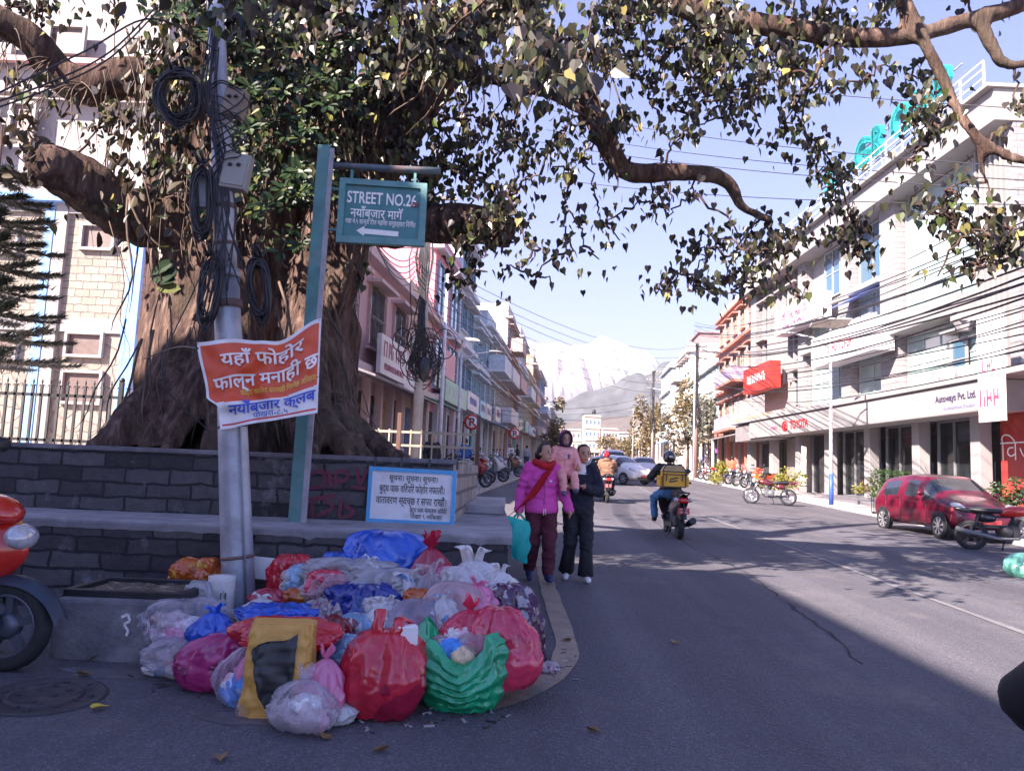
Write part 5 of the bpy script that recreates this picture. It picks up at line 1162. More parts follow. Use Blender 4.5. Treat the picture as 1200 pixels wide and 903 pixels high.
on_left('slim pale grey-blue house with dark window bands', 36.5, 40.8, 9, 3.2, [3.0, 2.9, 2.6], (.48, .52, .60), (.60, .60, .64), (.2, .28, .36), M['bglass'], nwin=2, shops=2, winw=1.5, seed=4, signs=[(.2, 4.0, 3.1, 4.0, -.45, (.62, .60, .62), '~', (.1, .12, .4), .1, .4, .7)])
LH = [('light blue three-storey house with a pink tower room on its roof', 40.9, 46.2, [2.6, 2.4], (.36, .50, .60), (.55, .60, .66), M['bglass'], 3, (.5, 4.6, 3.6, (.60, .36, .40)), [], None, (.28, .5, .62), None),
 ('pale blue house with a long awning next to the one with the pink tower room', 46.4, 51.2, [2.9, 2.7], (.44, .54, .60), (.60, .62, .66), M['bglass'], 2, None, [(.2, 4.4, 1)], (.5, .55, .6), (.62, .60, .58), (.30, .40, .46)),
 ('white house with a black water tank and white balconies', 51.4, 57.8, [2.8, 2.8], (.62, .60, .60), (.60, .56, .56), M['glass'], 3, None, [(.4, 5.8, 0), (.4, 5.8, 1)], (.60, .58, .58), (.15, .25, .5), None),
 ('dirty white four-storey house with deep salmon balconies', 58.0, 64.4, [2.9, 2.8, 2.5], (.56, .52, .50), (.50, .36, .33), M['glass'], 3, None, [(.3, 6.0, 1), (.3, 3.4, 2)], (.46, .28, .25), (.55, .1, .1), None),
 ('narrow brick-red house between two white houses on the left', 64.6, 68.6, [2.7, 2.6], (.42, .20, .16), (.5, .42, .4), M['glass'], 2, (.4, 3.4, 2.3, (.5, .34, .3)), [], None, (.6, .55, .3), (.3, .1, .08)),
 ('white house with a grey roof cabin farther up on the left', 68.8, 75.6, [3.0, 2.8, 2.6], (.60, .58, .58), (.56, .54, .55), M['bglass'], 3, (2, 6, 2.4, (.48, .46, .48)), [(.4, 6.4, 1)], (.58, .56, .56), (.12, .3, .2), None),
 ('cream house with a plain sunlit end wall up the left side', 75.8, 86, [3.0, 3.1], (.66, .58, .46), (.6, .5, .42), M['glass'], 4, None, [(2, 8, 1)], (.5, .25, .22), (.2, .3, .5), None),
 ('terracotta house beyond the cream one on the left', 86.2, 96, [2.8, 2.7, 2.4], (.48, .28, .20), (.56, .46, .42), M['glass'], 4, (3, 8, 2.2, (.4, .3, .28)), [(1, 9, 0)], (.52, .42, .4), (.5, .2, .12), None),
 ('blue-grey house with a stepped roof far up the left side', 96.2, 110, [3.0, 2.6, 2.6], (.38, .43, .52), (.5, .46, .46), M['bglass'], 5, (4, 11, 2.4, (.36, .4, .5)), [(2, 12, 1)], (.44, .48, .55), (.5, .5, .5), None),
 ('low pinkish house near the end of the left side', 110.2, 128, [2.9], (.58, .44, .42), (.5, .42, .4), M['glass'], 6, None, [], None, (.3, .3, .4), None),
 ('last grey house where the left side of the street ends', 128.2, 150, [2.9, 2.7], (.45, .43, .45), (.5, .46, .46), M['glass'], 7, (8, 14, 2.4, (.5, .4, .36)), [], None, (.4, .2, .2), None)]
for i, (lab, y0, y1, fl, c_, t_, gl, nw, cab, bal, rp, sg, aw) in enumerate(LH):
    W_ = (y1 - y0); on_left(lab, y0, y1, 8 + i % 3, 3.1, fl, c_, t_, [q * .8 for q in c_], gl, nwin=nw, shops=max(2, int(W_ / 2.4)), seed=40 + i, cabin=cab, balc=bal, railp=rp, awn=aw, tank=(i in (2, 5, 8)), parapet=(.3, .9, .5, 1.0)[i % 4],
            winw=min(1.5, W_ / nw * .62), signs=[(.2, W_ * .47, 2.95, 3.85, -.45 - .2 * (i % 2), sg, '~' * (2 + i), (.72, .7, .66) if sum(sg) < 1.2 else (.3, .05, .1), .1, .45, .75), (W_ * .52, W_ - .2, 3.0 + .1 * (i % 3), 3.9 + .1 * (i % 3), -.45, (.6, .57, .55), '~' * (3 + i), (.12, .12, .35), .1, .4, .7)])
on_right('old house with orange-red columns beside the showroom', 48.6, 61, 9, 3.3, [3.2, 3.2, 2.6], (.46, .38, .36), (.40, .17, .13), (.4, .25, .2), nwin=5, shops=4, seed=10, balc=[(4.5, 10.5, 0), (4.5, 10.5, 1)], railp=(.36, .28, .40), awn=(.25, .22, .22), winw=1.3, signs=[(7, 12, 3.2, 4.1, -.45, (.6, .56, .58))])
on_right('pale blue glazed building behind the tangled cable pole', 61.2, 76, 9, 3.3, [2.8, 2.6], (.40, .48, .53), (.46, .48, .50), (.5, .58, .62), M['tglass'], nwin=5, shops=5, seed=11, winw=2.2, winh=2.0, chajja=False)
on_right('white four-storey house with dark windows beyond the leafy street tree', 76.2, 84, 9, 3.3, [3.0, 3.0, 2.6], (.46, .44, .44), (.42, .36, .35), nwin=4, shops=4, seed=12, cabin=(1, 6, 2.2, (.34, .2, .2)), balc=[(1, 5, 1), (1, 5, 2)], railp=(.6, .6, .62))
on_right('narrow white house with pale blue glass bays and a blue shop awning', 90, 100, 9, 3.3, [3.0, 2.9, 2.6], (.48, .46, .46), (.45, .43, .43), (.4, .5, .6), M['bglass'], nwin=4, shops=4, seed=13, awn=(.06, .22, .55), winw=2.4, winh=1.9, chajja=False)
on_right('low brown house at the far end of the right side of the street', 106.2, 150, 9, 3.0, [2.4], (.45, .36, .32), (.5, .42, .4), nwin=10, shops=8, seed=14)
for (label, px0, px1, pyt, Y, c_, n, fl, sd) in (('cream block with a blue stair window closing the far end of the street', 684, 704, 487, 230, (.46, .38, .33), 4, 3, 31), ('pale pink block next to the cream block at the far end of the street', 705.5, 724, 502, 226, (.46, .32, .30), 5, 2, 32), ('white block far up the street seen over the parked white cars', 724.5, 748, 507, 240, (.42, .38, .38), 5, 2, 33), ('buff block far up the street to the left of the cream block', 652, 681, 503, 238, (.44, .36, .32), 5, 2, 34)):
    a = at(px0, 540, Y); c2 = at(px1, pyt, Y); z0 = gz(a.x, Y); fh = (c2.z - z0 - 3.4) / fl
    house(label, (a.x, Y, z0), 0, c2.x - a.x, 8, 3.0, [fh] * fl, c_, (.46, .40, .38), (.4, .36, .36), M['bglass'] if sd == 31 else M['glass'], nwin=n, shops=3, parapet=.4, winw=.7, winh=1.1, chajja=False, seed=sd, tank=sd == 31)

# ---------------------------------------------------------------- the big white showroom on the right
SYN, SYF = 19.5, 48.2; sx0 = FR(SYF)
sr = thing('showroom_building', 'long white three-storey showroom with a deep white fascia along the right of the street', 'building', (sx0, SYF, 0), -PI / 2 + .014)
LX = lambda y: SYF - y                            # metres up the street -> along the front, left to right as seen
WW = pmat('showroom white', (.275, .258, .262), .7, .06, 1.2, dirt=(.205, .185, .185), dscale=.8, damt=.5)
SDG = stone_mat('white boarded wall', (.25, .235, .24), (.29, .27, .28), (.15, .138, .142), 3.0, .22, .010, .5, jit=.004)
b = MB(); W = LX(SYN); x1 = LX(23.0)
b.box((x1 / 2, 5.0, 9.0), (x1, 8.6, 8.4)); b.box((W / 2, 8.5, 2.2), (W, 2, 5.4)); b.box((W / 2, 5, 4.55), (W, 9, .5)); sw = b.build('wall', WW, sr)
b = MB(); b.box((W / 2, 3.6, .62), (W, 7.8, .5)); b.box((W / 2 + 3, -.9, .5), (W - 14, 1.2, .55)); b.build('plinth', pmat('dark plinth', (.14, .13, .15), .7, .15, 4), sr)
for y in (20.6, 25.1, 28.7, 32.5, 36.5, 40.1, 44.0, 47.9):
    b = MB(); b.box((LX(y), .25, 2.0), (.50, .42, 4.4)); b.build('pillar', WW, sr, bevel=.02)
# ground-floor glazing, set back between the pillars
for i, (ya, yb, mu) in enumerate(((20.9, 24.8, 1), (25.4, 28.4, 2), (29.0, 32.2, 2), (32.8, 36.2, 2), (36.8, 39.8, 1))):
    if i == 0:
        b = MB(); b.box((LX((ya + yb) / 2), .75, 2.35), (yb - ya, .1, 3.0)); o = b.build('red_panel', pmat('red showroom panel', (.36, .03, .03), .5, .15, .7, dirt=(.60, .16, .06), dscale=.5, damt=.7), sr)
        b = MB(); lettering(b, 'िवजय', (LX(24.25) + .6, 0.70, 2.35), (1, 0, 0), (0, 0, 1), .95, 2.3, bold=-.012, off=.012); b.build('lettering', WHT, o, fix=False); continue
    o = frame_window(sr, LX((ya + yb) / 2), 2.33, yb - ya, 3.0, .8, P((.2, .2, .22), .4), M['dglass'], mu, 0, .07, .1, 'shop_window')
    b = MB(); b.box((LX((ya + yb) / 2) + .3, 1.15, 1.6), (1.6, .05, 1.5)); b.build('poster', pmat('window poster', [(.03, .05, .10), (.05, .05, .06), (.03, .10, .22), (.1, .05, .05)][i - 1], .4, .4, 3, dirt=[(.3, .1, .1), (.4, .4, .45), (.5, .1, .1), (.3, .3, .3)][i - 1], dscale=2.5, damt=.7), o)
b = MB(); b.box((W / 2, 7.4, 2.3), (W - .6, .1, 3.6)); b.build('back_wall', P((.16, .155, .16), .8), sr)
b = MB(); b.box((LX(37.6), .7, 1.75), (1.0, .06, 2.4)); b.build('orange_door', P((.60, .17, .05), .5), sr)
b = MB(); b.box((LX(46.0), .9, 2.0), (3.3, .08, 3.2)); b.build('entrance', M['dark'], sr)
b = MB(); b.box((LX(42.0), .9, 2.2), (3.4, .08, 3.2)); o = b.build('entrance', P((.24, .2, .19), .6), sr)
# fascia
b = MB(); b.box((W / 2 - LX(41.6) / 2 + LX(41.6) - W / 2 + (W - LX(41.6)) / 2, -.35, 4.25), (W - LX(41.6), 1.1, .95)); fa = b.build('fascia', WW, sr, bevel=.02)
b = MB(); b.box((W / 2, -.38, 4.84), (W + .1, 1.25, .20)); b.build('fascia_cornice', WW, sr, bevel=.02)
b = MB(); b.box((LX(44.75), -.30, 4.18), (6.2, 1.0, .98)); f2 = b.build('fascia_panel', pmat('grey brushed panel', (.22, .20, .21), .5, .15, 3), sr)
b = MB(); lettering(b, 'ATHER', (LX(44.2), -.81, 4.05), (1, 0, 0), (0, 0, 1), .42, 2.1, bold=.03, off=.01); b.build('lettering', WHT, f2, fix=False)
RL = pmat('red letters', (.62, .02, .03), .4, .05)
b = MB(); lettering(b, 'TOYOTA', (LX(37.45), -.905, 4.02), (1, 0, 0), (0, 0, 1), .56, 2.25, bold=.035, off=.012)
for (rx, rz_) in ((.34, .24), (.20, .11), (.085, .23)):   # emblem of three ovals
    cx, cz = LX(39.25), 4.20 + (.10 if rx == .20 else .0 if rx == .34 else .02)
    ring = [Vector((cx + rx * math.cos(2 * PI * i / 24), -.925 - .004 * (rx == .20) - .008 * (rx < .1), cz + rz_ * math.sin(2 * PI * i / 24))) for i in range(25)]; b.tube(ring, .03, 6, cap=False)
b.build('lettering', RL, fa, fix=False)
b = MB(); lettering(b, 'BULL', (LX(40.7), -.905, 4.12), (1, 0, 0), (0, 0, 1), .22, .7, bold=.02, off=.012); b.box((LX(41.25), -.91, 4.2), (.14, .02, .14)); b.build('lettering', P((.35, .1, .2), .5), fa, fix=False)
b = MB(); lettering(b, 'Autoways Pvt. Ltd.', (LX(24.55), -.905, 4.22), (1, 0, 0), (0, 0, 1), .32, 2.2, bold=.022, off=.012); b.build('lettering', P((.05, .035, .09), .5), fa, fix=False)
b = MB(); lettering(b, 'Authorised Dealer', (LX(24.35), -.905, 3.95), (1, 0, 0), (0, 0, 1), .15, 1.7, bold=.012, off=.012); b.build('lettering', P((.2, .2, .4), .5), fa, fix=False)
signboard(sr, LX(22.9) - .1, LX(22.9) + 1.0, 3.4, 6.6, -1.0, (.70, .66, .68), '~~', (.55, .06, .12), .12, .14, .7, 'signboard', 'x')
# upper floors: piers, bands, glazing
for (ya, yb) in ((23.05, 23.5), (30.3, 31.6), (34.4, 35.3), (39.6, 40.5), (47.2, 48.2)): b = MB(); b.box((LX((ya + yb) / 2), .55, 9.0), (yb - ya, .62, 8.2)); b.build('pier', SDG, sr)
for k in range(7): b = MB(); b.box((LX(23.75 + k * .27), .62, 9.0), (.12, .34, 8.1)); b.build('fin', WW, sr)
for (z0, z1, y0_, y1_, dpt) in ((7.35, 8.05, 25.6, 30.3, .9), (12.95, 14.0, 23.0, 48.2, 1.1), (7.9, 8.25, 35.3, 39.6, .75), (9.9, 10.15, 31.6, 34.4, .6)):
    b = MB(); b.box((LX((y0_ + y1_) / 2), .72 - dpt / 2, (z0 + z1) / 2), (y1_ - y0_ - .01, dpt, z1 - z0)); b.build('band', WW, sr, bevel=.015)
b = MB(); b.box((LX(35.6), .1, 14.06), (25.4, 1.5, .12)); b.build('parapet_cap', WW, sr)
for (ya, yb, z0, z1, gm, mu, tr_) in ((25.7, 30.2, 4.95, 7.3, M['tglass'], 3, 1), (25.7, 30.2, 8.1, 12.9, M['tglass'], 2, 1), (31.7, 34.3, 10.2, 12.9, M['bglass'], 1, 0), (31.7, 34.3, 4.95, 9.85, M['tglass'], 1, 2), (35.4, 39.5, 4.95, 7.85, M['tglass'], 3, 1), (35.4, 39.5, 8.3, 9.4, M['tglass'], 3, 0), (36.2, 38.0, 10.5, 12.9, M['bglass'], 1, 1)):
    frame_window(sr, LX((ya + yb) / 2), (z0 + z1) / 2, yb - ya, z1 - z0, .69, P((.42, .42, .42), .5), gm, mu, tr_, .06, .08)
for (y, z) in ((41.6, 11.3), (43.4, 11.3), (45.2, 11.3), (46.6, 11.3), (41.4, 8.9), (46.6, 8.9), (41.4, 6.4), (26.6, 5.9)):
    f = frame_window(sr, LX(y), z, .95, 1.7 if z != 5.9 else 1.5, .69 if z != 5.9 else .55, WW, M['bglass'] if z == 5.9 else M['glass'], 0, 1); b = MB(); b.box((LX(y), .45, z + 1.0), (1.3, .5, .1)); b.build('sunshade', WW, f)
for k in range(9): b = MB(); b.box((LX(40.9 + k * .82), .60, 9.9), (.14, .22, 6.0)); b.build('pilaster', WW, sr)
signboard(sr, LX(36.2), LX(30.1), 6.75, 8.15, .05, (.58, .53, .57), '~~~~', (.55, .05, .06), .85, .28, .5)
signboard(sr, LX(41.9), LX(36.2), 9.3, 10.6, .2, (.60, .55, .60), '~~', (.35, .05, .16), .7, .4, .6, 'signboard', 'x')
signboard(sr, LX(47.3), LX(42.6), 6.6, 8.1, .1, (.58, .035, .025), '~', (.75, .72, .72), .6, .34, .7)
signboard(sr, LX(34.2), LX(31.6), 13.1, 14.0, -.2, (.72, .69, .70), 'BULL', (.62, .03, .10), .12, .75, .78)
b = MB(); b.box((LX(45), -.2, 4.98), (5.4, 1.5, .12)); bo = b.build('balcony', P((.62, .3, .16), .6), sr); b = MB(); railing(b, LX(47.7), LX(42.3), -.92, 5.05, 6.1, .16, .01); b.build('railing', P((.55, .50, .52), .5), bo)
b = MB(); b.prism([(LX(34.4), .6, 9.85), (LX(34.4), -.6, 9.35), (LX(34.4), -.6, 9.3), (LX(34.4), .6, 9.78)], (2.8, 0, 0)); b.build('awning', P((.14, .20, .52), .5), sr)
for (y, z) in ((32.6, 8.2), (33.6, 8.2), (34.6, 8.2), (25.9, 5.0), (26.9, 4.98)):
    b = MB(); b.box((LX(y), .25, z + .28), (.8, .32, .52)); ac = b.build('air_conditioner', M['white'], sr, bevel=.02); b = MB(); b.lathe([(.0, 0), (.2, 0), (.21, .012), (0, .012)], (LX(y) - .1, .078, z + .28), 'y', 18); b.build('fan_guard', P((.2, .2, .2), .6), ac)
b = MB(); b.lathe([(.30, .6), (.34, .3), (.20, 0), (0, 0)], (LX(25.75), .2, 6.75), n=6, smooth=False); b.box((LX(25.75), .2, 7.2), (.62, .6, .3)); b.build('corbel', WW, sr)
b = MB(); railing(b, LX(48.0), LX(23.2), -.55, 14.12, 15.0, 1.2, .025, (.35, .7, 1)); b.build('railing', M['white'], sr)
TEAL = pmat('teal letters', (.03, .36, .38), .4, .1, 3); fx = MB(); rs = None
for i, ch in enumerate('S GROUP'):
    if ch == ' ': continue
    V, F, w = text_mesh(ch, .05, 1.8); x = LX(37.0) + i * 1.62; me = MB(); y_ = .2
    me.add([(x + v.x, y_, 15.5 + v.y) for v in V] , F); me.add([(x + v.x, y_ + .22, 15.5 + v.y) for v in V], F)
    n_ = len(V); ed = {}
    for f in F:
        for a, c_ in zip(f, f[1:] + f[:1]): ed[(a, c_)] = ed.get((a, c_), 0) + 1
    me.f += [[a, c_, c_ + n_, a + n_] for (a, c_) in ed if (c_, a) not in ed]; me.m += [0] * (len(me.f) - len(me.m)); me.s += [False] * (len(me.f) - len(me.s))
    me.build('roof_letter', TEAL, sr, fix=False)
    fx.bar((x + .4, .5, 14.1), (x + .4, .5, 16.7), .06, .06)
fx.bar((LX(36.5), .5, 15.45), (LX(26), .5, 15.45), .05, .05); fx.bar((LX(36.5), .5, 16.5), (LX(26), .5, 16.5), .05, .05); fx.build('letter_frame', M['steel'], sr)

# ---------------------------------------------------------------- stone house on the left behind the fence
YH = 26.0; hx0 = at(-120, 500, YH).x; hx1 = at(158, 420, YH).x
sh = thing('stone_house', 'sunlit cream stone house with blue and white corner strips behind the iron fence', 'building', (hx0, YH, 0), 0)
def hp(px, py): p = at(px, py, YH); return p.x - hx0, p.z
Wh = hx1 - hx0; zt = hp(100, 238)[1]; ztop = hp(80, -60)[1]; zb = hp(100, 380)[1]
ST1 = stone_mat('dressed cream stone', (.24, .205, .17), (.33, .285, .235), (.11, .095, .085), .50, .27, .014, .7, jit=.05); ST2 = stone_mat('cream rubble stone', (.23, .195, .165), (.34, .29, .24), (.20, .17, .15), .55, 0, .03, .8, rubble=True, jit=.05)
BL = pmat('blue paint', (.16, .33, .66), .7, .12, 3); PW = pmat('pinkish white wall', (.30, .265, .265), .8, .06, 1)
b = MB(); b.box((Wh / 2, 4, (zb + zt) / 2), (Wh, 8, zt - zb)); b.build('stone_wall', ST1, sh)
b = MB(); b.box((Wh / 2, 4.02, (zb + .2) / 2), (Wh - .02, 8, zb - .2)); b.build('rubble_wall', ST2, sh)
b = MB(); b.box((Wh / 2, 4.3, (zt + ztop) / 2), (Wh, 8, ztop - zt)); b.build('upper_wall', PW, sh)
def hband(py0, py1, m_, dy, name): z1 = hp(80, py0)[1]; z0 = hp(80, py1)[1]; b = MB(); b.box((Wh / 2, -dy / 2 + .02, (z0 + z1) / 2), (Wh + .1, dy, z1 - z0)); b.build(name, m_, sh)
hband(372, 389, WW, .10, 'white_band'); hband(232, 240, BL, .45, 'cornice'); hband(240, 251, WW, .16, 'white_band'); hband(103, 115, PW, .35, 'cornice'); hband(70, 76, P((.5, .25, .25), .6), .2, 'cornice')
for px, w, m_ in ((60, 14, WW), (46, 11, BL), (152, 17, BL)):
    x = hp(px, 400)[0]; b = MB(); b.box((x, -.07, zt / 2), (w * YH / 900, .18, zt)); b.build('corner_strip', m_, sh)
for (x0, y0_, x1_, y1_) in ((79, 388, 121, 420), (74, 433, 119, 475), (97, 262, 135, 295), (-25, 265, 22, 300), (-40, 388, 20, 425), (-60, 40, 16, 66), (15, 120, 40, 175), (-30, 130, -2, 180), (60, 30, 100, 66)):
    a, zt_ = hp(x0, y0_); c_, zb_ = hp(x1_, y1_); frame_window(sh, (a + c_) / 2, (zt_ + zb_) / 2, c_ - a, zt_ - zb_, 0, WW, P((.13, .085, .075), .5), 0, 0, .10, .16)
# spiked iron fence on the platform in front of it
YF = 10.6; fe = thing('iron_fence', 'black iron fence with spiked tops on the platform in front of the stone house', 'fence', (-8.6, YF, UT - .02))
b = MB()
for z in (.10, .72): b.bar((-1, 0, z), (4.4, 0, z), .03, .04)
b.build('rail', M['black'], fe)
for x in (-.6, 1.3, 3.2): b = MB(); b.box((x, 0, .46), (.055, .055, .95)); b.ell((x, 0, .96), .04, nu=10, nv=6); b.build('post', M['black'], fe)
b = MB()
for i in range(44):
    x = -.9 + i * .12; b.box((x, 0, .44), (.032, .03, .84)); b.lathe([(0, .96), (.016, .90), (.006, .86), (.014, .85)], (x, 0, 0), n=6)
    for s_ in (-1, 1): b.tube([(x, 0, .80), (x + s_ * .03, 0, .86), (x + s_ * .045, 0, .83)], .006, 4)
b.build('bars', pmat('rusty iron', (.03, .027, .032), .6, .3, 9, dirt=(.10, .085, .085), dscale=3, damt=.6), fe)
f3 = thing('pale_fence', 'pale painted metal railing along the back edge of the platform behind the tree', 'fence', (-3.0, 12.1, UT - .1))
b = MB()
for z in (.12, .34, .55): b.bar((0, 0, z), (2.5, 0, z), .035, .035)
b.build('rail', P((.42, .36, .28), .6, dirt=(.2, .1, .06)), f3)
b = MB()
for i in range(15): b.box((.08 + i * .17, 0, .3), (.022, .022, .58))
b.build('bars', P((.42, .36, .28), .6, dirt=(.2, .1, .06)), f3)
for x in (0, 1.25, 2.5): b = MB(); b.box((x, 0, .4), (.06, .06, .9)); b.build('post', P((.12, .06, .05), .6), f3)
# dark tiered conifer at the left edge
pn = thing('conifer_tree', 'dark tiered conifer reaching in from the left edge before the stone house', 'tree', (at(-38, 500, 14).x, 14, UT - .6)); b = MB(); b.tube([(0, 0, 0), (.03, 0, 3), (0, 0, 6.6)], [.14, .10, .02], 10); b.build('trunk', M['bark'], pn)
V = []; F = []; tw = MB()
for k in range(9):
    z = 2.2 + k * .43; L0_ = 1.85 * (1 - k / 13)
    for j in range(8):
        L_ = L0_ * rnd.uniform(.75, 1.12); a = 2 * PI * j / 8 + k * .5 + rnd.uniform(-.2, .2); d = Vector((math.cos(a), math.sin(a), 0)); pts = [Vector((0, 0, z)) + d * (L_ * t) + Vector((0, 0, -.30 * t + .30 * t * t)) * L_ * .6 for t in (0, .25, .5, .75, 1)]; tw.tube(pts, [.02, .016, .012, .009, .005], 5)
        for q in range(400):
            t = rnd.random() ** .55; i = min(3, int(t * 4)); p = pts[i].lerp(pts[i + 1], t * 4 - i); side = Vector((-d.y, d.x, 0)); dir_ = (d * .7 + side * rnd.gauss(0, .7) + Vector((0, 0, rnd.gauss(.1, .35)))).normalized(); n_ = dir_.cross(Vector((rnd.random(), rnd.random(), 1))).normalized(); ln = rnd.uniform(.10, .22); b0 = len(V)
            p = p + side * rnd.gauss(0, .05 * L_); V += [p - n_ * .016, p + n_ * .016, p + dir_ * ln]; F.append([b0, b0 + 1, b0 + 2])
tw.build('branch', M['bark'], pn); me = bpy.data.meshes.new('needles'); me.from_pydata([tuple(v) for v in V], [], F); link('crown', me, leaf_mat('conifer needles', [(0, (.012, .020, .018)), (1, (.035, .045, .035))], .1), pn)
# ---------------------------------------------------------------- vehicles (local +x is forward)
PLATE = pmat('red number plate', (.55, .06, .06), .5, .05)
def wheel(root, x, r, w, name='wheel', spoke='cast', y=0, rimm=None, hub=.3):
    b = MB(); n = 30; q = w / 2
    b.lathe([(r * .70, -q * .8), (r * .86, -q), (r * .96, -q * .75), (r, -q * .3), (r, q * .3), (r * .96, q * .75), (r * .86, q), (r * .70, q * .8)], (x, y, r), 'y', n); t = b.build('tyre', M['rubber'], None)
    b = MB(); b.lathe([(r * .66, -q * .75), (r * .72, -q * .85), (r * .72, q * .85), (r * .66, q * .75), (r * .66, -q * .75)], (x, y, r), 'y', n); rm = rimm or M['steel']
    if spoke == 'cast':
        for k in range(5):
            a = 2 * PI * k / 5 + .3; b.bar((x + .04 * math.cos(a), y, r + .04 * math.sin(a)), (x + r * .69 * math.cos(a), y, r + r * .69 * math.sin(a)), w * .45, r * .16, up=(0, 1, 0))
    elif spoke == 'wire':
        for k in range(20):
            a = 2 * PI * k / 20; s = (-1) ** k; b.tube([(x + .05 * math.cos(a + .6 * s), y + .03 * s, r + .05 * math.sin(a + .6 * s)), (x + r * .69 * math.cos(a), y, r + r * .69 * math.sin(a))], .0035, 4)
    else:
        for k in range(8):
            a = 2 * PI * k / 8; b.prism([(x + r * (.16 * math.cos(a - .25)), y, r + r * .16 * math.sin(a - .25)), (x + r * .16 * math.cos(a + .25), y, r + r * .16 * math.sin(a + .25)), (x + r * .68 * math.cos(a + .42), y, r + r * .68 * math.sin(a + .42)), (x + r * .68 * math.cos(a + .12), y, r + r * .68 * math.sin(a + .12))], (0, q * .9 if y > 0 else -q * .9, 0))
    b.lathe([(0, -q * .8), (r * hub * .6, -q * .8), (r * hub, -q * .4), (r * hub, q * .4), (r * hub * .6, q * .8), (0, q * .8)], (x, y, r), 'y', 16)
    o = b.build(name, rm, root); t.parent = o; return o
def soft(pts_fn, name, mats, parent, nu=20, nv=12): b = MB(); b.grid(pts_fn, nu, nv); return b.build(name, mats, parent)
def scooter(label, loc, rz, paint, name='scooter', group=None, dark=None, rider=True):
    o = thing(name, label, 'scooter', loc, rz, group); dk = dark or M['black']
    wheel(o, .68, .245, .10, 'front_wheel', rimm=pmat('dark alloy', (.10, .11, .14), .4, .1, metal=.5)); wheel(o, -.60, .235, .11, 'rear_wheel', rimm=P((.07, .07, .08), .5))
    b = MB()                                      # tail bodywork, loft along x
    def tail(u, v):
        x = -.98 + .92 * u; a = PI * 2 * v; h = .17 * math.sin(PI * min(1, u * .8 + .16)) ** .6; w = .15 * math.sin(PI * min(1, u * .62 + .10)) ** .55
        zc = .66 - .16 * u * u + .06 * (1 - u); return (x, math.cos(a) * w, zc + math.sin(a) * h * (1 if math.sin(a) > 0 else 1.15))
    b.grid(tail, 18, 24); b.build('tail_body', paint, o)
    b = MB(); b.grid(lambda u, v: (-.15 + .72 * u, (v - .5) * .34 * (1 - .1 * u), .27 + .03 * (1 - math.sin(PI * v)) + .42 * max(0, u - .72) ** 1.2), 14, 8); b.box((-.1, 0, .26), (.7, .26, .10)); b.build('floorboard', dk, o)
    def apron(u, v):                              # front shield with the headlight set into it
        z = .42 + .56 * u; y = (v - .5) * 2; w = .17 + .07 * math.sin(PI * min(1, u * 1.1)); return (.50 - .17 * u - .10 * y * y + .06 * math.sin(PI * u) + .27 * (1 - abs(y)) * math.sin(PI * min(1, u * 1.05)), y * w, z)
    b = MB(); b.grid(apron, 18, 16); b.grid(lambda u, v: Vector(apron(u, v)) - Vector((.05, 0, 0)), 18, 16); b.build('front_shield', paint, o)
    b = MB(); b.grid(lambda u, v: (.50 + .30 * math.cos(.25 + 2.35 * u) * 1.06 + .18, (v - .5) * .15 * (1 - .3 * abs(u - .5)), .235 + .29 * math.sin(.25 + 2.35 * u) - .05 * (2 * v - 1) ** 2), 16, 8)
    for s in (-1, 1): b.bar((.54, s * .07, .54), (.66, s * .075, .25), .03, .045)
    b.build('front_fender', M['bluedark'] if 'bluedark' in M else dk, o)
    b = MB(); b.ell((.700, 0, .735), (.06, .125, .075), rot=Matrix.Rotation(R(-24), 3, 'Y')); b.build('headlight', M['lens'], o)
    b = MB(); b.ell((.545, 0, .885), (.13, .16, .07), rot=Matrix.Rotation(R(28), 3, 'Y')); b.build('visor', paint, o)
    for s in (-1, 1):
        b = MB(); b.box((.60, s * .090, .42), (.03, .012, .03)); b.build('reflector', M['orange'], o)
        b = MB(); b.ell((.545, s * .135, .80), (.05, .035, .03)); b.build('turn_signal', M['orange'], o)
    b = MB(); b.tube([(.33, 0, .95), (.30, 0, 1.04)], .03, 8); b.tube([(.22, -.33, 1.03), (.28, -.2, 1.05), (.32, 0, 1.03), (.28, .2, 1.05), (.22, .33, 1.03)], .018, 8); b.ell((.34, 0, 1.05), (.12, .13, .08)); hb_ = b.build('handlebar', paint, o)
    for s in (-1, 1):
        b = MB(); b.tube([(.25, s * .26, 1.04), (.205, s * .36, 1.02)], .021, 8); b.build('grip', M['rubber'], hb_)
        b = MB(); b.tube([(.30, s * .19, 1.06), (.30, s * .25, 1.18), (.30, s * .29, 1.22)], .008, 6); b.ell((.295, s * .31, 1.25), (.018, .065, .045)); b.build('mirror', M['black'], o)
    b = MB(); b.ell((-.42, 0, .80), (.42, .135, .085), fn=lambda p, d: Vector((p.x, p.y, p.z if p.z > -.03 else -.03)) + Vector((0, 0, .02 * math.cos(p.x * 7)))); b.build('seat', M['black'], o)
    b = MB(); b.tube([(-.78, .10, .80), (-.98, .10, .85), (-1.02, 0, .86), (-.98, -.10, .85), (-.78, -.10, .80)], .014, 8); b.build('grab_rail', M['black'], o)
    b = MB(); b.ell((-.945, 0, .715), (.05, .115, .055)); tl = b.build('tail_light', M['tail'], o)
    for s in (-1, 1): b = MB(); b.ell((-.925, s * .125, .725), (.05, .045, .04)); b.build('turn_signal', M['lens'], o)
    b = MB(); b.bar((-.93, 0, .64), (-1.0, 0, .38), .14, .02, up=(0, 1, 0)); b.box((-.8, 0, .46), (.3, .12, .16)); b.build('rear_fender', M['black'], o)
    b = MB(); b.box((-.985, 0, .53), (.012, .20, .11), rot=Matrix.Rotation(R(14), 3, 'Y')); pl_ = b.build('number_plate', PLATE, o)
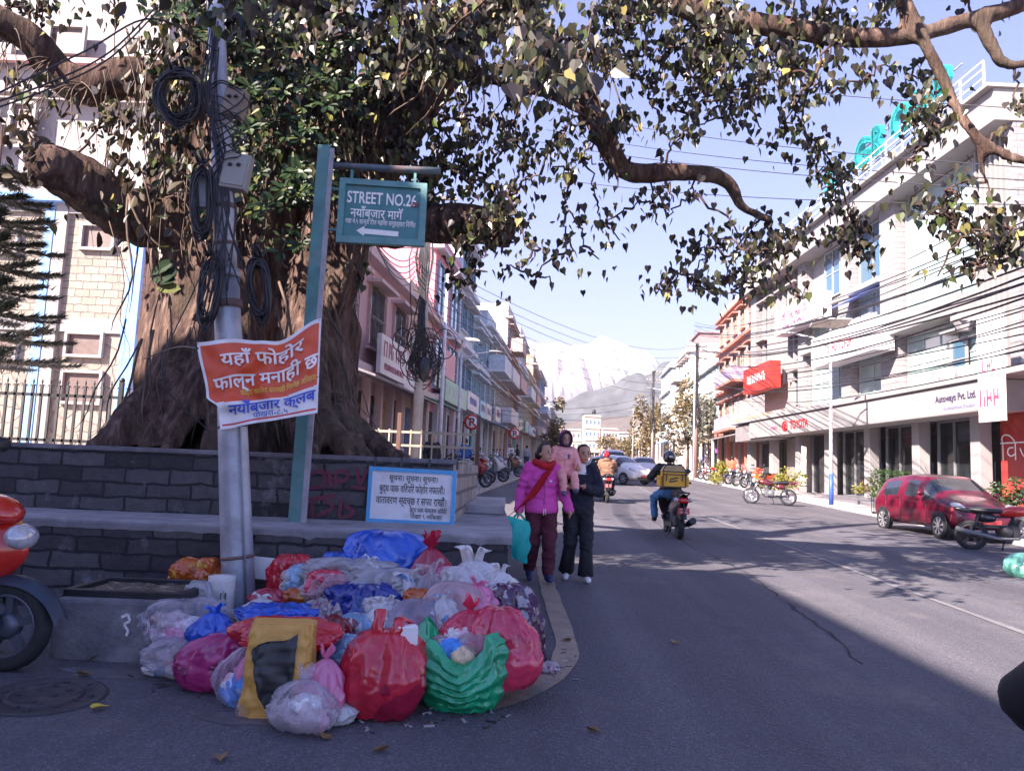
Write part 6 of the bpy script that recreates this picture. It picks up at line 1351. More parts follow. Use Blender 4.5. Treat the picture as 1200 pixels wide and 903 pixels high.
    b = MB(); lettering(b, 'ग १ प', (-.995, 0, .545), (0, -1, 0), (-.24, 0, 1), .045, .13, bold=.02, off=.004); lettering(b, '४७२८', (-1.006, 0, .50), (0, -1, 0), (-.24, 0, 1), .04, .14, bold=.02, off=.004); b.build('lettering', M['white'], pl_, fix=False)
    b = MB(); b.tube([(-.2, -.11, .22), (-.42, -.15, .24), (-.55, -.17, .28), (-.88, -.19, .36)], [.022, .03, .055, .062], 12); b.build('exhaust', M['black'], o)
    b = MB(); b.box((-.5, .03, .33), (.38, .16, .18)); b.box((-.3, 0, .40), (.3, .22, .2)); b.build('engine', P((.07, .07, .075), .6), o, bevel=.02)
    b = MB(); b.bar((-.25, .10, .22), (-.33, .20, .02), .02, .02); b.build('side_stand', M['black'], o)
    return o
M['bluedark'] = pmat('blue black plastic', (.022, .035, .06), .45, .2, 6)
def motorcycle(label, loc, rz, paint, name='motorcycle', group=None, wire=True, trim=None, lean=0):
    o = thing(name, label, 'motorcycle', loc, rz, group); o.rotation_euler = (lean, 0, rz)
    wheel(o, .66, .30, .09, 'front_wheel', 'wire' if wire else 'cast', hub=.22, rimm=M['chrome'] if wire else P((.05, .05, .055), .4)); wheel(o, -.64, .30, .11, 'rear_wheel', 'wire' if wire else 'cast', hub=.25, rimm=M['chrome'] if wire else P((.05, .05, .055), .4))
    b = MB(); b.ell((.12, 0, .80), (.29, .125, .12), rot=Matrix.Rotation(R(-8), 3, 'Y'), fn=lambda p, d: Vector((p.x, p.y * (1 - .25 * (p.x < 0) * min(1, -p.x * 3)), max(p.z, -.09)))); b.build('fuel_tank', paint, o)
    b = MB(); b.ell((-.40, 0, .80), (.38, .12, .065), fn=lambda p, d: Vector((p.x, p.y, p.z + .05 * max(0, -p.x)))); b.build('seat', M['black'], o)
    b = MB(); b.ell((-.38, 0, .66), (.20, .13, .10)); b.build('side_panel', paint, o)
    b = MB(); b.ell((-.78, 0, .80), (.20, .09, .05), rot=Matrix.Rotation(R(10), 3, 'Y')); b.grid(lambda u, v: (-.64 + .345 * math.cos(.5 + 1.9 * u), (v - .5) * .14, .30 + .36 * math.sin(.5 + 1.9 * u)), 14, 6); b.build('rear_fender', trim or paint, o)
    b = MB(); b.grid(lambda u, v: (.66 + .335 * math.cos(.5 + 1.9 * u), (v - .5) * .12, .30 + .335 * math.sin(.5 + 1.9 * u)), 14, 6); b.build('front_fender', trim or paint, o)
    b = MB()
    for s in (-1, 1): b.tube([(.66, s * .075, .30), (.50, s * .075, .66), (.40, s * .075, .92)], [.026, .022, .02], 8)
    b.build('fork', M['chrome'], o)
    b = MB(); b.tube([(.40, 0, .85), (.05, 0, .70), (-.35, 0, .68), (-.70, 0, .78)], .022, 8); b.tube([(.40, 0, .82), (.28, 0, .40), (-.05, 0, .27), (-.25, 0, .32)], .02, 8)
    for s in (-1, 1): b.bar((-.2, s * .10, .34), (-.64, s * .10, .30), .03, .05); b.tube([(-.64, s * .12, .32), (-.50, s * .12, .72)], .022, 8)
    b.build('chassis', M['black'], o)
    b = MB(); b.box((.02, 0, .42), (.34, .20, .22)); b.tube([(.06, 0, .5), (.14, 0, .68)], .085, 12)
    for k in range(5): b.lathe([(.0, 0), (.10, 0), (.10, .012), (0, .012)], (.08 + k * .012, 0, .54 + k * .026), n=14)
    b.lathe([(0, -.16), (.10, -.15), (.11, -.12), (.11, .12), (.10, .15), (0, .16)], (-.04, 0, .40), 'y', 16); b.build('engine', P((.20, .20, .21), .4, metal=.7), o, bevel=.01)
    b = MB(); b.tube([(.18, -.09, .52), (.26, -.11, .40), (.16, -.13, .28), (-.2, -.14, .27), (-.45, -.15, .32), (-.92, -.17, .42)], [.02, .02, .022, .03, .045, .05], 12); b.build('exhaust', M['chrome'], o)
    b = MB(); b.ell((.55, 0, .86), (.07, .095, .095)); b.build('headlight', M['lens'], o)
    b = MB(); b.tube([(.22, -.36, 1.02), (.34, -.2, 1.02), (.38, 0, .96), (.34, .2, 1.02), (.22, .36, 1.02)], .014, 8); hb_ = b.build('handlebar', M['black'], o)
    for s in (-1, 1):
        b = MB(); b.tube([(.27, s * .29, 1.025), (.20, s * .38, 1.015)], .02, 8); b.build('grip', M['rubber'], hb_)
        b = MB(); b.tube([(.30, s * .24, 1.03), (.28, s * .30, 1.17)], .007, 6); b.ell((.275, s * .31, 1.20), (.015, .06, .04)); b.build('mirror', M['chrome'] if wire else M['black'], o)
        b = MB(); b.ell((.44, s * .14, .84), (.035, .035, .03)); b.build('turn_signal', M['orange'], o)
    b = MB(); b.ell((-.96, 0, .78), (.035, .075, .045)); b.build('tail_light', M['tail'], o)
    b = MB(); b.box((-.99, 0, .62), (.012, .18, .13), rot=Matrix.Rotation(R(12), 3, 'Y')); b.build('number_plate', PLATE, o)
    b = MB(); b.bar((-.05, .12, .30), (-.10, .24, .02), .02, .02); b.build('side_stand', M['black'], o)
    return o
def car(label, loc, rz, paint, W=1.62, st=None, name='hatchback_car', cat='car', scale=1, plate=True, wr=.275, roofrack=False, wx=(1.16, -1.20)):
    o = thing(name, label, cat, loc, rz, None, scale)
    st = st or [(-1.80, .36, .74, .82, .58, .46), (-1.77, .26, .82, .90, .72, .58), (-1.66, .22, .86, 1.10, .77, .60), (-1.46, .20, .88, 1.33, .79, .60), (-1.42, .20, .88, 1.35, .795, .60), (-.42, .20, .88, 1.455, .81, .61), (-.36, .20, .88, 1.455, .81, .61), (.32, .20, .86, 1.43, .81, .60), (.38, .20, .855, 1.41, .81, .595), (.98, .20, .86, 1.04, .80, .64), (1.06, .20, .85, .96, .795, .66), (1.38, .22, .80, .88, .77, .60), (1.62, .25, .69, .77, .72, .54), (1.76, .30, .55, .64, .64, .48), (1.80, .38, .48, .52, .52, .40)]
    h = W / 1.62; V = []; prof = lambda s: [(0, s[1]), (s[4] * .80, s[1]), (s[4] * .98, s[1] + .10), (s[4] * 1.03, s[1] * .45 + s[2] * .55), (s[4], s[2]), (s[5] + .015, s[3] - .07), (s[5] * .86, s[3] - .005), (0, s[3] + .025)]
    np_ = 8; full = 2 * np_ - 2
    for s in st:
        p = prof(s); ring = [(s[0], y * h, z) for y, z in p] + [(s[0], -y * h, z) for y, z in p[-2:0:-1]]; V += ring
    F = []; MI = []; ns = len(st); roof = [i for i, s in enumerate(st) if s[3] - s[2] > .35]; r0, r1 = roof[0], roof[-1]
    for i in range(ns - 1):
        for j in range(full):
            k = j if j < np_ - 1 else full - 1 - j; m = 0
            if k == 4 and r0 <= i < r1 + 1: m = 1
            if k == 4 and (st[i + 1][0] - st[i][0]) < .13: m = 0
            if k >= 5 and i in (r1, ): m = 2
            if k >= 5 and i == r0 - 1: m = 3
            F.append((i * full + j, i * full + (j + 1) % full, (i + 1) * full + (j + 1) % full, (i + 1) * full + j)); MI.append(m)
    F.append(tuple(range(full))); MI.append(0); F.append(tuple((ns - 1) * full + j for j in range(full))[::-1]); MI.append(0)
    me = bpy.data.meshes.new('car'); me.from_pydata(V, [], F); me.polygons.foreach_set('material_index', MI)
    for _ in range(4): me.materials.append(None)
    t = bpy.data.objects.new('t', me); COL.objects.link(t); md = t.modifiers.new('s', 'SUBSURF'); md.levels = 2; md.render_levels = 2
    ev = bpy.data.meshes.new_from_object(t.evaluated_get(bpy.context.evaluated_depsgraph_get())); bpy.data.objects.remove(t)
    GL = glass_mat('car glass', (.02, .024, .032), .03)
    for m, nm, mat in ((0, 'body', paint), (1, 'side_window', GL), (2, 'windscreen', GL), (3, 'rear_window', GL)):
        ps = [p for p in ev.polygons if p.material_index == m]; 
        if not ps: continue
        mp = {}; vv = []; ff = []
        for p in ps:
            f = []
            for vi in p.vertices:
                if vi not in mp: mp[vi] = len(vv); vv.append(tuple(ev.vertices[vi].co))
                f.append(mp[vi])
            ff.append(f)
        par = list(range(len(vv)))
        def find(a):
            while par[a] != a: par[a] = par[par[a]]; a = par[a]
            return a
        for f in ff:
            for a in f[1:]: par[find(a)] = find(f[0])
        for root_ in sorted({find(f[0]) for f in ff}):
            sel = [f for f in ff if find(f[0]) == root_]; ids = sorted({a for f in sel for a in f}); ix = {a: i for i, a in enumerate(ids)}
            b = MB(); b.add([vv[a] for a in ids], [[ix[a] for a in f] for f in sel], 0, True); b.build(nm, mat, o)
    bpy.data.meshes.remove(ev)
    hw = .815 * h
    for x in wx:
        for s in (-1, 1):
            b = MB(); b.lathe([(0, -.03), (wr * 1.10, -.03), (wr * 1.13, .0), (wr * 1.05, .012), (0, .012)] if s > 0 else [(0, .03), (wr * 1.10, .03), (wr * 1.13, 0), (wr * 1.05, -.012), (0, -.012)], (x, s * hw, wr + .02), 'y', 28); b.build('wheel_arch', M['black'], o)
            wheel(o, x, wr, .17, 'wheel', 'alloy', s * (hw - .055), rimm=pmat('alloy', (.55, .55, .57), .35, .05, metal=.6))
    L0 = st[0][0]; L1 = st[-1][0]
    for s in (-1, 1):
        b = MB(); b.ell((L1 - .24, s * .60 * h, .735), (.19, .10, .075), rot=Matrix.Rotation(s * R(-28), 3, 'Z') @ Matrix.Rotation(R(18), 3, 'Y')); b.build('headlight', M['lens'], o)
        b = MB(); b.ell((L0 + .15, s * .64 * h, .84), (.08, .07, .13)); b.build('tail_light', M['tail'], o)
        b = MB(); b.ell((.66, s * .93 * h, 1.00), (.06, .085, .06)); b.build('wing_mirror', paint, o)
        for x in (-.52, .33): b = MB(); b.box((x, s * .838 * h, .88), (.15, .02, .025)); b.build('door_handle', paint, o)
        b = MB()
        for x in (.72, -.36, -1.02): b.tube([(x, s * .832 * h, .32), (x, s * .846 * h, .60), (x - .02, s * .826 * h, .93)], .006, 4)
        b.tube([(.72, s * .81 * h, .32), (-1.02, s * .81 * h, .32)], .005, 4); b.build('door_seam', M['black'], o)
        b = MB(); b.ell((L1 - .10, s * .50 * h, .42), (.05, .08, .06)); b.build('fog_light', M['lens'], o)
    b = MB(); b.box((L1 - .06, 0, .50), (.10, .72 * h, .13)); b.box((L1 - .035, 0, .34), (.08, .85 * h, .10)); b.build('grille', M['black'], o, bevel=.02)
    if plate: b = MB(); b.box((L1 + .02, 0, .42), (.02, .42, .10)); b.build('number_plate', PLATE, o)
    b = MB(); b.tube([(-1.0, .3, 1.50), (-1.15, .3, 1.66)], .008, 5); b.build('aerial', M['black'], o)
    b = MB(); b.bar((.92, .1, 1.05), (.60, -.4, 1.24), .02, .012); b.bar((.93, .5, 1.03), (.62, .0, 1.25), .02, .012); b.build('wiper', M['black'], o)
    return o
def gp(px, py, dz=0): p = ground(px, py); return Vector((p.x, p.y, p.z + dz))

MAROON = pmat('maroon car paint', (.11, .003, .018), .3, .04, 2, coat=.5)
car('maroon hatchback parked at the right kerb facing the camera', (10.62, 18.95, gz(10.6, 18.95)), -PI / 2 + R(3), MAROON)
SIL = pmat('white car paint', (.66, .65, .66), .3, .05, 2, coat=.8)
SUVST = [(-2.0, .5, 1.0, 1.2, .66, .56), (-1.96, .42, 1.05, 1.5, .76, .62), (-1.84, .38, 1.08, 1.74, .80, .66), (-1.74, .38, 1.08, 1.78, .80, .67), (-.3, .38, 1.08, 1.80, .81, .68), (-.22, .38, 1.08, 1.80, .81, .68), (.30, .38, 1.07, 1.78, .81, .67), (.42, .38, 1.06, 1.72, .81, .66), (.72, .38, 1.06, 1.22, .80, .68), (.82, .38, 1.05, 1.14, .80, .70), (1.6, .40, 1.0, 1.08, .78, .68), (1.86, .44, .85, .98, .74, .62), (1.94, .5, .7, .8, .66, .5)]
p = Vector((6.75, 50, gz(6.7, 50))); car('white off-road wagon coming down the far street, tallest of the pale cars', p, -PI / 2 - R(4), SIL, st=SUVST, name='jeep', wr=.36, wx=(1.25, -1.25))
car('white hatchback to the right of the white off-road wagon in the far street', (8.55, 49, gz(8.5, 49)), -PI / 2 - R(2), pmat('pale grey paint', (.58, .57, .60), .3, .05, coat=.8))
car('white saloon crossing ahead of the rider in the brown coat', (5.65, 40, gz(5.6, 40)), -PI / 2 + R(38), SIL, name='saloon_car')
REDS = pmat('scooter red', (.52, .02, .012), .25, .06, coat=1)
c_ = ground(15, 785); scooter('red scooter with a clear headlight cut off by the left edge of the view', (c_.x - .75, c_.y + .04, c_.z), R(-4), REDS).scale = (1.04,) * 3
motorcycle('maroon classic motorcycle with chrome wire wheels parked across the road edge by the lamp post', (9.55, 28.2, gz(9.6, 28.2)), PI - R(10), pmat('classic maroon', (.10, .012, .018), .25, .1, coat=1), lean=R(5))
BK = pmat('black bike paint', (.016, .016, .02), .3, .1, coat=.8)
mo = motorcycle('black motorcycle with a red tank parked in front of the maroon hatchback', (9.95, 15.4, gz(9.9, 15.4)), R(-28), BK, wire=False, trim=BK); [setattr(ch.material_slots[0], 'link', 'OBJECT') or setattr(ch.material_slots[0], 'material', REDS) for ch in mo.children if ch.name.startswith('fuel_tank')]
for ch in mo.children:
    if ch.name.split('.')[0] in ('exhaust', 'engine', 'fork'): ch.material_slots[0].link = 'OBJECT'; ch.material_slots[0].material = M['black'] if ch.name[0] != 'e' or ch.name.startswith('engine') else P((.16, .16, .17), .35)
# bikes lined up before the dark entrance on the right
KG = 'motorbikes parked along the pavements'
b1 = scooter('red scooter parked beside the yellow shrub on the right pavement', (13.0, 39.6, gz(13, 39.6) + .14), PI + R(35), pmat('orange red scooter', (.60, .06, .02), .3, .05, coat=.8), group=KG)
m1 = motorcycle('grey motorcycle leaning next to the red scooter on the right pavement', (13.05, 41.2, gz(13, 41) + .14), PI + R(30), P((.12, .12, .13), .4), group=KG, lean=R(7))
for i, (x, y, a, lab) in enumerate(((13.2, 43.2, 28, 'black motorcycle beside the dark showroom entrance'), (13.6, 46.0, 24, 'motorcycle parked behind the far yellow shrub'), (13.9, 52, 20, 'motorcycle on the right pavement in front of the orange-columned house'), (14.1, 54.5, 22, 'last motorcycle in the row before the orange-columned house'), (13.9, 50, 20, 'second motorcycle in front of the orange-columned house'))):
    q = dup(m1, (x, y, gz(x, y) + .14), PI + R(a), lab, KG); recolor(q, P((.12, .12, .13), .4), [BK, P((.03, .05, .14), .4), REDS, P((.2, .2, .22), .4), P((.05, .05, .06), .4)][i]) if i else recolor(q, P((.12, .12, .13), .4), BK)
lefts = [(500, 20.5, 'black scooter'), (512, 22.5, 'blue scooter'), (527, 25, 'dark red scooter'), (541, 27.5, 'silver scooter'), (552, 30, 'white scooter'), (562, 33, 'navy scooter'), (572, 36.5, 'brown scooter'), (582, 40, 'pale blue scooter')]
lcol = [(.02, .02, .024), (.03, .06, .22), (.22, .02, .03), (.35, .35, .37), (.5, .5, .52), (.02, .03, .09), (.16, .08, .05), (.3, .42, .52)]
s1 = None
for i, (px, Y, nm) in enumerate(lefts):
    x = KL(Y) - .55 - .25 * (i % 2); loc = (x, Y, gz(x, Y) + .14); lab = nm + (' parked on the left pavement in front of the ' + ['pink house', 'pink house', 'peach house', 'peach house', 'pink-framed house', 'pink-framed house', 'grey-blue house', 'light blue house'][i])
    if s1 is None: s1 = scooter(lab, loc, R(12), P(lcol[0], .35), group=KG)
    else:
        q = dup(s1, loc, R(8 + 9 * (i % 3)), lab, KG); recolor(q, P(lcol[0], .35), P(lcol[i], .35))
# ---------------------------------------------------------------- people: one skin grown over posed limbs (local -y is where they face)
def seg(p, a, b, r0, r1):
    ab = b - a; t = max(0, min(1, (p - a).dot(ab) / max(1e-9, ab.length_squared))); return (p - a - ab * t).length - (r0 + (r1 - r0) * t)
def elld(p, c, r): q = p - c; k = Vector((q.x / r[0], q.y / r[1], q.z / r[2])).length; return (k - 1) * min(r)
BASE = dict(hipL=(.09, 0, .90), kneeL=(.10, -.02, .48), ankL=(.10, 0, .08), toeL=(.11, -.13, .035), hipR=(-.09, 0, .90), kneeR=(-.10, -.02, .48), ankR=(-.10, 0, .08), toeR=(-.11, -.13, .035),
            shL=(.165, 0, 1.385), elL=(.22, .02, 1.12), wrL=(.22, -.06, .88), haL=(.22, -.08, .80), shR=(-.165, 0, 1.385), elR=(-.22, .02, 1.12), wrR=(-.22, -.06, .88), haR=(-.22, -.08, .80), pel=(0, 0, .93), chest=(0, 0, 1.24), neck=(0, .0, 1.44), head=(0, -.01, 1.59))
def person(label, loc, rz, H, pose, top, bottom, shoe, bulk=1.0, baggy=1.0, yaw=0, hair='tied', skin=None, hood=None, group=None, vox=.011, hk=1.0, gloves=False, sleeve=1.0, sock=None):
    J = {k: Vector(v) for k, v in {**BASE, **pose}.items()}; s = H / 1.72; skin = skin or M['skin']
    mats = [skin, top, bottom, shoe, sock or bottom]; mb = MB(); tags = []
    def cap(a, b, r0, r1, m, n=14):
        a, b = Vector(a), Vector(b); mb.tube([a, b], [r0, r1], n); mb.ell(a, r0, nu=n, nv=8); mb.ell(b, r1, nu=n, nv=8); tags.append((m, lambda p, a=a, b=b, r0=r0, r1=r1: seg(p, a, b, r0, r1)))
    def el(c, r, m, rot=None): c = Vector(c); mb.ell(c, r, nu=18, nv=12, rot=rot); tags.append((m, lambda p, c=c, r=r: elld(p, c, r)))
    pel, ch, nk, hd = J['pel'], J['chest'], J['neck'], J['head']
    el(pel, (.165 * bulk, .125 * bulk, .14), 2); el(pel.lerp(ch, .45), (.165 * bulk, .125 * bulk, .20), 1); el(ch, (.185 * bulk, .125 * bulk, .20), 1); el(pel.lerp(ch, .12), (.172 * bulk, .13 * bulk, .10), 1)
    cap(J['shL'].lerp(ch, .15), J['shR'].lerp(ch, .15), .075 * bulk, .075 * bulk, 1)
    cap(ch + Vector((0, 0, .12)), nk, .07, .05, 1); cap(nk, hd - Vector((0, 0, .06)), .05, .05, 0)
    for k in 'LR':
        cap(J['hip' + k], J['knee' + k], .092 * baggy, .068 * baggy, 2); cap(J['knee' + k], J['ank' + k] + Vector((0, 0, .04)), .066 * baggy, .054 * baggy, 2)
        if sock: cap(J['ank' + k] + Vector((0, 0, .05)), J['ank' + k], .042, .04, 4)
        cap(J['ank' + k] - Vector((0, 0, .02)), J['ank' + k] - Vector((0, 0, .03)), .05, .05, 3); cap(J['ank' + k] - Vector((0, 0, .04)), J['toe' + k], .046, .036, 3)
        cap(J['sh' + k], J['el' + k], .066 * sleeve, .054 * sleeve, 1); cap(J['el' + k], J['wr' + k], .054 * sleeve, .042 * sleeve, 1)
        w, h_ = J['wr' + k], J['ha' + k]; d = (h_ - w).normalized(); mh_ = 3 if gloves else 0
        cap(w, w.lerp(h_, .55), .026, .030, mh_); sd = d.cross(Vector((1, 0, 0)) if abs(d.x) < .8 else Vector((0, 0, 1))).normalized(); nrm = d.cross(sd)
        for q in range(4):
            o_ = sd * (-.027 + .018 * q); a = w.lerp(h_, .5) + o_; ln = (.062, .072, .068, .054)[q]; cap(a, a + d * ln * .55 + nrm * .006, .0105, .010, mh_, 8); cap(a + d * ln * .55 + nrm * .006, a + d * ln + nrm * .022, .010, .008, mh_, 8)
        cap(w.lerp(h_, .25) + sd * .028, w.lerp(h_, .8) + sd * .055 + nrm * .01, .012, .009, mh_, 8)
    Ry = Matrix.Rotation(yaw, 3, 'Z'); hv = lambda x, y, z: hd + Ry @ Vector((x, y, z)) * hk
    el(hd + Vector((0, 0, .02 * hk)), (.078 * hk, .094 * hk, .105 * hk), 0, Ry); el(hv(0, -.022, -.045), (.060 * hk, .068 * hk, .070 * hk), 0, Ry); el(hv(0, -.10, -.012), (.013, .018, .024), 0, Ry); el(hv(0, -.082, -.058), (.026, .016, .014), 0, Ry); el(hv(0, -.07, -.098), (.024, .02, .016), 0, Ry)
    for x in (-1, 1): el(hv(.080 * x, .005, -.01), (.012, .022, .03), 0, Ry)
    me = remesh(mb, vox, tags, 3); sc = Matrix.Scale(s, 4)
    for v in me.vertices:                         # cloth folds
        p = v.co; v.co = p
    co = [v.co.copy() for v in me.vertices]; no = [v.normal.copy() for v in me.vertices]
    cloth = set()
    for p in me.polygons:
        if p.material_index in (1, 2): cloth.update(p.vertices)
    for i in cloth:
        p = co[i]; co[i] = p + no[i] * ((1 - 2 * abs(noise.noise(Vector((p.x * 7, p.y * 7, p.z * 11))))) * .016 + (1 - 2 * abs(noise.noise(Vector((p.x * 15, p.y * 15, p.z * 24))))) * .006)
    for v, p in zip(me.vertices, co): v.co = p * s
    o = link('person', me, mats); o.location = loc; o.rotation_euler = (0, 0, rz); tag(o, label, 'person', group)
    def child(b, name, m, fix=True): b.v = [v * s for v in b.v]; return b.build(name, m, o, fix)
    if hair != 'none':
        for x in (-1, 1):
            b = MB(); b.ell(hv(.032 * x, -.088, .012), (.014, .008, .0085), nu=10, nv=6, rot=Ry); child(b, 'eye', P((.02, .015, .015), .2))
            b = MB(); b.ell(hv(.033 * x, -.086, .034), (.020, .008, .005), nu=10, nv=6, rot=Ry); child(b, 'eyebrow', M['hair'])
        b = MB(); b.ell(hv(0, -.098, -.060), (.024, .008, .007), nu=10, nv=6, rot=Ry); child(b, 'mouth', P((.34, .10, .09), .5))
    if hair in ('tied', 'short'):
        def hf(p, d):
            f = d.y < -.25 and d.z < .72
            return p * ((.72 if f else 1.0) + .03 * noise.noise(d * 9))
        b = MB(); b.ell(hv(0, .012, .030), (.092, .104, .108), nu=28, nv=18, rot=Ry, fn=hf)
        if hair == 'tied': b.ell(hv(0, .11, -.02), (.05, .05, .06), rot=Ry); b.tube([hv(0, .12, -.04), hv(.01, .13, -.14), hv(.01, .11, -.24)], [.036, .03, .012], 8)
        child(b, 'hair', M['hair'])
    o['sc'] = s; return o, J, s, child, hv, Ry
FLEECE = pmat('pink fleece', (.66, .075, .38), .9, .08, 5, .2, 60); MTR = pmat('maroon trousers', (.075, .012, .025), .9, .15, 6); NVY = pmat('navy sweater', (.012, .013, .028), .9, .2, 6, .3, 50); BTR = pmat('black trousers', (.014, .014, .020), .85, .2, 6); SHW = pmat('white shoe', (.74, .72, .72), .6, .05); SHB = pmat('blue shoe', (.03, .04, .12), .6, .1)
# the woman in pink
w1 = gp(632, 683); o1, J1, s1_, ch1, hv1, Ry1 = person('woman in a bright pink fleece and red scarf walking with a teal bag', (w1.x, w1.y + .12, w1.z), R(8), 1.55,
    dict(kneeL=(.09, -.12, .47), ankL=(.085, -.14, .10), toeL=(.09, -.28, .06), kneeR=(-.10, -.03, .48), ankR=(-.10, .16, .12), toeR=(-.11, .05, .04), elL=(.27, .0, 1.12), wrL=(.33, -.10, .90), haL=(.345, -.13, .81), elR=(-.25, .04, 1.12), wrR=(-.29, -.06, .88), haR=(-.295, -.08, .79), head=(.015, -.02, 1.585)), FLEECE, MTR, SHB, bulk=1.12, baggy=1.18, yaw=R(38), sleeve=1.18, sock=P((.55, .03, .06), .8))
o1.name = 'person'
b = MB(); SCF = pmat('red scarf', (.46, .012, .02), .9, .12, 8, .3, 60)
ring = []
for i in range(25):
    a = 2 * PI * i / 24; ring.append(Vector((.115 * math.cos(a), .10 * math.sin(a) - .01, 1.425 + .03 * math.sin(a * 2 + 1) - .025 * math.sin(a))))
b.tube(ring, [.045 + .008 * math.sin(i * 1.9) for i in range(25)], 10, cap=False, wob=lambda i, a, p: 1 + .18 * math.sin(a * 5 + i * .4))
def scarf(u, v):
    c_ = smooth_path([Vector((.06, -.13, 1.40)), Vector((-.02, -.165, 1.28)), Vector((-.11, -.17, 1.14)), Vector((-.20, -.15, 1.0)), Vector((-.30, -.10, .90)), Vector((-.34, -.08, .86))], 5); i = min(len(c_) - 2, int(v * (len(c_) - 1))); f = v * (len(c_) - 1) - i; p = c_[i].lerp(c_[i + 1], f)
    return p + Vector(((u - .5) * (.19 + .06 * v) * .85, -.016 * math.cos(u * 16 + v * 5) - .02, (u - .5) * (.19 + .06 * v) * .62))
b.grid(scarf, 16, 30); ch1(b, 'scarf', SCF, fix=False)
b = MB(); b.lathe([(.190, .84), (.212, .85), (.216, .90), (.205, .97), (.196, 1.0)], n=30); b.v = [Vector((v.x, v.y * .76, v.z)) for v in b.v]; ch1(b, 'jacket_hem', FLEECE)
b = MB(); b.tube([(0, -.150, .93), (.004, -.172, 1.05), (.002, -.166, 1.2), (0, -.15, 1.36)], .006, 5); ch1(b, 'zip', P((.42, .05, .25), .6))
b = MB(); b.ell((.075, -.150, 1.24), (.022, .006, .012), nu=10, nv=6); ch1(b, 'chest_patch', M['white'])
b = MB(); b.tube([(.02, -.165, .90), (.022, -.172, .83)], .006, 5); b.tube([(.0, -.165, .90), (-.004, -.17, .82)], .006, 5); ch1(b, 'drawstring', M['white'])
# her teal bag
hp_ = o1.matrix_basis @ Matrix.Identity(4); tb0 = Matrix.Translation(o1.location) @ Matrix.Rotation(R(8), 4, 'Z') @ (Vector((-.30, -.09, .80)) * s1_)
tq = thing('shopping_bag', 'teal cloth bag hanging from the hand of the woman in pink', 'bag', tb0, R(8)); b = MB()
def teal(u, v):
    a = 2 * PI * u; w = .10 + .06 * math.sin(PI * min(1, v * .8 + .12)); return (math.cos(a) * w * (1 - .35 * v) + .03 * v + .01 * math.sin(v * 14 + a * 3), math.sin(a) * .05 * math.sin(PI * (v * .9 + .08)) ** .7 + .008 * math.sin(a * 5 + v * 9), -.03 - .46 * (v if v < 1 else 1) - .03 * math.cos(a))
b.grid(teal, 28, 18); b.poly([teal(i / 28, 1) for i in range(28)]); b.build('sack', pmat('teal cloth', (.012, .42, .38), .6, .1, 6, .2, 30), tq, fix=False)
b = MB(); b.tube([(-.08, 0, -.05), (-.02, 0, .02), (.02, 0, .02), (.08, 0, -.05)], .012, 6); b.build('handle', P((.012, .40, .36), .6), tq)
# the woman in navy carrying the child
w2 = gp(676, 682); o2, J2, s2_, ch2, hv2, Ry2 = person('woman in a navy sweater with a white collar carrying a small child on her arm', (w2.x, w2.y + .10, w2.z), R(4), 1.56,
    dict(kneeL=(.10, -.10, .48), ankL=(.10, -.10, .09), toeL=(.115, -.24, .045), kneeR=(-.09, -.02, .48), ankR=(-.11, .14, .12), toeR=(-.13, .02, .04), elL=(.25, -.06, 1.13), wrL=(.06, -.22, 1.16), haL=(-.02, -.25, 1.20), elR=(-.26, .0, 1.16), wrR=(-.20, -.22, 1.18), haR=(-.12, -.27, 1.17), head=(.045, -.03, 1.585)), NVY, BTR, SHW, bulk=1.10, baggy=1.10, yaw=R(10), sleeve=1.2)
b = MB(); b.lathe([(.135, 1.335), (.118, 1.365), (.098, 1.41), (.074, 1.46), (.066, 1.475), (.058, 1.47)], (0, -.012, 0), n=24); ch2(b, 'white_collar', pmat('white knit', (.70, .67, .66), .9, .06, 8, .3, 60), fix=False)
for k in 'LR':                                    # flared trouser legs
    a, c_ = J2['knee' + k], J2['ank' + k]; b = MB(); b.tube([a + Vector((0, 0, .02)), a.lerp(c_, .5), c_ - Vector((0, 0, .01))], [.074, .082, .098], 16, wob=lambda i, t, p: 1 + .06 * math.sin(t * 6 + i)); ch2(b, 'trouser_leg', BTR)
# the child
KP = pmat('pink snowsuit', (.82, .36, .34), .9, .08, 6, .3, 50); cm = Matrix.Translation(o2.location) @ Matrix.Rotation(R(4), 4, 'Z') @ (Vector((-.22, -.12, 1.33)) * s2_)
o3, J3, s3_, ch3, hv3, Ry3 = person('small child in a pink suit and dark purple hood carried by the woman in navy', (cm.x, cm.y, cm.z - .55), R(2), 1.06,
    dict(pel=(0, 0, .93), chest=(0, 0, 1.20), neck=(0, 0, 1.36), head=(.02, -.01, 1.53), hipL=(.08, -.02, .92), kneeL=(.17, -.24, .88), ankL=(.20, -.25, .62), toeL=(.21, -.36, .60), hipR=(-.08, -.02, .92), kneeR=(-.05, -.26, .86), ankR=(-.01, -.26, .58), toeR=(0, -.38, .54), shL=(.15, 0, 1.31), shR=(-.15, 0, 1.31), elL=(.22, -.06, 1.12), wrL=(.24, -.20, 1.02), haL=(.24, -.26, 1.0), elR=(-.26, -.03, 1.12), wrR=(-.34, -.14, .98), haR=(-.36, -.18, .93)), KP, KP, P((.10, .14, .2), .7), bulk=1.16, baggy=1.05, yaw=R(4), hair='plain', sleeve=1.3, hk=1.22, vox=.012)
b = MB(); HD = pmat('dark purple hood', (.055, .015, .06), .9, .2, 8, .3, 60)
def hoodf(p, d): return p * (1.0 if not (d.y < -.62 and abs(d.z + .02) < .78) else .70)
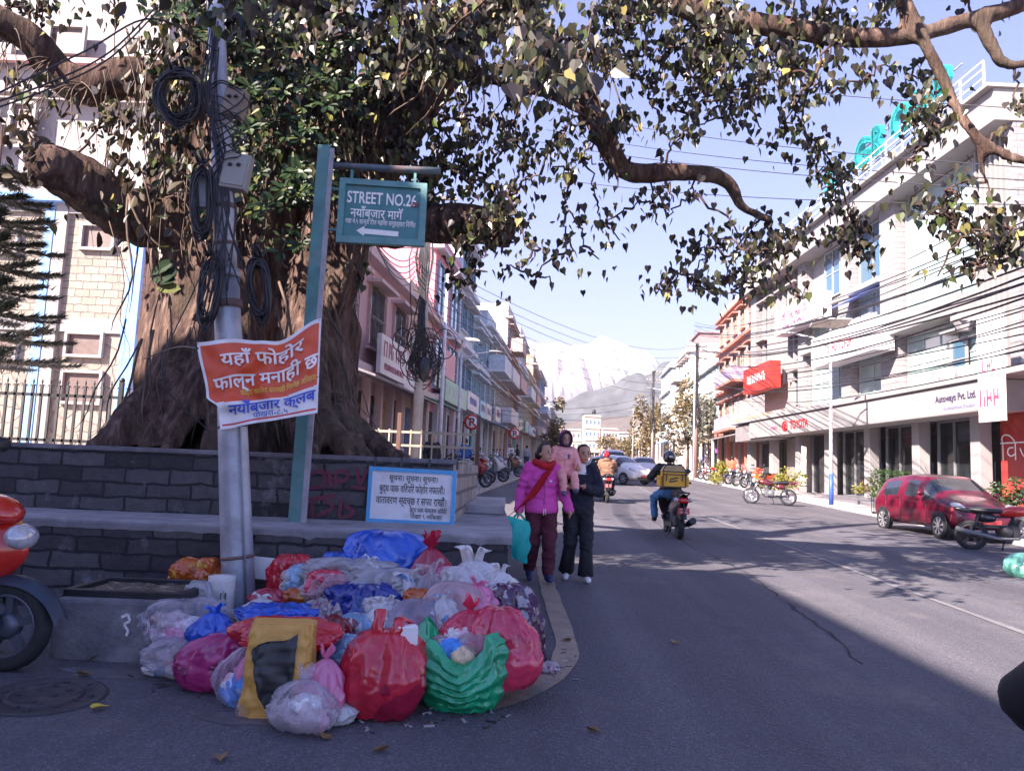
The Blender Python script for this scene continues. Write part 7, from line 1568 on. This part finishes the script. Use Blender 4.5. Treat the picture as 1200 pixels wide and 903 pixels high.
b.ell(hv3(0, .012, .005), (.137, .144, .180), nu=34, nv=24, rot=Ry3, fn=hoodf); b.tube([hv3(.078 * math.sin(2 * PI * i / 24), -.082, .005 + .108 * math.cos(2 * PI * i / 24)) for i in range(25)], .022, 8, cap=False); ch3(b, 'hood', HD)
b = MB(); b.ell((.07, -.142, 1.22), (.035, .014, .05), nu=10, nv=8); ch3(b, 'chest_print', P((.14, .10, .20), .7))
b = MB(); b.tube([(0, -.152, 1.0), (0, -.160, 1.15), (0, -.14, 1.30)], .006, 5); ch3(b, 'zip', P((.45, .16, .16), .6))
# delivery rider seen from behind
r1 = gp(803, 634); scooter('dark scooter ridden away by the delivery rider', (r1.x, r1.y + .98, r1.z), R(90) - R(2), P((.03, .02, .025), .35, coat=.6))
SEAT = dict(pel=(0, .02, .84), chest=(0, -.06, 1.16), neck=(0, -.10, 1.34), head=(0, -.12, 1.48), hipL=(.10, .0, .84), kneeL=(.22, -.42, .76), ankL=(.20, -.46, .38), toeL=(.21, -.60, .33), hipR=(-.10, .0, .84), kneeR=(-.22, -.42, .76), ankR=(-.20, -.46, .38), toeR=(-.21, -.60, .33), shL=(.19, -.09, 1.29), elL=(.33, -.28, 1.10), wrL=(.33, -.56, 1.05), haL=(.32, -.64, 1.05), shR=(-.19, -.09, 1.29), elR=(-.33, -.28, 1.10), wrR=(-.33, -.56, 1.05), haR=(-.32, -.64, 1.05))
JEAN = pmat('blue jeans', (.06, .17, .34), .9, .15, 7, .2, 50); BJK = pmat('black jacket', (.013, .013, .017), .7, .2, 6)
def helmet(ch, hv, Ry, mat, nm='helmet'):
    b = MB(); b.ell(hv(0, .0, .015), (.125, .145, .138), nu=26, nv=18, rot=Ry, fn=lambda p, d: Vector((p.x, p.y, max(p.z, -.10)))); ch(b, nm, mat)
    b = MB(); b.grid(lambda u, v: hv(.127 * math.sin((u - .5) * 2.2), -.146 * math.cos((u - .5) * 2.2), -.05 + .09 * v), 12, 4); ch(b, 'visor', M['dglass'], fix=False)
oR, JR, sR, chR, hvR, RyR = person('delivery rider in black helmet, black jacket and jeans seen from behind on a scooter', (r1.x - .02, r1.y + 1.28, r1.z), PI - R(2), 1.74, dict(SEAT, kneeR=(-.26, -.30, .70), kneeL=(.26, -.32, .70), ankL=(.24, -.30, .32), ankR=(-.24, -.30, .32), toeL=(.25, -.44, .27), toeR=(-.25, -.44, .27)), BJK, JEAN, M['black'], bulk=1.12, hair='none', gloves=True, sleeve=1.15)
HB = pmat('glossy black helmet', (.012, .012, .015), .15, .1, coat=1); helmet(chR, hvR, RyR, HB)
b = MB(); b.box(hvR(0, .142, .03), (.07, .01, .022), rot=RyR); chR(b, 'sticker', M['white'])
# his yellow box bag
dm = Matrix.Translation((r1.x - .02, r1.y + 1.28, r1.z)) @ Matrix.Rotation(PI - R(2), 4, 'Z') @ Vector((0, .30, .93))
dbg = thing('delivery_bag', 'mustard yellow insulated delivery box bag with black piping on the rider in black', 'delivery bag', dm, PI - R(2))
YB = pmat('mustard canvas', (.78, .42, .05), .7, .1, 5, .2, 40); TB = pmat('tan canvas', (.62, .46, .27), .7, .1, 5)
b = MB(); b.box((0, 0, .15), (.44, .32, .30), taper=.98); bo = b.build('main_box', YB, dbg, bevel=.02)
b = MB(); b.box((0, 0, .315), (.44, .32, .03)); b.prism([(-.215, -.15, .331), (.215, -.15, .331), (.16, -.10, .41), (-.16, -.10, .41)], (0, .25, 0)); b.build('lid', TB, dbg, bevel=.012)
b = MB(); b.box((-.255, .0, .12), (.07, .24, .20)); b.build('side_pocket', YB, dbg, bevel=.02); b = MB(); b.box((.255, .0, .12), (.07, .24, .20)); b.build('side_pocket', YB, dbg, bevel=.02)
b = MB()
for (p, q) in (((-.215, .165, .01), (-.215, .165, .33)), ((.215, .165, .01), (.215, .165, .33)), ((-.215, .165, .30), (.215, .165, .30)), ((-.215, .165, .245), (.215, .165, .245)), ((-.215, .165, .012), (.215, .165, .012)), ((-.15, .168, .12), (-.15, .168, .24)), ((.15, .168, .12), (.15, .168, .24)), ((-.16, .155, .41), (-.215, .165, .33)), ((.16, .155, .41), (.215, .165, .33))): b.bar(p, q, .018, .018)
b.build('piping', M['black'], dbg)
b = MB(); yy = .166
for dx, dz in ((0, 0), (.01, -.055)): b.prism([(.075 + dx * 3, yy, .165 + dz), (-.055 + dx, yy, .200 + dz), (-.075 + dx, yy, .178 + dz), (.06 + dx * 3, yy, .143 + dz)], (0, .004, 0))
b.prism([(.075, yy, .165), (.095, yy, .125), (.075, yy, .115), (.055, yy, .15)], (0, .004, 0)); b.build('flag_mark', M['black'], dbg)
# the pair farther up the road
r2 = gp(715, 590); s9 = scooter('dark blue scooter carrying two people up the middle of the road', (r2.x, r2.y + .98, r2.z), R(90) - R(4), P((.035, .04, .07), .35))
oD = person('person in a dark helmet steering the scooter in front of the brown coat', (r2.x - .03, r2.y + 1.42, r2.z), PI - R(4), 1.66, SEAT, BJK, BTR, M['black'], bulk=1.1, hair='none', gloves=True, vox=.014); helmet(oD[3], oD[4], oD[5], pmat('navy helmet', (.03, .05, .11), .2, .1, coat=1))
oP = person('person in a brown coat and red hat riding pillion on the scooter', (r2.x + .02, r2.y + 1.02, r2.z), PI - R(4), 1.66, dict(SEAT, elL=(.27, -.12, 1.06), wrL=(.20, -.30, .98), haL=(.16, -.36, .97), elR=(-.27, -.12, 1.06), wrR=(-.20, -.30, .98), haR=(-.16, -.36, .97), chest=(0, -.02, 1.16), neck=(0, -.03, 1.34), head=(.03, -.05, 1.49)), pmat('brown padded coat', (.19, .10, .065), .85, .15, 5, .3, 30), BTR, M['black'], bulk=1.32, hair='none', sleeve=1.45, vox=.014)
b = MB(); b.ell(oP[4](0, .0, .03), (.105, .115, .115), fn=lambda p, d: Vector((p.x, p.y, max(p.z, -.06)))); b.ell(oP[4](0, .0, .145), .04); oP[3](b, 'hat', pmat('red knit hat', (.34, .012, .02), .95, .15, 10, .4, 60))
b = MB(); b.tube([oP[4](.11 * math.cos(a), .03 + .10 * math.sin(a), -.15 + .03 * math.sin(a)) for a in [2 * PI * i / 20 for i in range(21)]], .05, 10, cap=False); oP[3](b, 'hood', P((.17, .09, .06), .9))
# rider passing close by at the right edge
re_ = scooter('black scooter passing at the right edge of the view', (1.38, 1.44, gz(1.9, 1.6)), R(60), P((.012, .012, .014), .4)); re_.scale = (.86,) * 3; oE = person('rider in black on the scooter at the right edge of the view', (1.20, 1.17, gz(1.9, 1.6)), PI - R(30), 1.62, SEAT, BJK, BTR, M['black'], bulk=1.15, hair='none', gloves=True, vox=.016, sleeve=1.2); helmet(oE[3], oE[4], oE[5], HB)
# people on the pavements, small in the picture
far = [('person in a dark jacket standing by the black scooter on the left pavement', 506, 21.8, BJK, BTR, 20), ('person in a blue jacket standing among the scooters on the left pavement', 545, 31, P((.03, .12, .36), .8), BTR, 200), ('person in black standing beneath the far parking sign', 606, 48, BJK, BTR, 90), ('person in a grey top walking beyond the parking sign', 617, 52, P((.35, .35, .38), .8), P((.05, .06, .1), .8), 170), ('person in a white shirt in front of the balconied house', 598, 46, P((.6, .6, .6), .8), P((.08, .08, .1), .8), 30)]
for i, (lab, px, Y, tp, bt, a) in enumerate(far):
    x = at(px, 540, Y).x; person(lab, (x, Y, gz(x, Y) + .13), R(a), 1.64, dict(kneeL=(.1, -.06, .48)), tp, bt, M['black'], vox=.02, hair='short')
x = at(858, 550, 46).x; person('person in an orange-red jacket standing on the right pavement past the yellow shrub', (x - .0, 46, gz(x, 46) + .14), R(160), 1.66, {}, P((.55, .10, .05), .8), P((.05, .04, .05), .8), M['black'], vox=.02, hair='short')
# ---------------------------------------------------------------- street furniture
def lamp(label, x, y, h, arm, rz=0, solar=False, blue=False, double=False):
    o = thing('street_lamp', label, 'street lamp', (x, y, gz(x, y)), rz, 'street lamps'); b = MB(); b.tube([(0, 0, 0), (0, 0, h * .5), (0, 0, h)], [.075, .06, .045], 14); b.build('pole', P((.62, .60, .63), .5), o)
    if blue: b = MB(); b.tube([(0, 0, .12), (0, 0, 1.25)], .082, 14); b.build('painted_base', P((.04, .10, .42), .5), o)
    for s in ((1, -1) if double else (1,)):
        b = MB(); b.tube([(0, 0, h - .35), (arm * .5 * s, 0, h + .05), (arm * s, 0, h + .16)], .03, 8); b.build('arm', P((.62, .60, .63), .5), o)
        b = MB(); b.ell((arm * s + .22 * s, 0, h + .19), (.32, .11, .05), fn=lambda p, d: Vector((p.x, p.y, max(p.z, -.02)))); b.build('lamp_head', P((.35, .35, .38), .4), o)
    if solar: b = MB(); b.box((0, 0, h + .62), (1.35, .75, .04), rot=Matrix.Rotation(R(16), 3, 'X')); b.box((0, 0, h + .3), (.06, .06, .6)); b.build('solar_panel', P((.58, .50, .44), .4), o)
    return o
lamp('white street lamp with a blue-painted base and a solar panel on the right pavement', 11.95, 28.6, 6.3, 1.3, R(175), True, True)
lamp('tall grey street lamp at the left before the pink-framed house', at(514, 540, 24).x, 24, 7.0, .9, R(30)); lamp('white street lamp with a solar panel before the light blue house', at(535, 540, 31).x, 31, 5.2, 1.2, R(15), True)
lamp('pale street lamp far along the right pavement', 15.4, 74, 8, 1.8, PI); lamp('white street lamp near the orange-columned house', 13.4, 56, 9, .8, PI)
def psign(label, px, Y, h):
    x = at(px, 540, Y).x; o = thing('parking_sign', label, 'road sign', (x, Y, gz(x, Y)), 0, 'no parking signs'); b = MB(); b.tube([(0, 0, 0), (0, 0, h)], .04, 10); b.build('post', P((.05, .28, .20), .5), o)
    b = MB(); b.lathe([(0, -.03), (.34, -.03), (.34, 0), (0, 0)], (0, -.03, h), 'y', 28); d = b.build('disc', M['white'], o)
    b = MB(); b.lathe([(.25, -.036), (.34, -.036), (.34, -.031), (.25, -.031)], (0, -.03, h), 'y', 28); b.bar((-.20, -.075, h + .20), (.20, -.075, h - .20), .008, .07); b.build('ring', REDS, d)
    b = MB(); lettering(b, 'P', (0, -.062, h - .16), (1, 0, 0), (0, 0, 1), .46, None, bold=.05, off=.004); b.build('lettering', M['black'], d, fix=False)
psign('no parking sign on a green post at the left kerb, the nearer of the two', 551, 33, 2.5); psign('no parking sign at the left kerb, the farther of the two', 602, 47, 2.4)
def cpole(label, px, Y, h, r_, col, coils=0, cross=True):
    x = at(px, 540, Y).x; o = thing('cable_pole', label, 'utility pole', (x, Y, gz(x, Y))); b = MB(); b.tube([(0, 0, 0), (.03, 0, h * .5), (0, 0, h)], [r_, r_ * .85, r_ * .65], 12); b.build('shaft', col, o)
    if cross:
        for z in (h - .4, h - 1.3): b = MB(); b.bar((-.8, 0, z), (.8, 0, z), .09, .08); b.build('crossarm', P((.2, .17, .16), .7), o)
        b = MB()
        for z in (h - .4, h - 1.3):
            for q in (-.7, -.35, .35, .7): b.lathe([(.02, 0), (.045, .05), (.03, .09), (.045, .13), (0, .17)], (q, 0, z + .04), n=8)
        b.build('insulators', P((.4, .38, .36), .3), o)
    if coils:
        b = MB()
        for k in range(coils):
            c_ = Vector((rnd.gauss(0, .22), -.12, h * rnd.uniform(.38, .5))); q = rnd.uniform(.25, .5)
            b.tube([c_ + Vector((q * math.cos(a) * .8, .05 * math.sin(a * 3), q * math.sin(a))) for a in [2 * PI * i / 16 for i in range(17)]], .014, 4, cap=False)
        for k in range(22): b.tube([(rnd.gauss(0, .08), -.12, h * .98), (rnd.gauss(0, .12), -.14, h * .75), (rnd.gauss(0, .10), -.15, h * .55), (rnd.gauss(0, .2), -.13, h * rnd.uniform(.36, .5))], .016, 4)
        b.build('cable_bundle', M['cable'], o)
        b = MB(); b.ell((.14, -.18, h * .40), (.17, .14, .34)); b.build('splice_bag', M['black'], o)
    return o
CON = pmat('concrete pole', (.36, .33, .32), .9, .15, 3)
cpole('pole wrapped in black cables in front of the pink shop house', 486, 20.5, 8.6, .15, CON, 26); cpole('brown cable pole between the two white houses on the right', 815, 58, 10.5, .17, P((.26, .16, .13), .8), 30); cpole('slim concrete pole before the narrow white house on the right', 764, 82, 11, .15, P((.38, .30, .27), .8), 10)
cpole('distant pole in the middle of the far street', 741, 120, 9, .13, CON); cpole('pole beside the white balconied house', 543, 43, 7.6, .13, CON, 8)
def wire(label, a, c_, sag, r_, group='overhead cables'):
    A = at(*a); C_ = at(*c_); o = thing('overhead_cable', label, 'cable', A, 0, group); b = MB(); n = 18
    b.tube([(A.lerp(C_, i / n) - A) - Vector((0, 0, sag * 4 * (i / n) * (1 - i / n))) for i in range(n + 1)], r_, 5); b.build('strand', M['cable'], o)
LW = 'one of the thin black cables strung along the front of the white showroom'
for i in range(22):
    y1 = 230 + i * 8.5 + rnd.uniform(-5, 5); thick = 265 < y1 < 330
    wire(LW if not thick else 'one of the thick black cables sagging across the showroom glass', (1260, y1, 11 + rnd.uniform(-.6, .6)), (815 + rnd.uniform(-3, 3), 376 + i * 3.2 + rnd.uniform(-5, 5), 58), .7 + rnd.random() * .5, .02 if thick else .012, 'thin cables before the showroom' if not thick else 'thick cables before the showroom')
for i, (a, c_) in enumerate((((1260, 200, 14), (640, 128, 30)), ((1260, 214, 14), (640, 152, 30)), ((1260, 226, 14), (600, 160, 30)), ((1260, 240, 14), (620, 205, 30)), ((1240, 130, 16), (560, 60, 34)))): wire('one of the thin cables crossing the sky beneath the fig tree branches', a, c_, .3, .012, 'cables across the sky')
for i in range(6): wire('one of the cables spanning the street in front of the mountain', (486 + rnd.uniform(-4, 4), 295 + i * 11, 20.5), (815 + rnd.uniform(-4, 4), 405 + i * 10, 58), 1.2, .009, 'cables across the street')
for i in range(3): wire('one of the long cables low over the far street', (543, 470 + i * 4, 43), (764, 462 + i * 9, 82), .9, .016, 'low cables over the far street')
for i in range(7): wire('one of the cables running from the wrapped pole along the left houses', (486 + rnd.uniform(-3, 3), 300 + i * 16, 20.5), (543, 420 + i * 7, 43), .5, .014, 'cables along the left houses')
for i in range(5): wire('one of the cables from the wrapped pole up into the fig tree', (486, 300 + i * 6, 20.5), (400 + 8 * i, 210 + 12 * i, 9.4), .5, .012, 'cables from the wrapped pole to the tree')

# ---------------------------------------------------------------- shrubs and street trees
def leafball(name, label, cat, loc, r, n, size, mat, trunk=None, seed=0, box=False, group=None):
    o = thing(name, label, cat, loc, 0, group); rr = random.Random(seed); V = []; F = []
    cs = [(Vector((rr.gauss(0, .45), rr.gauss(0, .45), rr.gauss(0, .4))), rr.uniform(.35, .6)) for _ in range(9)]
    for i in range(n):
        if box: p = Vector((rr.uniform(-1, 1), rr.uniform(-1, 1), rr.uniform(-1, 1))); k = rr.randint(0, 2); p[k] = math.copysign(rr.uniform(.8, 1.04), p[k])
        else: c_, q = rr.choice(cs); d = Vector((rr.gauss(0, 1), rr.gauss(0, 1), rr.gauss(0, 1))).normalized(); p = c_ + d * q * rr.uniform(.6, 1.05)
        p = Vector((p.x * r[0], p.y * r[1], p.z * r[2])) + Vector((0, 0, r[3])); oval(V, F, p, size * rr.uniform(.7, 1.3), Vector((rr.gauss(0, 1), rr.gauss(0, 1), rr.gauss(0, 1) + .4)), Vector((rr.gauss(0, 1), rr.gauss(0, 1), rr.gauss(0, .7))))
    me = bpy.data.meshes.new('crown'); me.from_pydata([tuple(v) for v in V], [], F); link('crown', me, mat, o)
    if trunk:
        b = MB(); h = r[3]; b.tube([(0, 0, -.05), (.03, 0, h * .5), (0, 0, h)], [trunk, trunk * .8, trunk * .5], 8)
        for k in range(5): a = k * 1.3; b.tube([(0, 0, h * .6), (r[0] * .4 * math.cos(a), r[1] * .4 * math.sin(a), h + r[2] * .3)], [trunk * .5, trunk * .2], 6)
        b.build('trunk', M['bark'], o)
    return o
LG = leaf_mat('hedge leaf', [(0, (.012, .03, .010)), (.6, (.035, .07, .02)), (1, (.09, .13, .04))], .2); LYL = leaf_mat('yellow green leaf', [(0, (.10, .11, .02)), (.6, (.30, .27, .04)), (1, (.42, .38, .10))], .3); LDR = leaf_mat('dusty leaf', [(0, (.10, .075, .04)), (.6, (.20, .15, .07)), (1, (.32, .26, .13))], .3)
p = Vector((12.15, 24.6, gz(12.1, 24.6) + .13)); o = leafball('clipped_shrub', 'square clipped green shrub in a metal guard on the right pavement', 'shrub', p, (.46, .46, .42, .92), 1500, .075, LG, .05, 1, True)
gd = thing('tree_guard', 'low black metal guard round the square clipped shrub', 'tree guard', p); b = MB()
for s in (-1, 1): railing(b, -.4, .4, s * .4, 0, .55, .16, .01)
for s in (-1, 1):
    for z in (.02, .55): b.bar((s * .4, -.4, z), (s * .4, .4, z), .03, .03)
    for q in (-.25, 0, .25): b.box((s * .4, q, .28), (.02, .02, .55))
b.build('bars', M['black'], gd)
leafball('yellow_shrub', 'yellow-green shrub on the right pavement by the chrome motorcycle', 'shrub', (13.0, 36.5, gz(13, 36.5) + .13), (.65, .6, .6, .65), 700, .13, LYL, .04, 2); leafball('yellow_shrub', 'yellow-green shrub in front of the orange-columned house', 'shrub', (13.2, 47.5, gz(13.2, 47.5) + .13), (.75, .6, .7, .75), 700, .14, LYL, .04, 3)
leafball('potted_shrub', 'dark green bush behind the maroon hatchback by the showroom', 'shrub', (13.9, 21.6, gz(13.9, 21.6) + .13), (.5, .5, .6, .75), 900, .10, LG, .05, 4)
for i, (y, dx) in enumerate(((27.6, 0), (28.6, .1), (29.6, -.1), (30.6, .05))): leafball('low_plant', ['low plant in the showroom bed, the nearest of the bed', 'low plant in the showroom bed, second from the near end', 'low plant in the showroom bed, third from the near end', 'low plant in the showroom bed beside the lamp post'][i], 'plant', (13.95 + dx, y, gz(14, y) + .55), (.3, .42, .22, .18), 160, .10, LYL if i % 2 else LDR, None, 20 + i, group='plants in the showroom bed')
leafball('street_tree', 'dusty yellow-brown street tree by the tangled cable pole', 'tree', (at(806, 520, 66).x, 66, gz(15, 66)), (1.9, 1.9, 2.6, 4.2), 1500, .32, LDR, .14, 5); leafball('street_tree', 'slim yellowish tree before the narrow white house', 'tree', (at(757, 520, 84).x, 84, gz(14, 84)), (1.5, 1.5, 3.6, 5.0), 1400, .34, LDR, .14, 6)
leafball('street_tree', 'pale grey-green tree beside the orange-columned house', 'tree', (at(832, 520, 62).x, 62, gz(15, 62)), (1.6, 1.5, 2.6, 5.2), 1200, .30, leaf_mat('grey leaf', [(0, (.16, .17, .13)), (1, (.32, .32, .26))], .3), .12, 7); leafball('street_tree', 'small brownish tree on the left beyond the cream house', 'tree', (at(646, 520, 88).x, 88, gz(4, 88)), (1.6, 1.6, 2.2, 3.6), 1100, .34, LDR, .14, 8)
leafball('street_tree', 'low dusty tree in front of the far cream block', 'tree', (at(722, 520, 150).x, 150, gz(20, 150)), (3.5, 2.5, 2.5, 3.0), 900, .5, LDR, .2, 9); leafball('street_tree', 'leafy brown tree left of the far white block', 'tree', (at(745, 520, 140).x, 140, gz(20, 140)), (3.0, 2.5, 3.0, 3.6), 900, .5, LDR, .2, 10)
# green bin beside the left railing, stall goods, mint sack at the right edge
x = at(441, 520, 14.5).x; bn = thing('green_bin', 'bright green cylindrical bin beyond the pale railing behind the tree', 'bin', (x, 14.5, gz(x, 14.5) + .1)); b = MB(); b.lathe([(0, 0), (.22, 0), (.24, .05), (.24, .9), (.22, .98), (.08, 1.06), (0, 1.06)], n=20); b.build('drum', P((.05, .42, .30), .5), bn); b = MB(); b.lathe([(.245, .55), (.25, .56), (.25, .72), (.245, .73)], n=20); b.build('band', M['white'], bn)
p = gp(1203, 676); mt = thing('mint_sack', 'mint green plastic sack on the sunny road at the right edge', 'sack', p); bagmesh(.50, .42, .36, 77, 'none', .06, top=.3).build('film', film_mat('mint film', (.30, .80, .62)), mt)
# stand-alone white advertising board by the orange door
st_ = thing('standee', 'tall narrow white advertising board by the orange showroom door', 'advertising board', (FR(37.9) - .5, 37.9, gz(15, 37.9) + .5), -PI / 2); b = MB(); b.box((0, 0, 1.0), (.55, .04, 1.9), rot=Matrix.Rotation(R(5), 3, 'Y')); b.build('panel', M['white'], st_); b = MB(); b.box((0, .1, .02), (.6, .3, .04)); b.build('foot', M['black'], st_)
